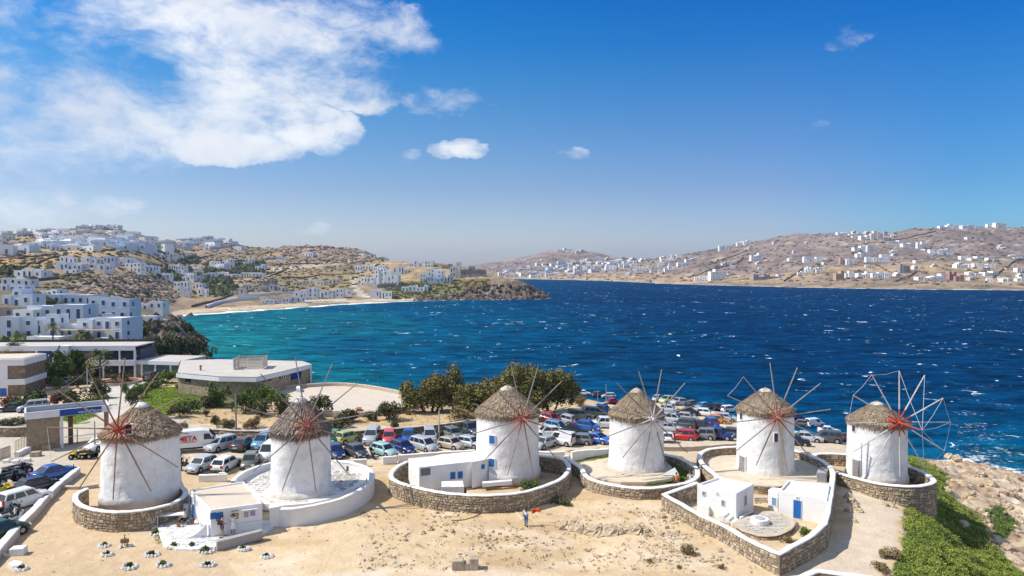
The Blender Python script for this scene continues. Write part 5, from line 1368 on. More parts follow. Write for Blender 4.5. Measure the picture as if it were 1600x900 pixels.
def car(px, py, deg, kind, col, label, group, sc=1.0):
    c = G(px, py); sx, sy = norm_up(c)
    t = empty('parked_car', c + Vector((0, 0, .02)), R(deg), label, 'car', group, sc)
    ch, sh_ = math.cos(R(deg)), math.sin(R(deg))
    pitch = -math.atan(max(-.12, min(.12, sx * ch + sy * sh_)))
    t.rotation_euler = (0, pitch, R(deg))
    for nm, me, loc in car_meshes(kind, col):
        inst(nm, me, t, loc if loc else (0, 0, 0))
    return t


ORD = ['leftmost', 'second', 'third', 'fourth', 'fifth', 'sixth', 'seventh', 'eighth', 'ninth', 'tenth', 'eleventh', 'twelfth', 'thirteenth', 'fourteenth', 'fifteenth', 'sixteenth', 'seventeenth', 'eighteenth', 'nineteenth', 'twentieth']
LOT = 'cars in the car park behind the windmills'
ROWS = [
 ('against the dark wall, right of second windmill', LOT, 1.0, [(519, 692, -90, 'hatchback', 'green'), (543, 692, 52, 'city car', 'lime'), (581, 690, -90, 'suv', 'silver'), (608, 691, -82, 'hatchback', 'coral red'), (638, 689, -84, 'hatchback', 'blue'), (671, 689, -80, 'minivan', 'silver'), (708, 685, -56, 'hatchback', 'grey'), (733, 679, -52, 'suv', 'dark grey')]),
 ('in the near row behind the long house', LOT, .95, [(525, 713, -64, 'hatchback', 'navy'), (557, 713, -50, 'hatchback', 'dark grey'), (600, 711, -38, 'hatchback', 'mint'), (629, 706, -42, 'hatchback', 'navy'), (662, 703, -40, 'minivan', 'silver'), (705, 701, -38, 'hatchback', 'beige'), (735, 699, -35, 'hatchback', 'silver')]),
 ('beside the delivery van by the dark wall', LOT, 1.0, [(345, 703, -112, 'minivan', 'silver'), (380, 702, 86, 'sedan', 'dark grey'), (412, 698, -94, 'minivan', 'light blue')]),
 ('in front row right of leftmost windmill', LOT, 1.0, [(315, 735, -104, 'hatchback', 'silver'), (354, 733, 80, 'hatchback', 'white'), (391, 729, -78, 'hatchback', 'olive'), (421, 716, -90, 'small van', 'white')]),
 ('in back row, third to fourth windmill', LOT, .95, [(859, 660, -38, 'hatchback', 'red'), (883, 662, 150, 'city car', 'silver'), (905, 656, 12, 'suv', 'olive'), (929, 652, 8, 'suv', 'olive'), (943, 647, -30, 'hatchback', 'navy')]),
 ('in middle row, third to fourth windmill', LOT, .95, [(854, 682, 192, 'hatchback', 'white'), (869, 673, -28, 'hatchback', 'light blue'), (896, 679, -18, 'sedan', 'black'), (918, 672, -26, 'hatchback', 'blue'), (941, 668, 185, 'suv', 'white')]),
 ('in front row, third to fourth windmill', LOT, .95, [(850, 700, -128, 'hatchback', 'silver'), (875, 695, 150, 'small van', 'white'), (905, 694, 160, 'hatchback', 'grey'), (934, 693, -40, 'sedan', 'bright blue')]),
 ('at the cliff edge left of fourth windmill', LOT, .9, [(912, 618, 0, 'hatchback', 'white'), (936, 620, 20, 'hatchback', 'dark grey'), (951, 622, 180, 'hatchback', 'silver'), (958, 631, 30, 'hatchback', 'red')]),
 ('at the cliff edge right of fourth windmill', LOT, .9, [(1026, 626, -120, 'hatchback', 'silver'), (1043, 631, -140, 'minivan', 'pale lime'), (1060, 633, -145, 'hatchback', 'silver'), (1078, 635, -145, 'hatchback', 'brown'), (1097, 638, -145, 'hatchback', 'light blue'), (1117, 640, 100, 'suv', 'black'), (1140, 644, 22, 'suv', 'white')]),
 ('second row from sea, right of fourth windmill', LOT, .88, [(1046, 644, -20, 'hatchback', 'silver'), (1073, 648, 165, 'sedan', 'black'), (1103, 650, -22, 'hatchback', 'white')]),
 ('middle row, right of fourth windmill', LOT, .88, [(1051, 660, -24, 'minivan', 'silver'), (1074, 657, -24, 'hatchback', 'beige'), (1122, 661, -25, 'hatchback', 'orange'), (1135, 658, -25, 'hatchback', 'silver')]),
 ("row behind the red minivan's row", LOT, .9, [(1047, 674, -20, 'sedan', 'silver'), (1068, 669, 150, 'suv', 'dark grey'), (1089, 670, 150, 'hatchback', 'black'), (1110, 667, 95, 'suv', 'blue')]),
 ('in front row, fourth to fifth windmill', LOT, .92, [(1043, 691, 80, 'hatchback', 'white'), (1068, 688, 150, 'minivan', 'red'), (1098, 687, 155, 'jeep', 'grey'), (1125, 687, -28, 'jeep', 'navy'), (1149, 684, -30, 'hatchback', 'dark grey')]),
 ('in far row, fifth to sixth windmill', LOT, .92, [(1243, 656, 20, 'hatchback', 'navy'), (1250, 666, 160, 'hatchback', 'brown'), (1273, 667, 20, 'small van', 'white'), (1295, 677, -22, 'sedan', 'white')]),
 ('in front row, fifth to sixth windmill', LOT, .95, [(1243, 696, -20, 'hatchback', 'black'), (1261, 690, -24, 'sedan', 'silver'), (1291, 691, 158, 'suv', 'dark grey'), (1313, 688, 155, 'hatchback', 'dark grey')]),
 ('along the white road wall, lower left', 'cars along the white road wall', 1.0, [(2, 840, 62, 'hatchback', 'dark green'), (39, 791, 62, 'suv', 'white'), (60, 768, 62, 'hatchback', 'black'), (85, 747, 60, 'sedan', 'blue')]),
 ('near the gatehouse and hotel drive', 'cars near the gatehouse', 1.0, [(22, 643, 190, 'sedan', 'black'), (52, 642, -140, 'minivan', 'silver'), (156, 702, -100, 'hatchback', 'white'), (107, 601, 180, 'hatchback', 'silver'), (122, 600, 10, 'sedan', 'dark grey'), (238, 594, 88, 'suv', 'dark grey')]),
 ('near the terraced white hotel', 'cars near the hotel road', 1.0, [(166, 536, 5, 'hatchback', 'white'), (262, 506, 60, 'small van', 'white'), (20, 489, 0, 'suv', 'white')]),
]
for where_, grp, sc, lst in ROWS:
    xs = sorted(a[0] for a in lst)
    for (px, py, deg, kind, col) in lst:
        o = ORD[xs.index(px)]; o = 'leftmost' if xs.index(px) == 0 else (o + ' from the left' if px != xs[-1] else 'rightmost')
        car(px, py, deg, kind, col, '%s %s, %s, %s' % (col, kind, o, where_), grp, sc)


def to_mesh(o):
    bpy.context.view_layer.update()
    me = bpy.data.meshes.new_from_object(o.evaluated_get(bpy.context.evaluated_depsgraph_get()))
    n = bpy.data.objects.new('lettering', me); COL.objects.link(n); n.parent = o.parent; n.location = o.location; n.rotation_euler = o.rotation_euler
    bpy.data.objects.remove(o); return n


def delivery_van(px, py, deg):
    c = G(px, py); t = empty('delivery_van', c, R(deg), 'white delivery van with red lettering parked behind the leftmost windmill', 'van')
    Wm = paint('white'); m = MB()
    prof = [(-2.9, .45), (-2.92, 2.35), (-2.75, 2.52), (.9, 2.55), (1.55, 2.42), (2.25, 1.55), (2.85, 1.30), (2.98, .95), (3.0, .45)]
    a = [(x, -.96 * (1 if z < 1.9 else .9), z) for x, z in prof]; b = [(x, .96 * (1 if z < 1.9 else .9), z) for x, z in prof]; n = len(prof)
    m.add(a + b, [tuple(range(n)), tuple(range(2 * n - 1, n - 1, -1))] + [(i, n + i, n + (i + 1) % n, (i + 1) % n) for i in range(n)])
    o = m.obj('body', Wm, t); bpy_weld(o); bevel(o, .06, 2, 35)
    MB().add([(1.62, -.80, 2.32), (2.22, -.88, 1.62), (2.22, .88, 1.62), (1.62, .80, 2.32)], [(0, 1, 2, 3)]).obj('windscreen', GLASS, t, loc=(.03, 0, .02))
    for s in (1, -1):
        MB().add([(1.0, s * .975, 1.45), (1.95, s * .975, 1.45), (1.55, s * .95, 2.12), (1.0, s * .93, 2.12)], [(0, 1, 2, 3)]).obj('side_window', GLASS, t, loc=(0, s * .01, 0))
        MB().box(-2.2, 1.7, s * .97 - .02, s * .97 + .02, .42, .62).obj('side_skirt', TRIM, t)
        MB().box(-2.98, -2.88, s * .86 - .07, s * .86 + .07, .9, 1.6).obj('taillight', TAILM, t)
        MB().box(2.80, 3.02, s * .72 - .16, s * .72 + .16, .85, 1.08).obj('headlight', LAMP, t)
        MB().box(1.95, 2.1, s * 1.08 - .1, s * 1.08 + .1, 1.45, 1.75).obj('mirror', TRIM, t)
        for x in (-1.9, 2.05):
            g = MB(); g.mi = 0; g.tube((0, -s * .2, 0), (0, s * .01, 0), .36, .36, 16); g.mi = 1; g.tube((0, s * .01, 0), (0, s * .02, 0), .2, .18, 10); g.mi = 0; g.tube((0, -s * .24, .02), (0, -s * .01, .02), .44, .44, 16)
            g.obj('wheel', [RUBBER, RIM], t, loc=(x, s * .97, .36))
    # lettering on the side that faces the camera
    cu = bpy.data.curves.new('lettering', 'FONT'); cu.body = 'META'; cu.size = .78; cu.extrude = .004; cu.offset = .02
    o = bpy.data.objects.new('lettering', cu); COL.objects.link(o); o.parent = t; o.location = (-1.75, -.985, 1.42); o.rotation_euler = (R(90), 0, 0); o.scale = (1.0, 1.0, 1)
    cu.materials.append(M('red_print', (.50, .01, .015), .5)); to_mesh(o)
    MB().box(-1.7, .1, -.985, -.97, 1.24, 1.30).obj('red_stripe', M('red_print'), t)
    return t
delivery_van(305, 704, 22)


def two_wheeler(px, py, deg, label, col, scooter=True, sc=1.0, grp='scooters and motorbikes'):
    c = G(px, py); t = empty('scooter' if scooter else 'motorbike', c, R(deg), label, 'scooter' if scooter else 'motorbike', grp, sc); t.rotation_euler = (R(8), 0, R(deg))
    for x in (-.62, .62):
        g = MB(); g.tube((0, -.06, 0), (0, .06, 0), .28, .28, 14); g.tube((0, -.07, 0), (0, .07, 0), .1, .1, 8); g.obj('wheel', [RUBBER], t, loc=(x, 0, .28))
    g = MB(); g.box(-.75, -.05, -.16, .16, .45, .72); g.box(-.05, .35, -.14, .14, .28, .42); g.add([(.32, -.18, .3), (.45, -.12, .95), (.45, .12, .95), (.32, .18, .3), (.5, -.14, .32), (.55, -.1, .95), (.55, .1, .95), (.5, .14, .32)], [(0, 1, 2, 3), (7, 6, 5, 4), (0, 4, 5, 1), (2, 6, 7, 3), (1, 5, 6, 2)])
    o = g.obj('body', paint(col), t); bevel(o, .05, 2)
    g = MB(); g.box(-.72, .0, -.15, .15, .72, .82); g.obj('seat', TRIM, t)
    g = MB(); g.tube((.45, 0, .9), (.42, 0, 1.08), .03, .03, 6); g.tube((.40, -.34, 1.08), (.40, .34, 1.08), .025, .025, 6); g.tube((.62, 0, .28), (.48, 0, .9), .04, .04, 6); g.obj('handlebar', BLACKM, t)
    g = MB(); g.box(.52, .6, -.08, .08, .82, .95); g.obj('headlight', LAMP, t)
    if scooter: g = MB(); g.box(-.98, -.66, -.17, .17, .82, 1.1); o = g.obj('top_box', TRIM, t); bevel(o, .05, 2)
    for s in (1, -1): g = MB(); g.tube((.42, s * .28, 1.08), (.38, s * .34, 1.26), .012, .012, 5); g.box(.35, .39, s * .34 - .05, s * .34 + .05, 1.22, 1.32); g.obj('mirror', BLACKM, t)
two_wheeler(286, 733, 80, 'dark scooter standing right of the leftmost windmill', 'black')
two_wheeler(583, 716, -70, 'dark scooter parked left of the mint hatchback', 'black')
for i, (x, y, cl) in enumerate([(6, 806, 'black'), (14, 812, 'white'), (21, 806, 'black'), (25, 817, 'silver'), (11, 820, 'black')]):
    two_wheeler(x, y, 60 + i * 7, ['black motorbike behind the others at the left edge', 'white motorbike in the cluster by the road wall', 'black motorbike at the top right of the cluster by the road wall', 'silver motorbike nearest the road wall', 'black motorbike lowest in the cluster at the left edge'][i], cl, scooter=False)


def quad_bike(px, py, deg, label, col, sc=1.0):
    c = G(px, py); t = empty('quad_bike', c, R(deg), label, 'quad bike', 'quad bikes', sc)
    for x in (-.6, .62):
        for s in (1, -1):
            g = MB(); g.mi = 0; g.tube((0, -s * .14, 0), (0, s * .12, 0), .33, .31, 14); g.mi = 1; g.tube((0, s * .12, 0), (0, s * .14, 0), .14, .12, 8); g.obj('wheel', [RUBBER, RIM], t, loc=(x, s * .48, .32))
    g = MB(); g.box(-.5, .5, -.16, .16, .35, .62); g.box(-.95, -.25, -.55, .55, .62, .70); g.box(.3, .95, -.52, .52, .62, .70); g.box(.25, .6, -.16, .16, .62, .9)
    o = g.obj('body', paint(col), t); bevel(o, .04, 2)
    g = MB(); g.box(-.6, .2, -.17, .17, .72, .84); o = g.obj('seat', TRIM, t); bevel(o, .04, 2)
    g = MB(); g.tube((.3, -.38, 1.05), (.3, .38, 1.05), .025, .025, 6); g.tube((.45, 0, .7), (.3, 0, 1.05), .03, .03, 6); g.obj('handlebar', BLACKM, t)
    g = MB()
    for k in range(5): g.tube((-.95, -.4 + k * .2, .76), (-.5, -.4 + k * .2, .76), .015, .015, 4)
    g.tube((-.95, -.42, .76), (-.95, .42, .76), .018, .018, 5); g.tube((.55, -.4, .76), (.9, -.4, .76), .015, .015, 4); g.tube((.9, -.42, .76), (.9, .42, .76), .018, .018, 5)
    g.obj('rack', BLACKM, t)
    for s in (1, -1): g = MB(); g.box(.92, .97, s * .3 - .09, s * .3 + .09, .55, .66); g.obj('headlight', LAMP, t)
quad_bike(124, 717, 185, 'yellow quad bike, left one of the pair by the lamp post', 'yellow')
quad_bike(137, 716, 175, 'dark quad bike, right one of the pair by the lamp post', 'black')
quad_bike(13, 757, 60, 'big black quad bike, the nearer of two at the left edge', 'black', 1.45)
quad_bike(27, 742, 60, 'big black quad bike just beyond the other at the left edge', 'black', 1.3)
quad_bike(0, 776, 60, 'yellow quad bike cut off by the left edge of the picture', 'yellow', 1.3)

# ---------------------------------------------------------------- people
SKIN = M('skin', (.42, .25, .17), .6, .3); HAIRB = M('brown_hair', (.07, .035, .02), .7, .3); HAIRK = M('black_hair', (.012, .010, .009), .6, .3)
CLOTH = {k: M('cloth_' + k.replace(' ', '_'), v, .9, .1, .1, 12) for k, v in {'navy': (.02, .03, .07), 'taupe': (.22, .17, .14), 'white': (.72, .71, .69), 'jeans': (.04, .10, .25), 'orange': (.60, .22, .04), 'black': (.015, .015, .017), 'red': (.55, .05, .02), 'pale blue': (.30, .42, .58), 'brown': (.12, .06, .035)}.items()}
def skin_obj(name, joints, edges, mat, parent, sub=1):
    me = bpy.data.meshes.new(name); me.from_pydata([j[0] for j in joints], edges, []); me.materials.append(mat)
    o = bpy.data.objects.new(name, me); COL.objects.link(o); o.parent = parent
    sk = o.modifiers.new('skin', 'SKIN'); sk.use_smooth_shade = True; sk.branch_smoothing = .6
    if not me.skin_vertices: me.skin_vertices.new() if hasattr(me.skin_vertices, 'new') else None
    sv = me.skin_vertices[0].data
    for v, j in zip(sv, joints): r = j[1]; v.radius = (r, r) if isinstance(r, (int, float)) else r
    for i, v in enumerate(sv): v.use_root = (i == 0)
    s = o.modifiers.new('sub', 'SUBSURF'); s.levels = sub; s.render_levels = sub
    return o


def person(loc, deg, label, hgt=1.7, top='white', bottom='jeans', hair=HAIRB, longhair=False, arms=None, legs=None, dress=None, backpack=None, held=None, sit=False, shorts=False):
    """faces +X locally; arms / legs: ((elbow, hand) left, right), ((knee, foot) left, right)"""
    t = empty('person', loc, R(deg), label, 'person'); t.scale = (hgt / 1.72,) * 3
    pz = .92 if not sit else .50
    arms = arms or (((.02, .27, 1.12), (.10, .26, .86)), ((.02, -.27, 1.12), (.10, -.26, .86)))
    legs = legs or (((.10, .10, .50), (.14, .11, .07)), ((-.04, -.10, .50), (-.14, -.11, .07)))
    dz = pz - .92
    U = lambda p: (p[0], p[1], p[2] + dz)
    J = [((0, 0, pz), (.13, .155)), (U((0, 0, 1.08)), (.11, .13)), (U((.01, 0, 1.26)), (.115, .165)), (U((.01, 0, 1.42)), (.09, .13)), (U((.02, 0, 1.49)), .052), (U((.03, 0, 1.55)), .06), (U((.035, 0, 1.63)), (.098, .082)), (U((.03, 0, 1.72)), (.075, .065))]
    E = [(i, i + 1) for i in range(7)]
    J.append((U((.125, 0, 1.60)), .016)); E.append((6, 8))         # nose
    for s in (1, -1): J.append((U((.03, s * .095, 1.615)), .014)); E.append((6, len(J) - 1))  # ears
    aj = []
    for k, s in ((0, 1), (1, -1)):
        el, hd = arms[k]; el, hd = Vector(U(el)), Vector(U(hd)); b = len(J)
        J += [(U((.0, s * .185, 1.40)), .058), (tuple(el), .041), (tuple(hd), .028)]; E += [(3, b), (b, b + 1), (b + 1, b + 2)]
        d = (hd - el).normalized(); q = d.orthogonal().normalized(); palm = hd + d * .055
        J.append((tuple(palm), (.022, .034))); E.append((b + 2, b + 3))
        for f in range(4):                                          # four fingers, slightly curled
            off = q * (f - 1.5) * .019; l = (.070, .080, .076, .060)[f]
            m1 = palm + d * (.03 + l * .5) + off * 1.1; m2 = palm + d * (.03 + l * .85) + off * 1.15 + d.cross(q) * .022
            J += [(tuple(m1), .0085), (tuple(m2), .007)]; E += [(b + 3, len(J) - 2), (len(J) - 2, len(J) - 1)]
        th = hd + d * .03 + q * .034; J += [(tuple(th), .010), (tuple(th + d * .035 + q * .018), .008)]; E += [(b + 2, len(J) - 2), (len(J) - 2, len(J) - 1)]
        aj.append((Vector(U((.0, s * .185, 1.40))), el, hd))
    for k, s in ((0, 1), (1, -1)):
        kn, ft = legs[k]; b = len(J); hip = (0, s * .09, pz - .06)
        J += [(hip, .088), (kn, .058), (ft, .038), ((ft[0] + .10, ft[1], ft[2] - .025), (.034, .04)), ((ft[0] + .19, ft[1], ft[2] - .035), (.022, .036))]
        E += [(0, b), (b, b + 1), (b + 1, b + 2), (b + 2, b + 3), (b + 3, b + 4)]
    skin_obj('body', J, E, SKIN, t, 2)
    for s in (1, -1):
        m = MB(); m.tube(U((.112, s * .032, 1.637)), U((.128, s * .032, 1.637)), .012, .010, 6); m.obj('eye', BLACKM, t)
    m = MB(); m.box(.118, .128, -.026, .026, 1.562 + dz, 1.572 + dz); m.obj('mouth', CLOTH['red'], t)
    # clothes a little larger than the body beneath
    JT = [((0, 0, pz + .02), (.15, .175))] + [(J[i][0], tuple(x * 1.14 for x in J[i][1])) for i in (1, 2)] + [(J[3][0], (.105, .145))]
    ET = [(0, 1), (1, 2), (2, 3)]
    for (a, el, hd) in aj: b = len(JT); JT += [(tuple(a), .072), (tuple(a.lerp(el, .75)), .056)]; ET += [(3, b), (b, b + 1)]
    skin_obj('shirt' if not dress else 'dress_top', JT, ET, CLOTH[dress or top], t, 1)
    if dress:
        m = MB(); m.smooth = True; m.lathe([(.17, 1.06), (.20, .92), (.23, .72), (.27, .52)], 16, wob=.06, cap=False); m.obj('skirt', CLOTH[dress], t)
    else:
        JL = [((0, 0, pz), (.145, .175))]; EL = []
        for k, s in ((0, 1), (1, -1)):
            kn, ft = Vector(legs[k][0]), Vector(legs[k][1]); b = len(JL); end = kn if shorts else ft
            JL += [((0, s * .09, pz - .06), .105), (tuple(Vector((0, s * .09, pz - .06)).lerp(kn, .92)), .078)]; EL += [(0, b), (b, b + 1)]
            if not shorts: JL.append((tuple(kn.lerp(ft, .85)), .058)); EL.append((b + 1, b + 2))
        skin_obj('shorts' if shorts else 'trousers', JL, EL, CLOTH[bottom], t, 1)
    for k in (0, 1):
        ft = legs[k][1]; m = MB(); m.box(ft[0] - .06, ft[0] + .22, ft[1] - .05, ft[1] + .05, ft[2] - .075, ft[2] - .01); o = m.obj('shoe', CLOTH['black'] if not dress else CLOTH['white'], t); bevel(o, .02, 2)
    m = MB(); m.smooth = True; hz = 1.645 + dz
    m.lathe([(.085, hz - .03), (.112, hz + .02), (.105, hz + .07), (.07, hz + .115), (.02, hz + .13)], 14, o=(.015, 0, 0)); m.obj('hair', hair, t)
    if longhair:
        m = MB(); m.smooth = True; m.lathe([(.05, 1.28 + dz), (.09, 1.40 + dz), (.10, 1.55 + dz), (.085, 1.66 + dz)], 12, o=(-.075, 0, 0), wob=.1); m.obj('long_hair', hair, t)
    if backpack:
        m = MB(); m.box(-.34, -.12, -.15, .15, 1.02 + dz, 1.44 + dz); o = m.obj('backpack', CLOTH[backpack], None, label='dark red backpack worn by the man in front of the shop', cat='backpack'); bevel(o, .06, 3)
        o.location = t.location; o.rotation_euler = t.rotation_euler; o.scale = t.scale
    return t
g = lambda px, py, z: P(px, py, z)
person(g(347, 839.5, 9.43), 25, 'man in navy shirt and taupe shorts walking in front of the shop', 1.78, 'navy', 'taupe', HAIRK, backpack='brown', shorts=True, arms=(((.0, .26, 1.14), (.18, .20, 1.0)), ((.05, -.26, 1.15), (.24, -.18, 1.08))))
person(g(364, 835, 9.43), -60, 'woman in a white dress holding both hands to her head by the shop', 1.68, dress='white', longhair=True, arms=(((.12, .36, 1.50), (.06, .14, 1.70)), ((.12, -.36, 1.50), (.06, -.14, 1.70))))
person(g(289, 819, 9.43), 190, 'seated person in a white shirt at the patio table', 1.7, 'white', 'black', HAIRK, sit=True, arms=(((.12, .26, 1.12), (.34, .16, 1.12)), ((.12, -.26, 1.12), (.34, -.16, 1.12))), legs=(((.42, .12, .50), (.44, .12, .07)), ((.42, -.12, .50), (.40, -.12, .07))))
pw = G(822, 823)
person(pw, 80, 'long-haired woman in white top and jeans seen from behind on the sand', 1.72, 'white', 'jeans', HAIRB, longhair=True, arms=(((-.05, .26, 1.14), (.02, .27, .9)), ((.10, -.33, 1.28), (.20, -.52, 1.42))), legs=(((.14, .10, .50), (.10, .10, .07)), ((-.02, -.09, .50), (-.16, -.09, .09))))
m = MB(); rnd = random.Random(3)
for i in range(6):
    a = i / 5; m.v += [(a * .75, 0, .10 - .05 * math.sin(a * 5)), (a * .75, .06 * math.sin(a * 6), -.20 + .1 * math.sin(a * 4)), (a * .75, .02, -.36 * (1 - a) - .05)]
    if i: b = len(m.v) - 6; m.f += [(b, b + 1, b + 4, b + 3), (b + 1, b + 2, b + 5, b + 4)]; m.m += [0, 0]; m.sm += [True, True]
o = m.obj('scarf', M('orange_red_cloth', (.65, .09, .02), .9, .1), label='orange-red scarf blowing from the hand of the woman on the sand', cat='scarf', loc=pw + Vector((.50, .1, 1.42)))
so2 = o.modifiers.new('thick', 'SOLIDIFY'); so2.thickness = .02
person(g(1057, 766, 9.4), 80, 'person in an orange top outside the low grass-ring wall', 1.7, 'orange', 'brown', HAIRB)
person(g(1078, 763, 9.4), 95, 'person in white and pale blue just right of the one in orange', 1.7, 'white', 'pale blue', HAIRB)
person(G(283, 735), 85, 'dark-haired person in black by the scooter next to the leftmost windmill', 1.7, 'black', 'black', HAIRK)

# ---------------------------------------------------------------- patio furniture, lamp posts, gatehouse
def pchair(loc, deg, label, mat):
    t = empty('chair', loc, R(deg), label, 'chair', 'patio chairs')
    for x in (-.2, .2):
        for y in (-.2, .2): MB().box(x - .025, x + .025, y - .025, y + .025, 0, .45).obj('leg', mat, t)
    MB().box(-.23, .23, -.23, .23, .45, .49).obj('seat', mat, t)
    m = MB(); m.box(-.24, -.20, -.23, .23, .52, .60); m.box(-.24, -.20, -.23, .23, .78, .92); m.box(-.24, -.2, -.23, -.18, .45, .92); m.box(-.24, -.2, .18, .23, .45, .92); m.box(-.235, -.205, -.02, .02, .6, .78)
    m.obj('backrest', mat, t)
DCH = M('dark_metal_chair', (.09, .09, .10), .5); 
t = empty('table', g(267, 817, 9.44), R(12), 'long white table on the shop patio', 'table')
MB().box(-1.1, 1.1, -.38, .38, .70, .76).obj('tabletop', WHITE, t)
for x in (-.95, .95):
    for y in (-.3, .3): MB().box(x - .03, x + .03, y - .03, y + .03, 0, .70).obj('leg', WHITE, t)
for i, (x, y, d, l) in enumerate([(256, 812, -80, 'leftmost patio chair behind the table'), (263, 811, -85, 'second patio chair behind the table'), (270, 810, -85, 'third patio chair behind the table'), (277, 809, -88, 'rightmost patio chair behind the table'), (253, 822, 20, 'dark chair at the left end of the patio table'), (291, 819, 190, 'chair under the seated person on the patio')]):
    pchair(g(x, y, 9.44), d, l, DCH if i in (4, 5) else M('light_chair', (.30, .31, .34), .5))
t = empty('bench', g(284, 806, 9.44), R(10), 'white high-backed bench beside the blue door of the shop', 'bench')
MB().box(-.5, .5, -.25, .25, 0, .45).obj('seat', WHITE, t); MB().box(-.5, .5, .25, .33, 0, .95).obj('backrest', WHITE, t)
t = empty('flower_pot', g(279, 823, 9.44), 0, 'small dark potted plant below the patio table', 'pot')
MB().lathe([(.12, 0), (.17, .3)], 12).obj('pot', M('terracotta', (.35, .14, .07), .9), t); m = MB(); leaves(m, [(0, 0, .38, .22, .22, .2)], 60, .1, random.Random(1)); m.obj('plant', LEAF, t)
t = empty('flower_pot', g(301, 818, 9.44), 0, 'small potted plant by the shop door', 'pot')
MB().lathe([(.12, 0), (.17, .3)], 12).obj('pot', M('terracotta'), t); m = MB(); leaves(m, [(0, 0, .38, .22, .22, .2)], 60, .1, random.Random(2)); m.obj('plant', LEAF, t)


def post(px, py, pytop, label, mat=None, r=.09, lamp=None, cat='pole', wires=False, name='utility_pole', foot=True):
    c = G(px, py); top = D(px, pytop, c.y).z - c.z
    t = empty(name, c, 0, label, cat)
    m = MB(); m.tube((0, 0, -.3), (0, 0, top), r * 1.15, r * .8, 8); m.obj('shaft', mat or WOODG, t)
    if foot: MB().box(-.18, .18, -.18, .18, -.1, .5).obj('footing', M('old_concrete'), t)
    if lamp:
        m = MB(); m.tube((0, 0, top - .05), (lamp, 0, top + .1), .04, .035, 6); m.obj('arm', METAL, t)
        m = MB(); m.box(lamp - .35, lamp + .25, -.14, .14, top + .03, top + .16); m.obj('lamp_head', M('lamp_shell', (.6, .6, .6), .4), t)
    if wires: m = MB(); m.box(-.7, .7, -.05, .05, top - .35, top - .25); m.obj('crossarm', DARKW, t)
post(369, 690, 616, 'weathered wooden utility pole behind the parked cars', r=.12)
post(686, 688, 643, 'slim pale lamp post in the car park beside the silver minivan', mat=PALEW, r=.09, name='lamp_post', cat='lamp post')
post(44, 682, 652, 'grey lamp post with flat head left of the gatehouse', mat=METAL, lamp=.45, name='lamp_post', cat='lamp post')
post(148.5, 706, 658, 'grey lamp post beside the quad bikes', mat=METAL, name='lamp_post', cat='lamp post')
post(137, 640, 575, 'slim white flagpole in the hotel garden', mat=M('white_metal', (.6, .6, .6), .5), r=.06, name='flagpole', foot=False)
post(947, 633, 600, 'taller slim pole at the cliff edge left of the fourth windmill', mat=METAL, r=.06, foot=False)
post(934, 637, 610, 'shorter slim pole at the cliff edge left of the fourth windmill', mat=METAL, r=.06, foot=False)
post(115, 745, 725, 'short dark stake at the end of the white road wall', mat=DARKW, r=.05, foot=False, name='stake', cat='stake')
post(336, 739, 720, 'short dark stake between the silver and white hatchbacks', mat=DARKW, r=.05, foot=False, name='stake', cat='stake')
post(590, 604, 588, 'small pole on the terrace wall by the sea', mat=METAL, r=.05, foot=False)

# gatehouse with sign
gh = empty('gatehouse', P(100, 690, 9.35), 0, 'long flat-roofed white entrance gate with a blue sign board', 'gatehouse')
go = gh.location
GA, GB = D(39, 690, 83), D(172, 690, 88)
def ghp(px, py, dd): return D(px, py, dd) - go
zt_ = D(39, 645, 83).z; zl = D(39, 656, 83).z
def gbox(name, u0, u1, v0, v1, z0, z1, mat, par=None):
    d = GB - GA; L_ = d.xy.length; a = math.atan2(d.y, d.x)
    o = MB().box(u0 * L_, u1 * L_, v0, v1, z0, z1).obj(name, mat, par or gh, loc=Vector((GA.x, GA.y, 0)) - Vector((go.x, go.y, 0)) - Vector((0, 0, go.z)), rz=a)
    return o
lwh = M('gate_white', (.68, .68, .69), .8, .2, .06, 1)
gbox('fascia', 0, 1.0, -.15, .05, zl, zt_, lwh); gbox('rear_fascia', .02, 1.0, 3.9, 4.1, zl, zt_, lwh); gbox('end_fascia', .985, 1.0, .05, 3.9, zl + .003, zt_ - .003, lwh); gbox('end_fascia', 0, .02, .05, 3.9, zl + .003, zt_ - .003, lwh)
gbox('roof', .02, .985, .05, 3.9, zl + .1, zl + .25, M('dark_roofing_and_shadow', (.05, .045, .04), .9))
gbox('stone_wall', .02, .40, .3, .7, 9.0, zl, STONEC[1]); gbox('stone_wall', .02, .04, .7, 3.6, 9.0, zl, STONEC[3]); gbox('pillar', .405, .44, .1, .5, 9.0, zl, lwh); gbox('stone_wall', .96, .99, .3, 3.6, 9.0, zl, STONEC[1])
gbox('gate_leaf', .50, .56, 1.2, 1.3, 9.3, zl - .3, M('brown_gate', (.16, .09, .05), .7)); gbox('barrier_post', .60, .61, .6, .75, 9.3, 11.2, BLACKM); gbox('barrier_arm', .45, .95, .65, .70, 10.3, 10.38, M('white_metal'))
sb = gbox('sign_board', .40, .90, -.20, -.151, zl + .03, zt_ - .04, M('sign_blue', (.01, .06, .26), .5))
cu = bpy.data.curves.new('sign_lettering', 'FONT'); cu.body = 'νωσυΠερσεηρύ'; cu.size = .50; cu.extrude = .004
o = bpy.data.objects.new('sign_lettering', cu); COL.objects.link(o); o.parent = sb; L_ = (GB - GA).xy.length
o.location = (L_ * .615, -.215, zl + .16); o.rotation_euler = (R(90), 0, 0); cu.materials.append(M('sign_white', (.7, .72, .74), .5)); to_mesh(o)
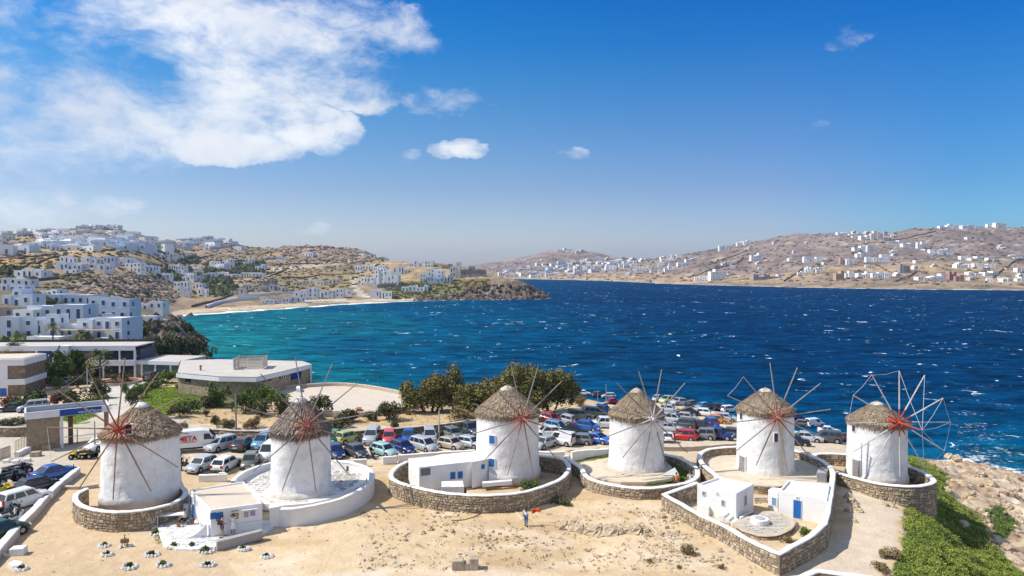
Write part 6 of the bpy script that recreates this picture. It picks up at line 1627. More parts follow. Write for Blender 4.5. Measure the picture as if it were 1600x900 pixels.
# railings, bollard stones by the gate
def railing(a, b, n, h, label, mat, z=None):
    a, b = G(*a), G(*b); t = empty('railing', a, 0, label, 'railing'); d = b - a
    for k in range(n + 1):
        p = d * (k / n); MB().box(-.025, .025, -.025, .025, -.1, h).obj('bar', mat, t, loc=p, rz=math.atan2(d.y, d.x))
    for z_ in (.15, h): m = MB(); m.tube(Vector((0, 0, z_)), d + Vector((0, 0, z_)), .03, .03, 5); m.obj('rail', mat, t)
railing((24, 711), (74, 681), 22, 1.6, 'tall beige metal railing in front of the gatehouse', M('beige_metal', (.38, .30, .20), .6))
railing((-5, 722), (16, 714), 12, 1.3, 'dark metal railing at the left edge', BLACKM)
wall([G(26, 715) + Vector((0, 0, .55)), G(50, 703) + Vector((0, 0, .55)), G(88, 684) + Vector((0, 0, .55))], .5, 'smooth white kerb wall below the beige railing', painted=True, smooth=False)
for i, (x, y, l) in enumerate([(74, 702, 'square stone bollard nearest the gatehouse'), (56, 713, 'square stone bollard in the middle of the road edge'), (43, 721, 'small pale stone bollard near the left railing'), (25, 724, 'low pale round stone, second from the left edge'), (10, 723, 'low pale round stone at the left edge'), (29, 866, 'square stone block under the end of the white road wall'), (133, 709, 'square stone bollard behind the quad bikes')]):
    w = .5 if i in (0, 1, 5, 6) else .32; c = G(x, y); m = MB(); m.box(-w, w, -w * .8, w * .8, -.1, w * 1.1); o = m.obj('bollard', STONEC[0] if i < 2 or i == 6 else WHITE2, label=l, cat='bollard', loc=c, rz=.2); bevel(o, .06, 2)
# ---------------------------------------------------------------- vegetation near the mills
TRUNK = M('bark', (.13, .095, .065), .9, .1, .25, 4)
def tree(px, py, label, crowns, name='tree', n=3000, size=.3, mats=None, seed=0, base=None, grp=None, trunks=1, cat='tree'):
    """crowns in metres from the foot: (x, y, z, rx, ry, rz)"""
    rnd = random.Random(seed); c = G(px, py) if base is None else base
    t = empty(name, c, 0, label, cat, grp); m = MB()
    for i, b in enumerate(crowns):
        fx = rnd.uniform(-.4, .4) + b[0] * .35; top = Vector((b[0], b[1], b[2])); mid = Vector((fx * 1.3 + rnd.uniform(-.2, .2), b[1] * .6, b[2] * .45))
        r = max(.07, b[3] * .07)
        m.tube((fx * .5, 0, -.3), mid, r * 1.2, r * .8, 7); m.tube(mid, top, r * .8, r * .3, 6)
        for _ in range(4):
            e = top + Vector((rnd.uniform(-.7, .7) * b[3], rnd.uniform(-.7, .7) * b[4], rnd.uniform(-.2, .7) * b[5])); m.tube(mid.lerp(top, rnd.uniform(.2, .9)), e, r * .4, r * .12, 5)
    m.obj('trunk', TRUNK, t)
    blobs = []
    for b in crowns:                                 # break every crown into uneven clumps
        for _ in range(9):
            a = rnd.uniform(0, 6.28); u = rnd.uniform(-.5, .85); k = math.sqrt(1 - u * u) * rnd.uniform(.35, .8)
            f = rnd.uniform(.34, .6)
            if _ == 0: blobs.append((b[0], b[1], b[2] - b[5] * .55, b[3] * .7, b[4] * .7, b[5] * .5))
            blobs.append((b[0] + b[3] * k * math.cos(a), b[1] + b[4] * k * math.sin(a), b[2] + b[5] * u * .7, b[3] * f, b[4] * f, b[5] * f * .9))
    m = MB(); leaves(m, blobs, n, size, rnd, hollow=.35); m.obj('crown', mats or OLIVE, t)
    return t


TM = [M('tree_dark', (.095, .095, .032), .8, .15, .3, 3), M('tree_mid', (.20, .185, .06), .8, .15, .3, 3), M('tree_gold', (.27, .22, .08), .8, .15, .3, 3)]
tree(672, 645, 'broad olive-green tree on the left of the clump behind the third windmill', [(-2.6, 0, 2.6, 2.4, 2.2, 2.5), (.6, .5, 3.4, 2.8, 2.4, 3.2), (3.2, .2, 3.9, 2.6, 2.2, 3.5)], n=15000, size=.33, seed=1, mats=TM)
tree(742, 650, 'lower rounded tree between the two large trees behind the third windmill', [(0, 0, 2.3, 2.9, 2.2, 2.8), (-2.0, -.6, 1.8, 2.0, 1.8, 2.2), (2.6, .4, 2.8, 2.5, 2.0, 3.0)], n=12500, size=.32, seed=2, mats=TM)
tree(812, 650, 'largest tree rising behind the roof of the third windmill', [(-1.5, .5, 3.8, 3.3, 2.6, 3.8), (2.2, .3, 4.0, 3.1, 2.6, 3.4), (-4.3, .8, 4.0, 2.8, 2.4, 3.6), (.5, 1.0, 4.9, 2.8, 2.4, 2.5)], n=22000, size=.34, seed=3, mats=TM)
tree(858, 645, 'leaning tree with bare lower branches right of the third windmill', [(0, 0, 4.0, 3.2, 2.6, 3.0), (2.6, .2, 3.3, 2.3, 2.0, 2.3), (-1.6, -.5, 3.0, 2.4, 2.0, 2.6)], n=13500, size=.32, seed=4, mats=TM)

_sh = {}
def shrub(px, py, w, h, label, kind='olive', grp='shrubs in the hotel garden', name='shrub', seed=0):
    """w, h in picture pixels; a handful of shared shapes, scaled"""
    mats = {'olive': OLIVE, 'green': LEAF, 'dry': DRYL, 'bright': [LEAF[1], LEAF[2], LEAF[2]], 'pink': [LEAF[0], M('pink_flowers', (.45, .08, .16), .8), LEAF[1]]}[kind]
    key = (kind, seed % 3)
    if key not in _sh:
        rnd = random.Random(seed + 77); m = MB(); bl = []
        for _ in range(11):
            a = rnd.uniform(0, 6.28); k = rnd.uniform(.1, .68); bl.append((math.cos(a) * k, math.sin(a) * k, rnd.uniform(.25, .72), rnd.uniform(.22, .42), rnd.uniform(.22, .42), rnd.uniform(.22, .38)))
        leaves(m, bl, 1500, .13 if kind != 'dry' else .11, rnd, hollow=.5); _sh[key] = m.mesh('foliage', mats)
        s = MB(); [s.tube((0, 0, 0), (b[0] * .8, b[1] * .8, b[2] * .8), .03, .015, 4) for b in bl[:6]]; _sh[key, 's'] = s.mesh('stem', TRUNK)
    c = G(px, py); k = c.y / F
    t = empty(name, c - Vector((0, 0, .08)), (seed * 1.7) % 6.28, label, 'bush', grp)
    sx = w * k / 2
    inst('foliage', _sh[key], t, (0, 0, 0), (0, 0, 0), (sx, sx, h * k * 1.02)); inst('stem', _sh[key, 's'], t, (0, 0, 0), (0, 0, 0), (sx * .8, sx * .8, h * k * .8))
    return t
SH = [(35, 640, 44, 22, 'green', 'left of the pink flowering bush'), (12, 636, 34, 16, 'pink', 'reddish, at the left edge above the parked sedan'), (60, 636, 46, 26, 'olive', 'just left of the pink flowering bush'), (86, 634, 22, 18, 'pink', 'with pink flowers above the gatehouse'), (110, 632, 48, 24, 'olive', 'right of the pink flowers'),
      (60, 598, 30, 30, 'green', 'beside the left hotel block'), (84, 602, 52, 44, 'green', 'big and dark in front of the hotel panels'), (112, 592, 50, 48, 'green', 'tallest, dark, against the two-storey hotel'), (90, 608, 24, 18, 'bright', 'bright and low below the tall dark bushes'), (122, 606, 26, 18, 'olive', 'near the car by the drive'), (48, 604, 22, 40, 'green', 'narrow, against the left hotel block'),
      (152, 622, 36, 30, 'olive', 'grey-green beside the drive bend'), (140, 640, 30, 22, 'green', 'low, left of the drive'), (126, 640, 28, 14, 'bright', 'low and bright on the left lawn'), (154, 634, 28, 18, 'green', 'trimmed, at the drive edge'), (20, 664, 44, 10, 'olive', 'sparse row on the tan wall'), (5, 664, 20, 9, 'olive', 'at the far left above the tan wall'),
      (212, 622, 32, 22, 'green', 'at the right of the drive mouth'), (204, 634, 24, 20, 'olive', 'lower, at the right of the drive'), (224, 611, 24, 11, 'green', 'behind the drive hedge'), (240, 606, 34, 12, 'green', 'in the hedge left of the lawn'), (252, 603, 22, 10, 'bright', 'in the bright hedge by the hotel glass'), (262, 598, 32, 18, 'bright', 'trimmed hedge against the hotel entrance'), (196, 614, 14, 16, 'green', 'small conical, on the drive edge'),
      (280, 652, 36, 18, 'olive', 'below the lawn, left'), (300, 645, 36, 20, 'green', 'below the lawn, middle'), (322, 637, 32, 18, 'olive', 'below the lawn, right'), (340, 634, 44, 32, 'green', 'large, with flowers, left of the utility pole'), (352, 616, 40, 12, 'bright', 'in the low hedge under the hotel porch'), (330, 610, 44, 8, 'green', 'hedge along the back of the lawn, left'), (296, 606, 44, 8, 'green', 'hedge along the stone hotel wall'),
      (382, 646, 40, 34, 'green', 'right of the utility pole'), (372, 618, 30, 16, 'green', 'under the hotel porch, right'), (396, 612, 42, 28, 'olive', 'yellowish, tall, by the hotel porch'), (412, 626, 40, 22, 'bright', 'brightest leafy mass left of the second windmill roof'), (388, 626, 34, 20, 'bright', 'bright, middle of the garden'), (430, 634, 42, 22, 'bright', 'bright, beside the round terrace'), (408, 650, 34, 26, 'olive', 'behind the left of the second windmill roof'), (440, 652, 34, 28, 'olive', 'half hidden by the second windmill roof'), (430, 604, 60, 9, 'green', 'long hedge between hotel and terrace'), (466, 600, 44, 8, 'green', 'hedge at the right end of the hotel'),
      (350, 668, 24, 13, 'dry', 'dry, left of the utility pole on the scrub strip'), (361, 671, 24, 14, 'olive', 'small, at the foot of the utility pole'), (388, 671, 22, 15, 'dry', 'spiky, right of the utility pole on the scrub'), (336, 663, 20, 14, 'olive', 'round, on the bare earth left of the pole'), (322, 651, 12, 10, 'olive', 'tiny, on the bare earth below the lawn'), (288, 670, 16, 12, 'dry', 'dry, beside the van'), (400, 668, 26, 18, 'dry', 'dry, near the second windmill eave'),
      (500, 650, 40, 30, 'olive', 'dark, just right of the second windmill roof'), (525, 668, 46, 18, 'olive', 'greyish, wide, against the car park wall'), (548, 660, 46, 20, 'olive', 'dark, between terrace and car park wall'), (605, 656, 46, 26, 'olive', 'darkest, under the terrace edge'), (580, 657, 26, 16, 'olive', 'small, left of the darkest bush'), (617, 668, 18, 10, 'olive', 'small, by the car park wall'), (637, 648, 12, 8, 'dry', 'tiny, at the foot of the terrace steps'), (486, 668, 22, 22, 'olive', 'hanging at the second windmill eave'),
      (718, 662, 60, 22, 'dry', 'pale, below the tree clump'), (760, 656, 50, 16, 'dry', 'pale, under the largest tree'), (905, 634, 30, 18, 'dry', 'dry, on the small mound by the cliff'), (893, 628, 12, 12, 'olive', 'small, dark, on the mound by the cliff'), (937, 642, 14, 10, 'olive', 'at the foot of the slim poles'),
      (627, 720, 18, 11, 'dry', 'dry, at the left end of the stone ring wall'), (825, 765, 40, 13, 'green', 'bright, in the long-house yard'), (1076, 868, 25, 19, 'dry', 'golden, on the slope below the compound'), (1016, 880, 12, 9, 'dry', 'small, at the left of the slope bottom'), (1128, 889, 13, 9, 'dry', 'small, yellow, at the foot of the slope'), (1060, 888, 12, 7, 'dry', 'tiny, brown, on the bottom slope'), (1257, 836, 24, 12, 'bright', 'in the corner of the walled compound'), (1235, 848, 34, 9, 'dry', 'low, along the inside of the compound wall'), (1262, 712, 10, 6, 'olive', 'tiny, behind the rust streaked windmill'), (1390, 872, 40, 16, 'dry', 'golden, at the edge of the green slope'), (1375, 893, 34, 15, 'dry', 'golden, at the bottom of the sandy path'), (1420, 806, 22, 8, 'dry', 'reddish dry, at the top of the green slope'),
      (865, 783, 40, 12, 'dry', 'dry, where the stone ring wall meets the path'), (232, 552, 26, 22, 'olive', 'dark'), (885, 790, 22, 9, 'olive', 'green tufts by the path between ring walls')]
for i, (x, y, w, h, k, l) in enumerate(SH):
    if l == 'dark': continue
    shrub(x, y, w * 1.16, h * 1.08, ('bush ' if k != 'pink' else 'flowering bush ') + l if not l.startswith(('big', 'tall', 'dark', 'dry', 'pale', 'small', 'round', 'spiky', 'tiny')) else 'bush, ' + l, k, seed=i, grp='garden and roadside bushes')
CB = [(236, 556, 40, 30), (256, 560, 48, 38), (280, 562, 50, 36), (302, 562, 44, 34), (322, 561, 36, 20), (222, 530, 30, 20), (244, 512, 30, 12), (262, 520, 30, 12), (290, 520, 30, 16), (305, 535, 26, 16), (212, 548, 30, 20)]
for i, (x, y, w, h) in enumerate(CB):
    shrub(x, y, w, h, ['leftmost', 'second', 'third', 'fourth', 'rightmost', 'upper left', 'highest', 'upper middle', 'upper right', 'seaward', 'hidden'][i] + ' dark bush of the thicket on the sea bluff beyond the hotel', 'olive', grp='thicket on the sea bluff', seed=i)

# ground cover on the green slope and in the grass ring
def cover(polys, n, dmin, dmax, size, hgt, mats, seed, rag=14, per=7, name='ground_cover', spread=.3):
    rnd = random.Random(seed); m = MB()
    for (x, y, z) in scatter(n, polys, dmin, dmax, seed, rag):
        hb = .5 + .9 * float(fbm(np.array([x / 1.6]), np.array([y / 1.6]), 2)[0])
        for _ in range(per):
            a = rnd.uniform(0, 6.283); l = rnd.uniform(.1, 1) * spread
            c = Vector((x + math.cos(a) * l, y + math.sin(a) * l, z + rnd.uniform(-.02, hgt) * hb))
            q = Vector((rnd.gauss(0, 1), rnd.gauss(0, 1), rnd.uniform(.1, 1.2))).normalized(); w = q.orthogonal().normalized() * size * .3; s = size * rnd.uniform(.5, 1.2)
            m.mi = rnd.choice((0, 1, 1, 2) if hb > .85 else (0, 0, 1, 1))
            m.add([c - w, c + q * s, c + w], [(0, 1, 2)])
    m.obj(name, mats, kind='stuff')
cover([GREEN_SLOPE], 9500, 44, 96, .15, .26, [M('iceplant_dark', (.085, .12, .02), .7, .25, .3, 3), M('iceplant', (.17, .22, .03), .7, .25, .3, 3), M('iceplant_bright', (.30, .31, .045), .7, .25, .25, 3)], 3, per=9, rag=24)
cover([GREEN_PATCH], 500, 60, 90, .17, .3, [LEAF[0], LEAF[1], M('iceplant')], 4)
cover([[(892, 706), (950, 703), (985, 706), (985, 712), (900, 718), (888, 712)], [(915, 742), (940, 749), (975, 755), (1030, 758), (1070, 750), (1088, 740), (1084, 728), (1064, 716), (1040, 713), (1042, 722), (1052, 740), (1036, 752), (975, 752), (930, 741)]], 3200, 60, 82, .14, .16, [LEAF[1], M('grass_blade', (.15, .20, .035), .8), LEAF[2]], 5, rag=2, per=6, name='grass')
cover([[(216, 624), (236, 609), (262, 605), (330, 607), (328, 615), (302, 626), (276, 640), (264, 650), (240, 646)], [(75, 652), (95, 632), (140, 634), (152, 650), (120, 662)]], 4200, 96, 134, .16, .08, [M('lawn_dark', (.13, .19, .025), .8), M('lawn_blade', (.21, .29, .03), .8), M('lawn_light', (.27, .33, .05), .8)], 6, rag=3, per=5, name='lawn_grass')
cover([[(280, 640), (420, 636), (720, 640), (720, 668), (300, 664)], rect(560, 1200, 800, 895)], 800, 48, 110, .14, .14, DRYL, 7, rag=3, per=6, name='dry_grass')
cover([rect(245, 262, 800, 850)], 300, 50, 62, .1, .06, [LEAF[1], LEAF[2], DRYL[2]], 8, rag=3, per=5, name='weeds')

def palm(px, py, pytop, label, r=1.7, seed=0, base=None):
    rnd = random.Random(seed); c = G(px, py) if base is None else base; h = D(px, pytop, c.y).z - c.z; t = empty('palm_tree', c, 0, label, 'palm', 'palm trees')
    m = MB(); k = 8
    for i in range(k): m.tube((0, 0, h * i / k - .2), (0, 0, h * (i + 1) / k - .2), .24 - .008 * i, .19 - .006 * i, 9)
    m.obj('trunk', M('palm_bark', (.16, .12, .08), .9, .1, .3, 6), t); m = MB()
    for i in range(46):
        a = rnd.uniform(0, 6.28); e = rnd.uniform(-.5, 1.3); d = Vector((math.cos(a), math.sin(a), 0)); p = Vector((0, 0, h)); v = d * math.cos(e) + Vector((0, 0, math.sin(e))); L_ = r * rnd.uniform(.8, 1.15)
        sd = Vector((-d.y, d.x, 0)); pts = []
        for s in range(7): pts.append(p + v * L_ * s / 6 - Vector((0, 0, 1)) * r * .5 * (s / 6) ** 2)
        m.mi = 1 if e > .2 else 0
        for s in range(6):
            for q in (-1, 1):
                wl = r * .26 * math.sin(math.pi * (s + .7) / 7.2)
                m.add([pts[s], pts[s].lerp(pts[s + 1], .55), pts[s].lerp(pts[s + 1], .9) + sd * q * wl - Vector((0, 0, wl * .35))], [(0, 1, 2)])
    m.obj('fronds', [M('palm_old', (.17, .15, .05), .8, .2, .3, 4), M('palm_green', (.07, .10, .03), .7, .3, .3, 4)], t)
palm(157, 601, 556, 'tall palm in front of the two-storey hotel block', 3.0, 1)
palm(22, 578, 545, 'leafy palm showing above the left hotel block', 3.2, 2, base=P(22, 590, 9.3))
palm(83, 545, 510, 'slim tall palm before the terraced white hotel', 2.6, 3)
palm(127, 540, 522, 'short palm right of the slim tall one', 3.0, 4)

# ---------------------------------------------------------------- hotel in the middle distance
STW = M('hotel_stone', (.22, .17, .125), .95, .1, .35, 1.6, .5, 3)
STL = M('hotel_stone_light', (.34, .27, .18), .95, .1, .35, 1.8, .5, 3)
HW = M('hotel_white', (.72, .72, .73), .85, .2, .05, .6)
def face_box(root, A, B, u0, u1, z0, z1, dep, mat, name, out=0.0, par=None):
    """box on the upright face A-B (world points), u along it in metres, growing backwards"""
    d = (B - A); d.z = 0; rz = math.atan2(d.y, d.x)
    o = MB().box(u0, u1, -out, dep, z0, z1).obj(name, mat, par or root)
    o.location = Vector((A.x, A.y, 0)) - root.location if par is None else (0, 0, 0)
    o.rotation_euler = (0, 0, rz) if par is None else (0, 0, 0)
    return o
def facespan(A, B, px):
    q = on_plane(px, 560, A, B); return (q - A).xy.length * (1 if (q - A).dot(B - A) > 0 else -1)
def zpx(A, B, px, py): return on_plane(px, py, A, B).z

A, B = P(-60, 593, 9.2), P(211, 591, 9.2)
t = empty('hotel_block', A, 0, 'two-storey modern hotel block with white bands and navy blinds', 'hotel')
L_ = (B - A).xy.length; zt_, z1_, z2_, z3_ = 15.75, 14.75, 12.85, 11.75
zz = lambda v: v
U = lambda px: facespan(A, B, px)
face_box(t, A, B, 0, L_, z1_, zt_, .4, HW, 'fascia', .05); face_box(t, A, B, 0, L_, zt_ - .35, zt_ - .15, 9, ROOFGREY, 'roof', -.4); face_box(t, A, B, 0, L_, zt_ - .4, zt_ + .35, 9.3, M('dark_roofing_and_shadow'), 'rear_parapet_shadow', -9.0)  # dark strip at the rear paints in the parapet's shadow
face_box(t, A, B, U(143), L_, z3_, z2_, .5, HW, 'balcony_band', .25)
face_box(t, A, B, 0, L_, 8.5, z1_, 9.2, M('hotel_inner', (.10, .10, .115), .7), 'rear_wall', -2.4)
face_box(t, A, B, 0, U(57), 8.5, z1_, 1, STW, 'stone_wall', -.3); face_box(t, A, B, U(110), U(143), 8.5, z1_, 1, STW, 'stone_wall', -.3)
for p0, p1 in ((58, 82), (84, 96)): face_box(t, A, B, U(p0), U(p1), z2_ - .7, z1_, .5, DBLUE, 'blind', -.35)
face_box(t, A, B, U(55.5), U(58), 8.5, z1_, .6, HW, 'pillar', .03); face_box(t, A, B, U(82), U(84), 8.5, z1_, .6, HW, 'pillar', .03)
face_box(t, A, B, U(96), U(110), z2_ - .4, zt_ + .05, 1.2, HW, 'white_box', .6)
for p in (160, 185.5, 209): face_box(t, A, B, U(p), U(p + 2), 8.5, z1_, .5, HW, 'pillar', .03)
face_box(t, A, B, U(162), U(185), 9.2, z3_, .2, GLASS, 'glazing', -2.0); face_box(t, A, B, U(188), U(209), 9.2, z3_, .2, GLASS, 'glazing', -2.0); face_box(t, A, B, U(188), U(209), z2_, z1_, .2, GLASS, 'glazing', -2.0); face_box(t, A, B, U(168), U(185), z2_, z1_, .2, GLASS, 'glazing', -2.0)
slab('porch_roof', 'flat white porch roof behind the dark garden bushes', [(40, 583), (66, 584), (76, 573), (45, 572)], 11.6, .3, HW, 'roof')
A2, B2 = P(-90, 622, 9.3), P(40, 618, 9.3)
t2 = empty('hotel_wing', A2, 0, 'stone-panelled hotel wing with white bands at the left edge', 'hotel')
U2 = lambda px: facespan(A2, B2, px); L2 = (B2 - A2).xy.length
za, zb_, zc, zd = 15.6, 14.5, 12.2, 11.2
face_box(t2, A2, B2, 0, L2, zb_, za, 8, HW, 'fascia', .25); face_box(t2, A2, B2, .3, L2 - .3, za, za + .12, 7.6, ROOFTAN, 'roof', -.2); face_box(t2, A2, B2, 0, L2 - .02, zc, zb_, 7.5, STW, 'stone_panel'); face_box(t2, A2, B2, 0, L2 + .02, zd, zc, 8, HW, 'white_band', .25); face_box(t2, A2, B2, 0, L2 - .02, 8.5, zd, 7.5, STW, 'stone_panel'); face_box(t2, A2, B2, 0, U2(12), 8.5, za - .4, .5, HW, 'white_panel', .2); face_box(t2, A2, B2, U2(0), U2(10), 9.4, zd - .5, .1, BLUE, 'blue_door', .26)
# glazed link and restaurant with large flat roof
A3, B3 = P(212, 590, 9.2), P(280, 592, 9.2)
t3 = empty('hotel_link', A3, 0, 'low glazed link building with white roof edge beside the hotel drive', 'hotel'); L3 = (B3 - A3).xy.length; U3 = lambda px: facespan(A3, B3, px)
face_box(t3, A3, B3, 0, L3, 11.9, 12.7, 9, ROOFGREY, 'roof', -.25); face_box(t3, A3, B3, 0, L3, 11.92, 12.68, .3, HW, 'roof_band', .2); face_box(t3, A3, B3, 0, U3(220), 8.7, 11.9, 1, STL, 'stone_wall'); face_box(t3, A3, B3, U3(220), L3, 9.4, 11.9, .2, M('pale_glass', (.10, .13, .12), .1, .6), 'glazing', -.4)
for p in (220, 241, 265): face_box(t3, A3, B3, U3(p), U3(p + 2), 8.8, 11.9, .5, HW, 'pillar', .02)
r3 = [(275, 583), (342, 589), (400, 590), (452, 578), (487, 569), (472, 564), (340, 561), (282, 563)]
rp = [P(a, b, 12.8) for a, b in r3]; org = P(340, 590, 9.3)
t4 = empty('restaurant', org, 0, 'large low stone restaurant with a wide pale flat roof by the sea', 'restaurant')
n = len(rp); m = MB(); T = [tuple(p - org) for p in rp]; Bm = [(a[0], a[1], a[2] - .75) for a in T]
m.add(T + Bm, [(i, n + i, n + (i + 1) % n, (i + 1) % n) for i in range(n)] + [tuple(range(2 * n - 1, n - 1, -1))]); ro = m.obj('roof_band', HW, t4)
cx_ = sum(a[0] for a in T) / n; cy_ = sum(a[1] for a in T) / n
m = MB(); m.add([((a[0] - cx_) * .985 + cx_, (a[1] - cy_) * .965 + cy_, a[2] + .02) for a in T], [tuple(range(n))]); m.obj('roof', ROOFGREY, t4)
m = MB(); Wl = [((a[0] - cx_) * .985 + cx_, (a[1] - cy_) * .94 + cy_, 0) for a in T]
m.add([(a[0], a[1], -1.5) for a in Wl] + [(a[0], a[1], 2.8) for a in Wl], [(i, (i + 1) % n, n + (i + 1) % n, n + i) for i in range(n)]); m.obj('stone_wall', STL, t4)
Wq = [Vector(a) + org for a in Wl]
def rbox(i, px0, px1, py0, py1, mat, nm, out=.06, dep=.1):
    a, b = Wq[i], Wq[i + 1]; u0, u1 = facespan(a, b, px0), facespan(a, b, px1); z0 = on_plane((px0 + px1) / 2, py1, a, b).z; z1 = on_plane((px0 + px1) / 2, py0, a, b).z
    d = b - a; o = MB().box(min(u0, u1), max(u0, u1), -out, dep, z0 - org.z, z1 - org.z).obj(nm, mat, t4); o.location = Vector((a.x - org.x, a.y - org.y, 0)); o.rotation_euler = (0, 0, math.atan2(d.y, d.x))
rbox(0, 289, 298, 592, 596.5, GLASS, 'window'); rbox(2, 411, 423, 587, 596, GLASS, 'window', .12); rbox(2, 436, 447, 580, 590, GLASS, 'window', .12); rbox(3, 454, 470, 578, 592, DBLUE, 'glazing', .1)
for k in range(3): rbox(2, 438 + k * 3.2, 438.8 + k * 3.2, 580, 590, HW, 'window_bar', .16)
pa, pb = P(343, 608, 9.3), P(402, 604, 9.3); dd = (pb - pa); rzp = math.atan2(dd.y, dd.x); Lp = dd.xy.length
for nm, bx_, mt in (('porch_roof', (-.2, Lp, -.3, 3.5, 2.55, 2.9), M('porch_navy', (.05, .06, .10), .5)), ('porch_glazing', (0, Lp * .42, .0, .1, 0, 2.5), DBLUE), ('porch_glazing', (Lp * .44, Lp * .95, .6, .7, 0, 2.5), M('pale_glass'))):
    MB().box(*bx_).obj(nm, mt, t4, loc=pa - org, rz=rzp)
for u in (0, .42, .95): MB().box(u * Lp - .12, u * Lp + .12, -.15, .1, 0, 2.6).obj('porch_post', M('porch_navy'), t4, loc=pa - org, rz=rzp)
q = P(487, 570, 12.8)
for dx, dy in ((0, 0), (-1.5, 3.0)): MB().box(-.14, .14, -.14, .14, -4, -.7).obj('corner_post', HW, t4, loc=q - org + Vector((dx - .2, dy + .1, 0)))
pr = P(392, 577, 12.85); t5 = empty('roof_enclosure', pr, R(8), 'slatted pale fence box standing on the restaurant roof', 'enclosure'); sl = M('pale_slats', (.50, .44, .35), .8, .2, .1, 3)
for x0, x1, y0, y1 in ((-3.0, 2.0, 0, .06), (2.0, 2.06, 0, 4.2), (-3.0, 2.0, 4.2, 4.26), (-3.06, -3.0, 0, 4.2)):
    for k in range(7): MB().box(x0, x1, y0, y1, .1 + k * .28, .30 + k * .28).obj('slat', sl, t5)
for x, y in ((-3, 0), (-.5, 0), (2, 0), (2, 4.2), (-3, 4.2)): MB().box(x - .06, x + .06, y - .08, y + .08, 0, 2.1).obj('post', HW, t5)
t6 = empty('roof_vent', P(313.5, 579, 12.8), 0, 'small rusty vent pipe on the restaurant roof', 'vent'); MB().lathe([(.16, 0), (.16, .7), (.24, .75), (.24, .9), (.1, 1.0)], 10).obj('pipe', M('rust', (.30, .13, .06), .8), t6)
# round flower bed on the drive
t7 = empty('flower_bed', G(188, 598), 0, 'oval raised flower bed with red earth on the hotel drive', 'flower bed')
m = MB(); m.lathe([(3.6, -.2), (3.6, .45), (3.35, .45), (3.35, .3)], 28, cap=False); m.obj('rim', M('dusty_coping'), t7); m = MB(); m.lathe([(3.35, .3), (.1, .5)], 20, cap=False); m.obj('soil', M('red_soil', (.20, .07, .035), .9), t7)
m = MB(); rr = random.Random(3); leaves(m, [(-1.2, 0, .9, .6, .6, .7), (.3, .3, 1.3, .7, .7, 1.0), (1.5, -.2, .8, .5, .5, .5)], 500, .3, rr, hollow=.2); m.obj('plants', LEAF, t7)
slab('terrace_floor', 'round pale seaside terrace floor', [(430, 612), (445, 605), (480, 602), (520, 600), (560, 602), (600, 608), (630, 616), (640, 632), (618, 637), (580, 642), (530, 643), (490, 639), (440, 626)], 9.42, .3, M('terrace_screed', (.56, .48, .38), .9, .15, .08, .6, .2, 5), 'terrace')
slab('terrace_block', 'small white block on the inner edge of the round terrace', [(463, 607), (470, 607), (470, 603), (463, 603)], 10.1, .8, WHITE2, 'block')
slab('terrace_hatch', 'small reddish hatch box on the round terrace floor', [(557, 639), (565, 639), (565, 636), (557, 636)], 9.75, .4, M('rust'), 'hatch')
# ---------------------------------------------------------------- white houses on the slopes
FW = [FARWHITE, M('far_cream', (.66, .60, .50), .9, .15, .05, .2), M('far_pale_blue_white', (.62, .66, .72), .9, .15, .05, .2), FARGREY, M('far_tan', (.50, .36, .23), .9, .15, .1, .3), M('far_pink', (.45, .24, .19), .9, .15, .1, .3), M('far_dark', (.11, .10, .10), .8, .2, .2, .3)]
FWIN = M('far_window_blue', (.05, .09, .17), .5, .3)
STOREY = 2.9
_gcache = {}
def ground_at(px, py):
    return G(px, py, 140)


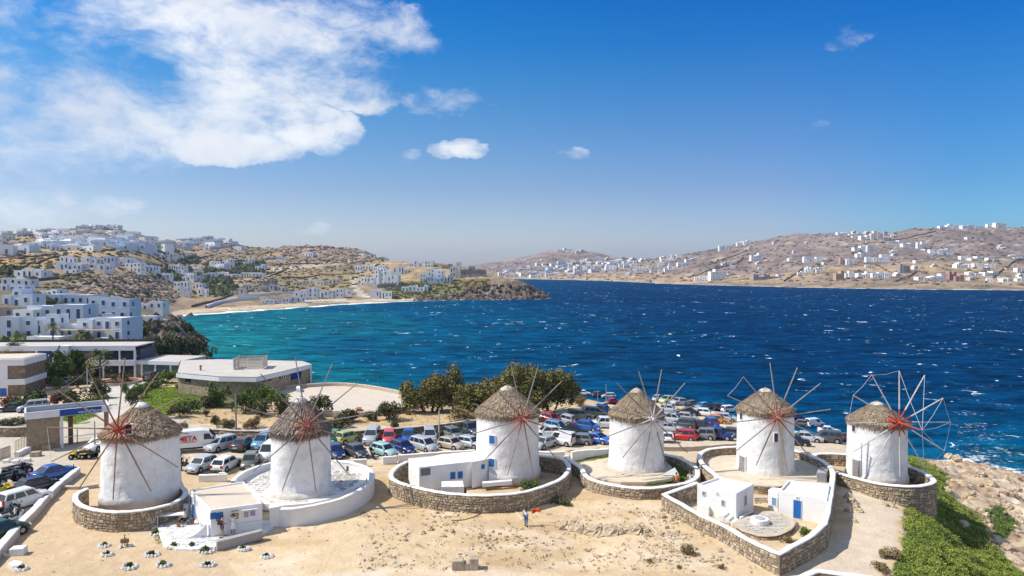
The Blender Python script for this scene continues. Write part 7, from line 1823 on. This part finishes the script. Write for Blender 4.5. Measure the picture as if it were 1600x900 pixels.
def block(px0, px1, pyt, pyb, label, wall=0, rows=None, name='white_house', cat='house', group=None, single=False, seed=0, depth=None, flat=False, awning=False, winmat=None, winw=None, rz=None, dist=None, gaps=True):
    """a stepped cubic house whose front shows between px0..px1 and pyt..pyb"""
    rnd = random.Random(seed * 31 + int(px0 * 7 + pyt))
    c = ground_at((px0 + px1) / 2, pyb) if dist is None else D((px0 + px1) / 2, pyb, dist)
    k = c.y / F; W = (px1 - px0) * k; Ht = (pyb - pyt) * k * 1.01
    W = max(W, 2.0)
    dep = depth or min(max(W * .6, 5), 14)
    ns = rows or max(1, min(5, int(round(Ht / 3.1))))
    nb = 1 if (flat or W < 8) else rnd.choice((2, 2, 3)) if W < 26 else rnd.choice((3, 4))
    ang = rnd.uniform(-.16, .16) if rz is None else rz
    t = empty(name, c, ang, label, cat, group) if not single else None
    m = MB(); win_ = MB(); x = -W / 2; wins = []
    for i in range(nb):
        w = W / nb * rnd.uniform(.8, 1.2) if i < nb - 1 else W / 2 - x
        w = min(w, W / 2 - x)
        if w <= .5: break
        h = Ht * (1 if (nb == 1 or i == seed % nb) else rnd.uniform(.55, .96)); off = 0 if nb == 1 else rnd.uniform(0, 1.6)
        m.box(x, x + w, off, dep, -4.0, h); m.box(x + .15, x + w - .15, off + .15, dep - .15, h, h + .02)
        e = .22; m.box(x, x + w, off, off + e, h, h + .28); m.box(x, x + e, off + e, dep, h, h + .28); m.box(x + w - e, x + w, off + e, dep, h, h + .28)
        s = max(1, int(round(h / (Ht / ns)))); sh_ = h / s
        ww = winw or 1.1; nw = max(1, int(w / (ww * 2.5)))
        for r_ in range(s):
            for q in range(nw):
                if gaps and rnd.random() < .12: continue
                cx = x + w * (q + .5) / nw + rnd.uniform(-.15, .15); z0 = r_ * sh_ + (.25 if rnd.random() < .4 else 1.0) * sh_ / 2.9; z1 = r_ * sh_ + 2.2 * sh_ / 2.9
                wins.append((cx - ww / 2, cx + ww / 2, off, z0, z1))
        # windows of the end wall towards the middle of the view
        sx = x + w if c.x < 0 else x
        if i in (0, nb - 1):
            for r_ in range(s):
                z0 = r_ * sh_ + sh_ * .35; win_.box(sx - .06, sx + .06, dep * .35, dep * .35 + .9, z0, z0 + sh_ * .4)
        x += w
    if awning:
        m.mi = 1; m.box(-W / 2, W / 2, -1.5, 0, Ht * .46, Ht * .5); m.mi = 0
    if single: return c, m, wins
    mats = [FW[wall], FW[4]]
    m.obj('walls', mats, t)
    if single is False and (px1 - px0) > 38 and c.y < 260:
        for (a, b, o, z0, z1) in wins:
            f = MB().box(a - .1, b + .1, o - .08, o, z0 - .1, z1 + .1).obj('window', HW, t)
            MB().box(a, b, o - .10, o - .05, z0, z1).obj('pane', winmat or FWIN, f)
        if win_.f: win_.obj('side_windows', winmat or FWIN, t)
    else:
        for (a, b, o, z0, z1) in wins: win_.box(a, b, o - .07, o + .05, z0, z1)
        win_.obj('windows', winmat or FWIN, t, kind='stuff')
    return t


NEARH = [ # px0, px1, top, base, rows, wall, label, options
 (0, 52, 497, 530, 2, 2, 'left wing of the terraced white hotel, cut by the picture edge', {}), (42, 90, 493, 531, 2, 2, 'stepped white hotel block behind the slim tall palm', {}),
 (89, 189, 499, 531, 2, 2, 'long white hotel row with a tan awning above its ground floor', dict(awning=True)), (44, 128, 478, 500, 1, 2, 'upper white hotel row with a line of small blue windows', {}),
 (134, 200, 466, 500, 2, 2, 'tall white block at the right end of the hotel', {}), (158, 199, 483, 508, 1, 2, 'lower white wing of the tall hotel block', {}),
 (53, 140, 461, 478, 1, 2, 'long low bluish-white house above the hotel', {}), (0, 51, 453, 478, 2, 2, 'white two-storey house with balconies at the left edge above the hotel', {}),
 (52, 90, 453, 462, 1, 0, 'flat white annex behind the long bluish house', {}), (0, 38, 445, 455, 1, 2, 'flat white terrace house second from the top at the left edge', {}), (0, 44, 435, 446, 1, 0, 'topmost of the stacked white houses at the left edge', {}),
 (210, 252, 472, 485, 1, 0, 'small curved white house below the boulder hill', {}), (200, 243, 495, 505, 1, 0, 'plain long white garden wall house by the bend in the road', dict(flat=True)),
 (40, 94, 528, 540, 1, 0, 'low white service building below the hotel', dict(flat=True)), (0, 26, 482, 497, 1, 3, 'brown stone garage building at the left edge below the balconies', {}), (20, 52, 486, 500, 1, 0, 'small arched white house by the brown garage', {}),
 (18, 64, 421, 434, 1, 0, 'white villa with stepped roofs in the straw field', {}), (98, 118, 421, 428, 1, 0, 'tiny white villa with two dark windows right of the straw field', {}), (86, 126, 411, 422, 1, 2, 'long low white villa above the tiny two-window one', {}),
 (92, 114, 400, 411, 1, 0, 'white villa with a hint of red on its roof', {}), (125, 150, 402, 412, 1, 2, 'pale long house, left of the white row in mid hill', {}), (150, 178, 401, 412, 1, 2, 'pale long house in mid hill beside another like it', {}), (180, 215, 403, 415, 1, 2, 'wide bluish house right of the pale long houses', {}),
 (193, 220, 411, 425, 2, 0, 'boxy bright white house with one dark opening above the boulders', {}), (218, 243, 415, 425, 1, 2, 'low bluish house right of the boxy bright one', {}), (145, 170, 413, 425, 1, 0, 'white house with terrace above the boulder hill', {}),
 (245, 262, 396, 403, 1, 0, 'small white house on the ridge track, left half', {}), (260, 274, 393, 403, 2, 0, 'small white two-storey house beside the ridge track', {}), (262, 287, 414, 427, 2, 0, 'white house with blue shade amid dark trees', {}), (284, 302, 427, 440, 1, 0, 'wide white house at the right foot of the boulder hill', {}),
 (246, 265, 427, 436, 1, 0, 'small round-fronted white house right of the boulders', {}), (270, 292, 440, 457, 2, 0, 'white house cluster above the beach ramp', {}), (280, 296, 450, 464, 1, 0, 'low white house at the top of the beach ramp', {}),
 (320, 332, 405, 413, 1, 1, 'small cream house in the upper valley', {}), (326, 350, 409, 421, 2, 0, 'large white villa in the upper valley grove', {}), (347, 364, 405, 420, 2, 0, 'white villa with stacked balconies in the upper valley', {}), (383, 398, 405, 413, 1, 0, 'single white house by a dark grove in the valley', {}), (398, 414, 413, 422, 1, 2, 'shaded bluish house at the right end of the valley grove', {}),
 (285, 312, 427, 440, 1, 2, 'pale house left of the stepped row in the valley', {}), (314, 336, 426, 434, 1, 0, 'first unit of the stepped white row in the valley', {}), (337, 361, 426, 434, 1, 0, 'second unit of the stepped white row in the valley', {}), (362, 392, 426, 434, 1, 0, 'third unit of the stepped white row in the valley', {}), (394, 411, 426, 434, 1, 0, 'last unit of the stepped white row in the valley', {}),
 (293, 316, 443, 451, 1, 0, 'long white house above the dark trees by the beach', {}), (307, 322, 450, 463, 1, 0, 'white house with walled yard near the beach', {}), (360, 382, 450, 462, 1, 1, 'cream stone house with arches behind the white beach wall', {}), (379, 408, 445, 454, 1, 1, 'cream house with many doors above the white beach wall', {}), (410, 428, 445, 454, 1, 1, 'cream house right of the many-doored one', {}), (428, 445, 446, 454, 1, 1, 'last cream house of the row above the beach wall', {}),
 (463, 479, 439, 445, 1, 1, 'first small stone cube house in the olive field', {}), (483, 506, 438, 446, 1, 1, 'double stone cube house in the olive field', {}), (508, 520, 436, 444, 1, 1, 'third stone cube house in the olive field', {}), (520, 532, 436, 444, 1, 1, 'rightmost stone cube house in the olive field', {}), (401, 428, 437, 444, 1, 3, 'long roofless stone building in the valley', {}),
 (458, 474, 456, 465, 1, 0, 'left wing of the white beach hotel', {}), (473, 496, 450, 465, 2, 0, 'tallest cube of the white beach hotel', {}), (495, 513, 454, 465, 1, 0, 'middle wing of the white beach hotel', {}), (510, 536, 452, 465, 2, 0, 'right cube of the white beach hotel', {}), (535, 549, 452, 461, 1, 0, 'right end wing of the white beach hotel', {}),
 (471, 489, 394, 401, 1, 0, 'lone white house high under the rocky hill', {}), (431, 447, 401, 407, 1, 0, 'small white house left of the lone one under the rocky hill', {}),
 (554, 602, 414, 423, 1, 0, 'back row of the big white headland hotel', {}), (563, 592, 423, 448, 4, 0, 'left tower of the big white headland hotel', {}), (588, 622, 419, 447, 4, 0, 'right tower of the big white headland hotel', {}), (615, 638, 416, 429, 1, 0, 'low white wing behind the big headland hotel', {}),
 (639, 677, 408, 418, 2, 0, 'white arcaded house on top of the headland', {}), (656, 694, 421, 440, 3, 0, 'white and blue stepped house in the middle of the headland', {}), (668, 708, 431, 442, 1, 2, 'terrace house with blue shade on the headland', {}), (703, 719, 410, 434, 3, 1, 'cream square tower house on the headland', {}),
 (719, 742, 417, 430, 1, 3, 'stone modern house right of the cream tower', {}), (738, 760, 421, 431, 1, 3, 'low dark stone house at the headland cliff', {}), (627, 668, 446, 456, 1, 0, 'long white house with a row of blue arches above the cliff', {}), (578, 612, 453, 467, 1, 0, 'blue and white house at the end of the beach', {}), (690, 706, 413, 421, 1, 3, 'small stone house left of the cream tower', {}),
]
for i, (a, b, yt, yb, rows, wl, lb, kw) in enumerate(NEARH):
    block(a, b, yt, yb, lb, wall=wl, rows=rows, seed=i, **kw)

FARH = [
 (1072, 1087, 404, 410, 0, 'white'), (1110, 1136, 421, 438, 0, 'three-tier white'), (1086, 1111, 433, 439, 0, 'low walled white'), (1174, 1192, 396, 407, 0, 'two-level white'), (1257, 1285, 401, 409, 0, 'long flat white'), (1247, 1257, 424, 431, 0, 'small white'), (1259, 1271, 418, 425, 0, 'left twin white'), (1274, 1285, 418, 425, 0, 'right twin white'),
 (1177, 1217, 429, 437, 3, 'long unfinished brown'), (1306, 1320, 424, 437, 4, 'tan blocky'), (1313, 1322, 403, 413, 4, 'tall tan'), (1124, 1141, 384, 391, 0, 'white ridge'), (1152, 1163, 377, 383, 0, 'lower white ridge'), (1162, 1173, 375, 382, 0, 'upper white ridge'), (1049, 1066, 397, 404, 0, 'bluish white'),
 (1335, 1357, 384, 394, 0, 'cubic white'), (1355, 1376, 384, 393, 0, 'stepped white'), (1340, 1362, 395, 403, 0, 'dark-shaded white'), (1355, 1390, 398, 409, 0, 'terraced white'), (1379, 1412, 376, 381, 0, 'long thin white'), (1411, 1443, 380, 386, 0, 'wide white'), (1434, 1444, 378, 389, 0, 'tall narrow white'),
 (1454, 1474, 390, 397, 0, 'left-hand white'), (1472, 1491, 389, 398, 0, 'right-hand white'), (1502, 1517, 400, 407, 0, 'small boxy white'), (1518, 1536, 401, 408, 0, 'plain white'), (1545, 1562, 403, 409, 0, 'small bright white'), (1495, 1525, 413, 419, 0, 'long white row'), (1524, 1555, 412, 419, 0, 'second long white row'), (1514, 1538, 425, 431, 0, 'flat white row near the shore, a'), (1538, 1562, 424, 431, 0, 'white row near the shore, a lighter'),
 (1341, 1366, 427, 434, 0, 'seaside white'), (1364, 1391, 426, 435, 0, 'wide seaside white'), (1454, 1480, 428, 439, 0, 'brightest seaside white'), (1483, 1496, 425, 438, 5, 'pink stepped'), (1494, 1506, 430, 440, 5, 'lower pink'), (1435, 1456, 433, 439, 0, 'grey-fronted white'), (1362, 1380, 361, 374, 1, 'large cream ridge'), (1345, 1362, 368, 375, 0, 'terraced ridge'),
 (1469, 1485, 352, 358, 0, 'left hilltop white'), (1484, 1497, 350, 357, 0, 'tall hilltop white'), (1504, 1536, 352, 357, 0, 'long hilltop white'), (1544, 1556, 350, 355, 0, 'hilltop white villa-like'), (1556, 1573, 348, 355, 0, 'rightmost hilltop white'), (1309, 1326, 363, 368, 0, 'left ridge-top white'), (1327, 1346, 364, 369, 0, 'right ridge-top white'), (1590, 1606, 419, 426, 0, 'white right-edge'), (1590, 1604, 433, 440, 0, 'lowest right-edge'), (1323, 1334, 405, 414, 0, 'white domed'), (1407, 1422, 413, 427, 3, 'dark terraced'), (1322, 1334, 424, 434, 0, 'small white seaside'),
]
for i, (a, b, yt, yb, wl, ad) in enumerate(FARH):
    where_ = 'on the ridge line' if yt < 380 else ('high on the slope' if yt < 400 else ('mid-slope' if yt < 420 else 'near the shore'))
    third = 'left' if a < 1260 else ('middle' if a < 1440 else 'right')
    block(a, b, yt, yb, '%s house %s across the bay, %s' % (ad.replace(', a', ','), where_, third), wall=wl, seed=i + 200)

# many smaller houses that only their place tells apart
FWL = M('far_window_soft', (.20, .22, .27), .6, .3)
_hm = []
for k in range(10):
    rnd = random.Random(k + 900); m = MB(); m.mi = 0; n = rnd.choice((1, 2, 2, 3)); x = -1.0
    for i in range(n):
        w = 2.0 / n; h = rnd.uniform(.55, 1.0) if i != k % n else 1.0; o = rnd.uniform(0, .25); m.mi = 0; m.box(x, x + w, o, 1.5, -1.2, h); m.box(x, x + w, o, o + .06, h, h + .07)
        m.mi = 1
        for q in range(2):
            cx = x + w * (q + .5) / 2; m.box(cx - .11, cx + .11, o - .02, o + .04, .18 * h, .62 * h)
        x += w
    _hm.append(m)
_hme = {(k, w): _hm[k].mesh('white_house', [FW[w], FWL]) for k in range(10) for w in (0, 1, 2, 4)}
NUM = ['leftmost', 'second', 'third', 'fourth', 'fifth', 'sixth', 'seventh', 'eighth', 'ninth', 'tenth', 'eleventh', 'twelfth', 'thirteenth', 'fourteenth', 'fifteenth']
def sprinkle(poly, n, wmin, wmax, hmin, hmax, label, seed, tint=(0, 0, 0, 1, 2), dmin=200, dmax=3400, join=False):
    """houses standing on the ground inside an outline; sizes in metres"""
    rnd = random.Random(seed); xs = [p[0] for p in poly]; ys = [p[1] for p in poly]; used = []; c_ = 0; tr = 0; made = []; J = MB()
    while c_ < n and tr < n * 12:
        tr += 1; x, y = rnd.uniform(min(xs), max(xs)), rnd.uniform(min(ys), max(ys))
        if not pip(x, y, poly) or any(abs(x - a) < 6.5 and abs(y - b) < 2.6 for a, b in used): continue
        g = G(x, y, dmin, dmax); w = rnd.uniform(wmin, wmax); h = rnd.uniform(hmin, hmax)
        used.append((x, y)); c_ += 1
        k_, w_, rz_ = rnd.randrange(10), rnd.choice(tint), rnd.uniform(-.5, .5)
        if join:
            s_ = _hm[k_]; ca, sa = math.cos(rz_), math.sin(rz_); b_ = len(J.v)
            J.v += [(g.x + (v[0] * ca - v[1] * sa) * w / 2, g.y + (v[0] * sa + v[1] * ca) * w / 2, g.z + v[2] * h) for v in s_.v]
            J.f += [tuple(q + b_ for q in f) for f in s_.f]; J.m += [4 if q == 1 else w_ for q in s_.m]; J.sm += s_.sm
        else: made.append((x, y, inst('white_house', _hme[k_, w_], None, g, (0, 0, rz_), (w / 2, w / 2, h), cat='house', group=label.replace('house', 'houses', 1).replace('villa', 'villas', 1))))
    if join: J.obj('distant_houses', [FW[0], FW[1], FW[2], FW[4], FWL], kind='stuff'); return
    made.sort(key=lambda a: a[1]); R_ = max(1, min(3, len(made) // 6)); per = int(math.ceil(len(made) / R_))
    for r_ in range(R_):
        row = sorted(made[r_ * per:(r_ + 1) * per], key=lambda a: a[0])
        for q, (x, y, o) in enumerate(row):
            o['label'] = label + ((', %s row' % ['upper', 'middle', 'lower'][r_ if R_ == 3 else r_ * (3 - R_) if R_ == 2 else 1]) if R_ > 1 else '') + ', ' + NUM[q] + ('' if q == 0 else ' from left')
T = 'small white house just under the left summit'
sprinkle([(82, 366), (120, 364), (212, 368), (212, 379), (80, 379)], 34, 11, 20, 4, 7, T, 1)
sprinkle([(44, 380), (145, 377), (212, 380), (260, 388), (205, 391), (52, 394)], 34, 12, 24, 4, 7, 'small white house in the lower left-hill town', 2, (0, 2, 2, 0))
sprinkle([(-60, 372), (0, 363), (90, 361), (80, 374), (-60, 384)], 18, 9, 18, 4, 8, 'hazy white house on the far left skyline', 3)
sprinkle([(112, 354), (142, 351), (182, 351), (190, 357), (120, 360)], 6, 10, 16, 4, 6, 'white villa on the summit of the left hill', 4)
sprinkle([(-60, 384), (30, 386), (34, 396), (-60, 404)], 9, 12, 22, 6, 9, 'white house on the left-edge slope', 5, (0, 2))
sprinkle([(210, 376), (270, 378), (274, 392), (212, 388)], 12, 11, 20, 4, 8, 'small white house right of the left hill town', 6)
sprinkle([(272, 376), (300, 372), (350, 371), (372, 384), (372, 391), (280, 389)], 28, 10, 20, 4, 8, 'small white house of the far ridge town', 7, (0, 2, 2))
sprinkle([(270, 400), (420, 405), (420, 425), (330, 424), (270, 425)], 6, 9, 14, 3.5, 6, 'small house in the valley behind the beach', 8)
sprinkle([(565, 396), (606, 403), (600, 406), (562, 401)], 4, 8, 12, 3, 4, 'tiny white house on the shoulder above the headland', 9)
sprinkle([(775, 426), (830, 415), (900, 408), (965, 404), (1000, 410), (990, 420), (920, 428), (860, 434), (790, 434)], 78, 13, 30, 6, 13, 'x', 10, join=True)
sprinkle([(868, 393), (892, 388), (935, 393), (930, 397), (880, 398)], 9, 13, 24, 5, 9, 'small white house on the central far peak', 11)
sprinkle([(960, 402), (1060, 396), (1080, 408), (1060, 425), (980, 432)], 26, 10, 22, 5, 10, 'x', 12, join=True)
sprinkle([(1080, 394), (1240, 372), (1330, 375), (1330, 440), (1090, 436)], 16, 8, 16, 4, 7, 'x', 13, (0, 1, 2), join=True)
sprinkle([(1330, 366), (1400, 372), (1600, 372), (1600, 442), (1330, 440)], 34, 8, 17, 4, 7, 'x', 14, (0, 0, 1, 2), join=True)
sprinkle([(1300, 362), (1400, 364), (1400, 372), (1300, 370)], 9, 9, 18, 4, 7, 'small white house on the right-hand ridge', 15)

# ---- dry-stone walls and tracks on the hills
def field_wall(pix, label, h=1.4, th=.8, mat=None, name='field_wall'):
    pts = [ground_at(a, b) for a, b in pix]; path = straight(pts, 9.0); org = path[0].copy(); m = MB(); rnd = random.Random(len(pix))
    for i in range(len(path)): p = path[i]; path[i] = Vector((p.x, p.y, H(p.x, p.y)))
    for a, b in zip(path, path[1:]):
        d = (b - a); n = Vector((d.y, -d.x, 0)).normalized() * th / 2; hh = h * rnd.uniform(.8, 1.2)
        q = [a - n, b - n, b + n, a + n]
        m.add([Vector((v.x, v.y, v.z - 1)) - org for v in q] + [Vector((v.x, v.y, v.z + hh)) - org for v in q], [(4, 5, 6, 7), (0, 1, 5, 4), (2, 3, 7, 6)])
    m.obj(name, mat or FARGREY, label=label, cat='wall', group='dry-stone field walls', loc=org)
DW = M('dark_field_wall', (.17, .135, .105), .95, .1, .2, .4)
for i, (p, l) in enumerate([([(-20, 428), (30, 420), (60, 411), (98, 400)], 'dark wall crossing the straw field at far left'), ([(-20, 405), (30, 405), (90, 397)], 'wall along the top of the straw field'), ([(30, 441), (90, 436), (125, 430)], 'wall above the boulder hill at left'), ([(95, 390), (160, 393), (240, 391), (330, 400)], 'long wall under the left hill town'),
     ([(340, 408), (440, 402), (452, 398)], 'wall climbing to the lone house'), ([(330, 430), (400, 435), (440, 425), (452, 420)], 'wall curving above the valley houses'), ([(440, 436), (500, 430), (556, 428)], 'wall above the stone cube houses'), ([(400, 452), (360, 462), (345, 468), (300, 480)], 'wall along the road down to the beach'), ([(420, 415), (500, 413), (570, 410)], 'upper wall across the olive field'), ([(60, 472 - 12), (120, 452), (150, 440)], 'short wall beside the bluish house'),
     ([(1075, 434), (1120, 420), (1170, 404)], 'wall rising across the far hill, left'), ([(1225, 440), (1255, 418)], 'pale wall by the shore of the far hill'), ([(1330, 398), (1370, 414), (1385, 424)], 'wall right of the dark-shaded houses'), ([(1382, 376), (1420, 372), (1462, 362)], 'wall up to the hilltop houses'), ([(1400, 440), (1425, 430), (1432, 426)], 'short wall by the grey-fronted house'), ([(1540, 442), (1580, 412), (1600, 404)], 'pale wall at the right edge of the far hill'), ([(1170, 390), (1140, 402), (1120, 408)], 'dark wall below the ridge houses')]):
    field_wall(p, l, mat=DW, h=1.5 if i < 10 else 2.2, th=1 if i < 10 else 1.6)
wl_ = M('white_beach_wall', (.66, .67, .69), .85, .2, .06, .2)
field_wall([(322, 482), (345, 474), (372, 470), (405, 468)], 'long low whitewashed wall above the beach', 2.6, 1.0, wl_, 'beach_wall')
field_wall([(372, 465), (420, 461), (458, 459)], 'second whitewashed wall above the beach club', 2.2, 1.0, wl_, 'beach_wall')
field_wall([(560, 447), (590, 450), (612, 448), (628, 445)], 'retaining wall under the big headland hotel', 4, 1.2, FARGREY, 'retaining_wall')
field_wall([(120, 535), (150, 527), (178, 521), (196, 512)], 'grey retaining wall along the road below the terraced hotel', 2.6, .5, M('grey_road_wall', (.16, .155, .15), .9), 'retaining_wall')
field_wall([(182, 547), (205, 529), (228, 512), (262, 500)], 'pale parapet along the coast road', .9, .5, M('tan_coping'), 'road_parapet')
# beach club: flat white pavilions, umbrellas
for i, (a, b, yt, yb) in enumerate([(407, 428, 468, 474), (430, 452, 466, 473), (453, 478, 465, 472)]):
    block(a, b, yt, yb, ['left', 'middle', 'right'][i] + ' open white pavilion of the beach club', wall=2, rows=1, name='beach_pavilion', cat='pavilion', seed=i + 400)
um = MB(); um.tube((0, 0, 0), (0, 0, 2.3), .06, .05, 5); um.mi = 1; um.lathe([(1.7, 2.1), (.05, 2.75)], 8, cap=False)
ume = um.mesh('beach_umbrella', [PALEW, M('straw_umbrella', (.62, .58, .50), .9)])
rnd = random.Random(8)
for r_ in range(2):
    for k in range(11):
        x = 478 + k * 6 + r_ * 3; c = G(x, 474.5 - k * .25 + r_ * 1.4, 300); inst('beach_umbrella', ume, None, c, (0, 0, k), 1.15, label='pale beach umbrella, %s in the %s row on the sand' % (NUM[k] + ('' if k == 0 else ' from left'), ['back', 'front'][r_]), cat='umbrella', group='umbrellas on the beach')

# ---- scrub, boulders and trees scattered over the slopes (too many to count)
def blobs(name, polys, n, dmin, dmax, smin, smax, mats, seed, flat=.6, rag=10):
    rnd = random.Random(seed); m = MB(); m.smooth = False
    for (x, y, z) in scatter(n, polys, dmin, dmax, seed, rag):
        s = rnd.uniform(smin, smax) * rnd.uniform(.6, 1.2); m.mi = rnd.randrange(len(mats)); k = 5; a0 = rnd.uniform(0, 6)
        ring = [(x + math.cos(a0 + 6.283 * i / k) * s * rnd.uniform(.7, 1.2), y + math.sin(a0 + 6.283 * i / k) * s * rnd.uniform(.7, 1.2), z + s * flat * rnd.uniform(.1, .5)) for i in range(k)]
        low = [(p[0], p[1], z - s * .4) for p in ring]
        top = [(x + rnd.uniform(-.3, .3) * s, y + rnd.uniform(-.3, .3) * s, z + s * flat * rnd.uniform(.9, 1.3))]
        m.add(low + ring + top, [(i, (i + 1) % k, k + (i + 1) % k, k + i) for i in range(k)] + [(k + i, k + (i + 1) % k, 2 * k) for i in range(k)])
    m.obj(name, mats, kind='stuff')
SCR = [M('scrub_dark', (.055, .055, .028), .9, .1, .3, .5), M('scrub_brown', (.10, .08, .045), .9, .1, .3, .5), M('scrub_green', (.08, .09, .035), .9, .1, .3, .5)]
CLF = [M('cliff_rock', (.17, .13, .10), .95, .1, .35, .5, .5, 2), M('cliff_rock_shade', (.075, .062, .052), .95, .1, .3, .5, .5, 2)]  # rock tones darkened to paint in the shade of the cliff faces
BLD = [M('slope_boulder', (.30, .215, .155), .95, .1, .3, .5, .5, 2), M('slope_boulder_dark', (.15, .11, .085), .95, .1, .3, .5, .5, 2), M('slope_boulder_pale', (.38, .30, .23), .95, .1, .2, .5, .5, 2)]
HILL = [(-100, 375), (0, 366), (120, 352), (200, 360), (300, 375), (420, 388), (560, 385), (600, 404), (600, 440), (540, 450), (330, 462), (270, 470), (200, 470), (100, 460), (-100, 440)]
blobs('boulder_field', [[(95, 452), (130, 438), (200, 424), (262, 434), (292, 452), (262, 476), (205, 474), (150, 462), (110, 462)]], 2300, 240, 620, .6, 2.3, BLD, 1)
blobs('ridge_rocks', [[(440, 384), (520, 383), (575, 394), (585, 408), (500, 410), (440, 398)]], 1500, 700, 1350, 1, 4.5, BLD, 2)
blobs('hill_scrub', [HILL], 5200, 230, 1300, .9, 2.8, SCR, 3, .7)
blobs('hill_trees', [[(0, 386), (60, 384), (60, 392), (0, 396)], [(0, 420), (30, 420), (40, 430), (0, 436)], [(230, 415), (300, 420), (300, 440), (250, 436)], [(310, 430), (355, 432), (372, 450), (352, 466), (318, 460)], [(320, 412), (415, 410), (412, 428), (320, 428)], [(280, 398), (310, 398), (312, 412), (280, 412)], [(60, 470), (90, 474), (100, 480), (60, 482)]], 1100, 220, 1100, 1.6, 4.2, [SCR[0], SCR[2]], 4, 1.0)
blobs('far_scrub', [[(760, 418), (900, 392), (980, 404), (1100, 392), (1240, 364), (1500, 354), (1600, 354), (1600, 450), (1000, 440), (780, 434)]], 3600, 1050, 2900, 2.0, 5.5, [SCR[1], M('scrub_grey', (.15, .125, .085), .9, .1, .3, .5), BLD[1]], 5, .6)
blobs('cliff_rocks', [[(645, 468), (690, 462), (770, 445), (830, 445), (862, 468), (760, 474), (650, 474)], [(240, 500), (300, 496), (330, 530), (345, 566), (240, 570)]], 1500, 170, 770, .8, 3.0, CLF, 6, .9)
blobs('headland_scrub', [[(600, 446), (660, 440), (770, 438), (740, 456), (700, 464), (600, 468)]], 800, 640, 860, .8, 2.2, SCR, 7, .6)
blobs('bluff_scrub', [[(205, 500), (300, 494), (322, 520), (340, 560), (215, 562)]], 500, 170, 340, .8, 2.4, SCR, 8, .8)
blobs('shore_rocks', [[(1418, 712), (1480, 716), (1560, 732), (1600, 745), (1600, 900), (1560, 850), (1500, 790), (1470, 745)]], 260, 48, 116, .12, .6, [ROCKM, M('shore_rock_dark', (.33, .23, .15), .95, .1, .3, 1, .5, 3)], 9, .7)
blobs('hotel_gardens', [[(0, 535), (60, 536), (40, 545), (0, 545)], [(0, 520), (50, 530), (50, 545), (0, 545)], [(185, 505), (230, 510), (200, 528), (180, 534)], [(108, 532), (170, 527), (175, 535), (110, 540)], [(130, 474), (158, 476), (158, 500), (128, 500)], [(200, 476), (245, 484), (245, 494), (200, 492)], [(60, 468), (130, 470), (130, 477), (64, 477)]], 420, 165, 300, .8, 2.0, [LEAF[0], LEAF[1], SCR[2]], 10, 1.0, rag=4)
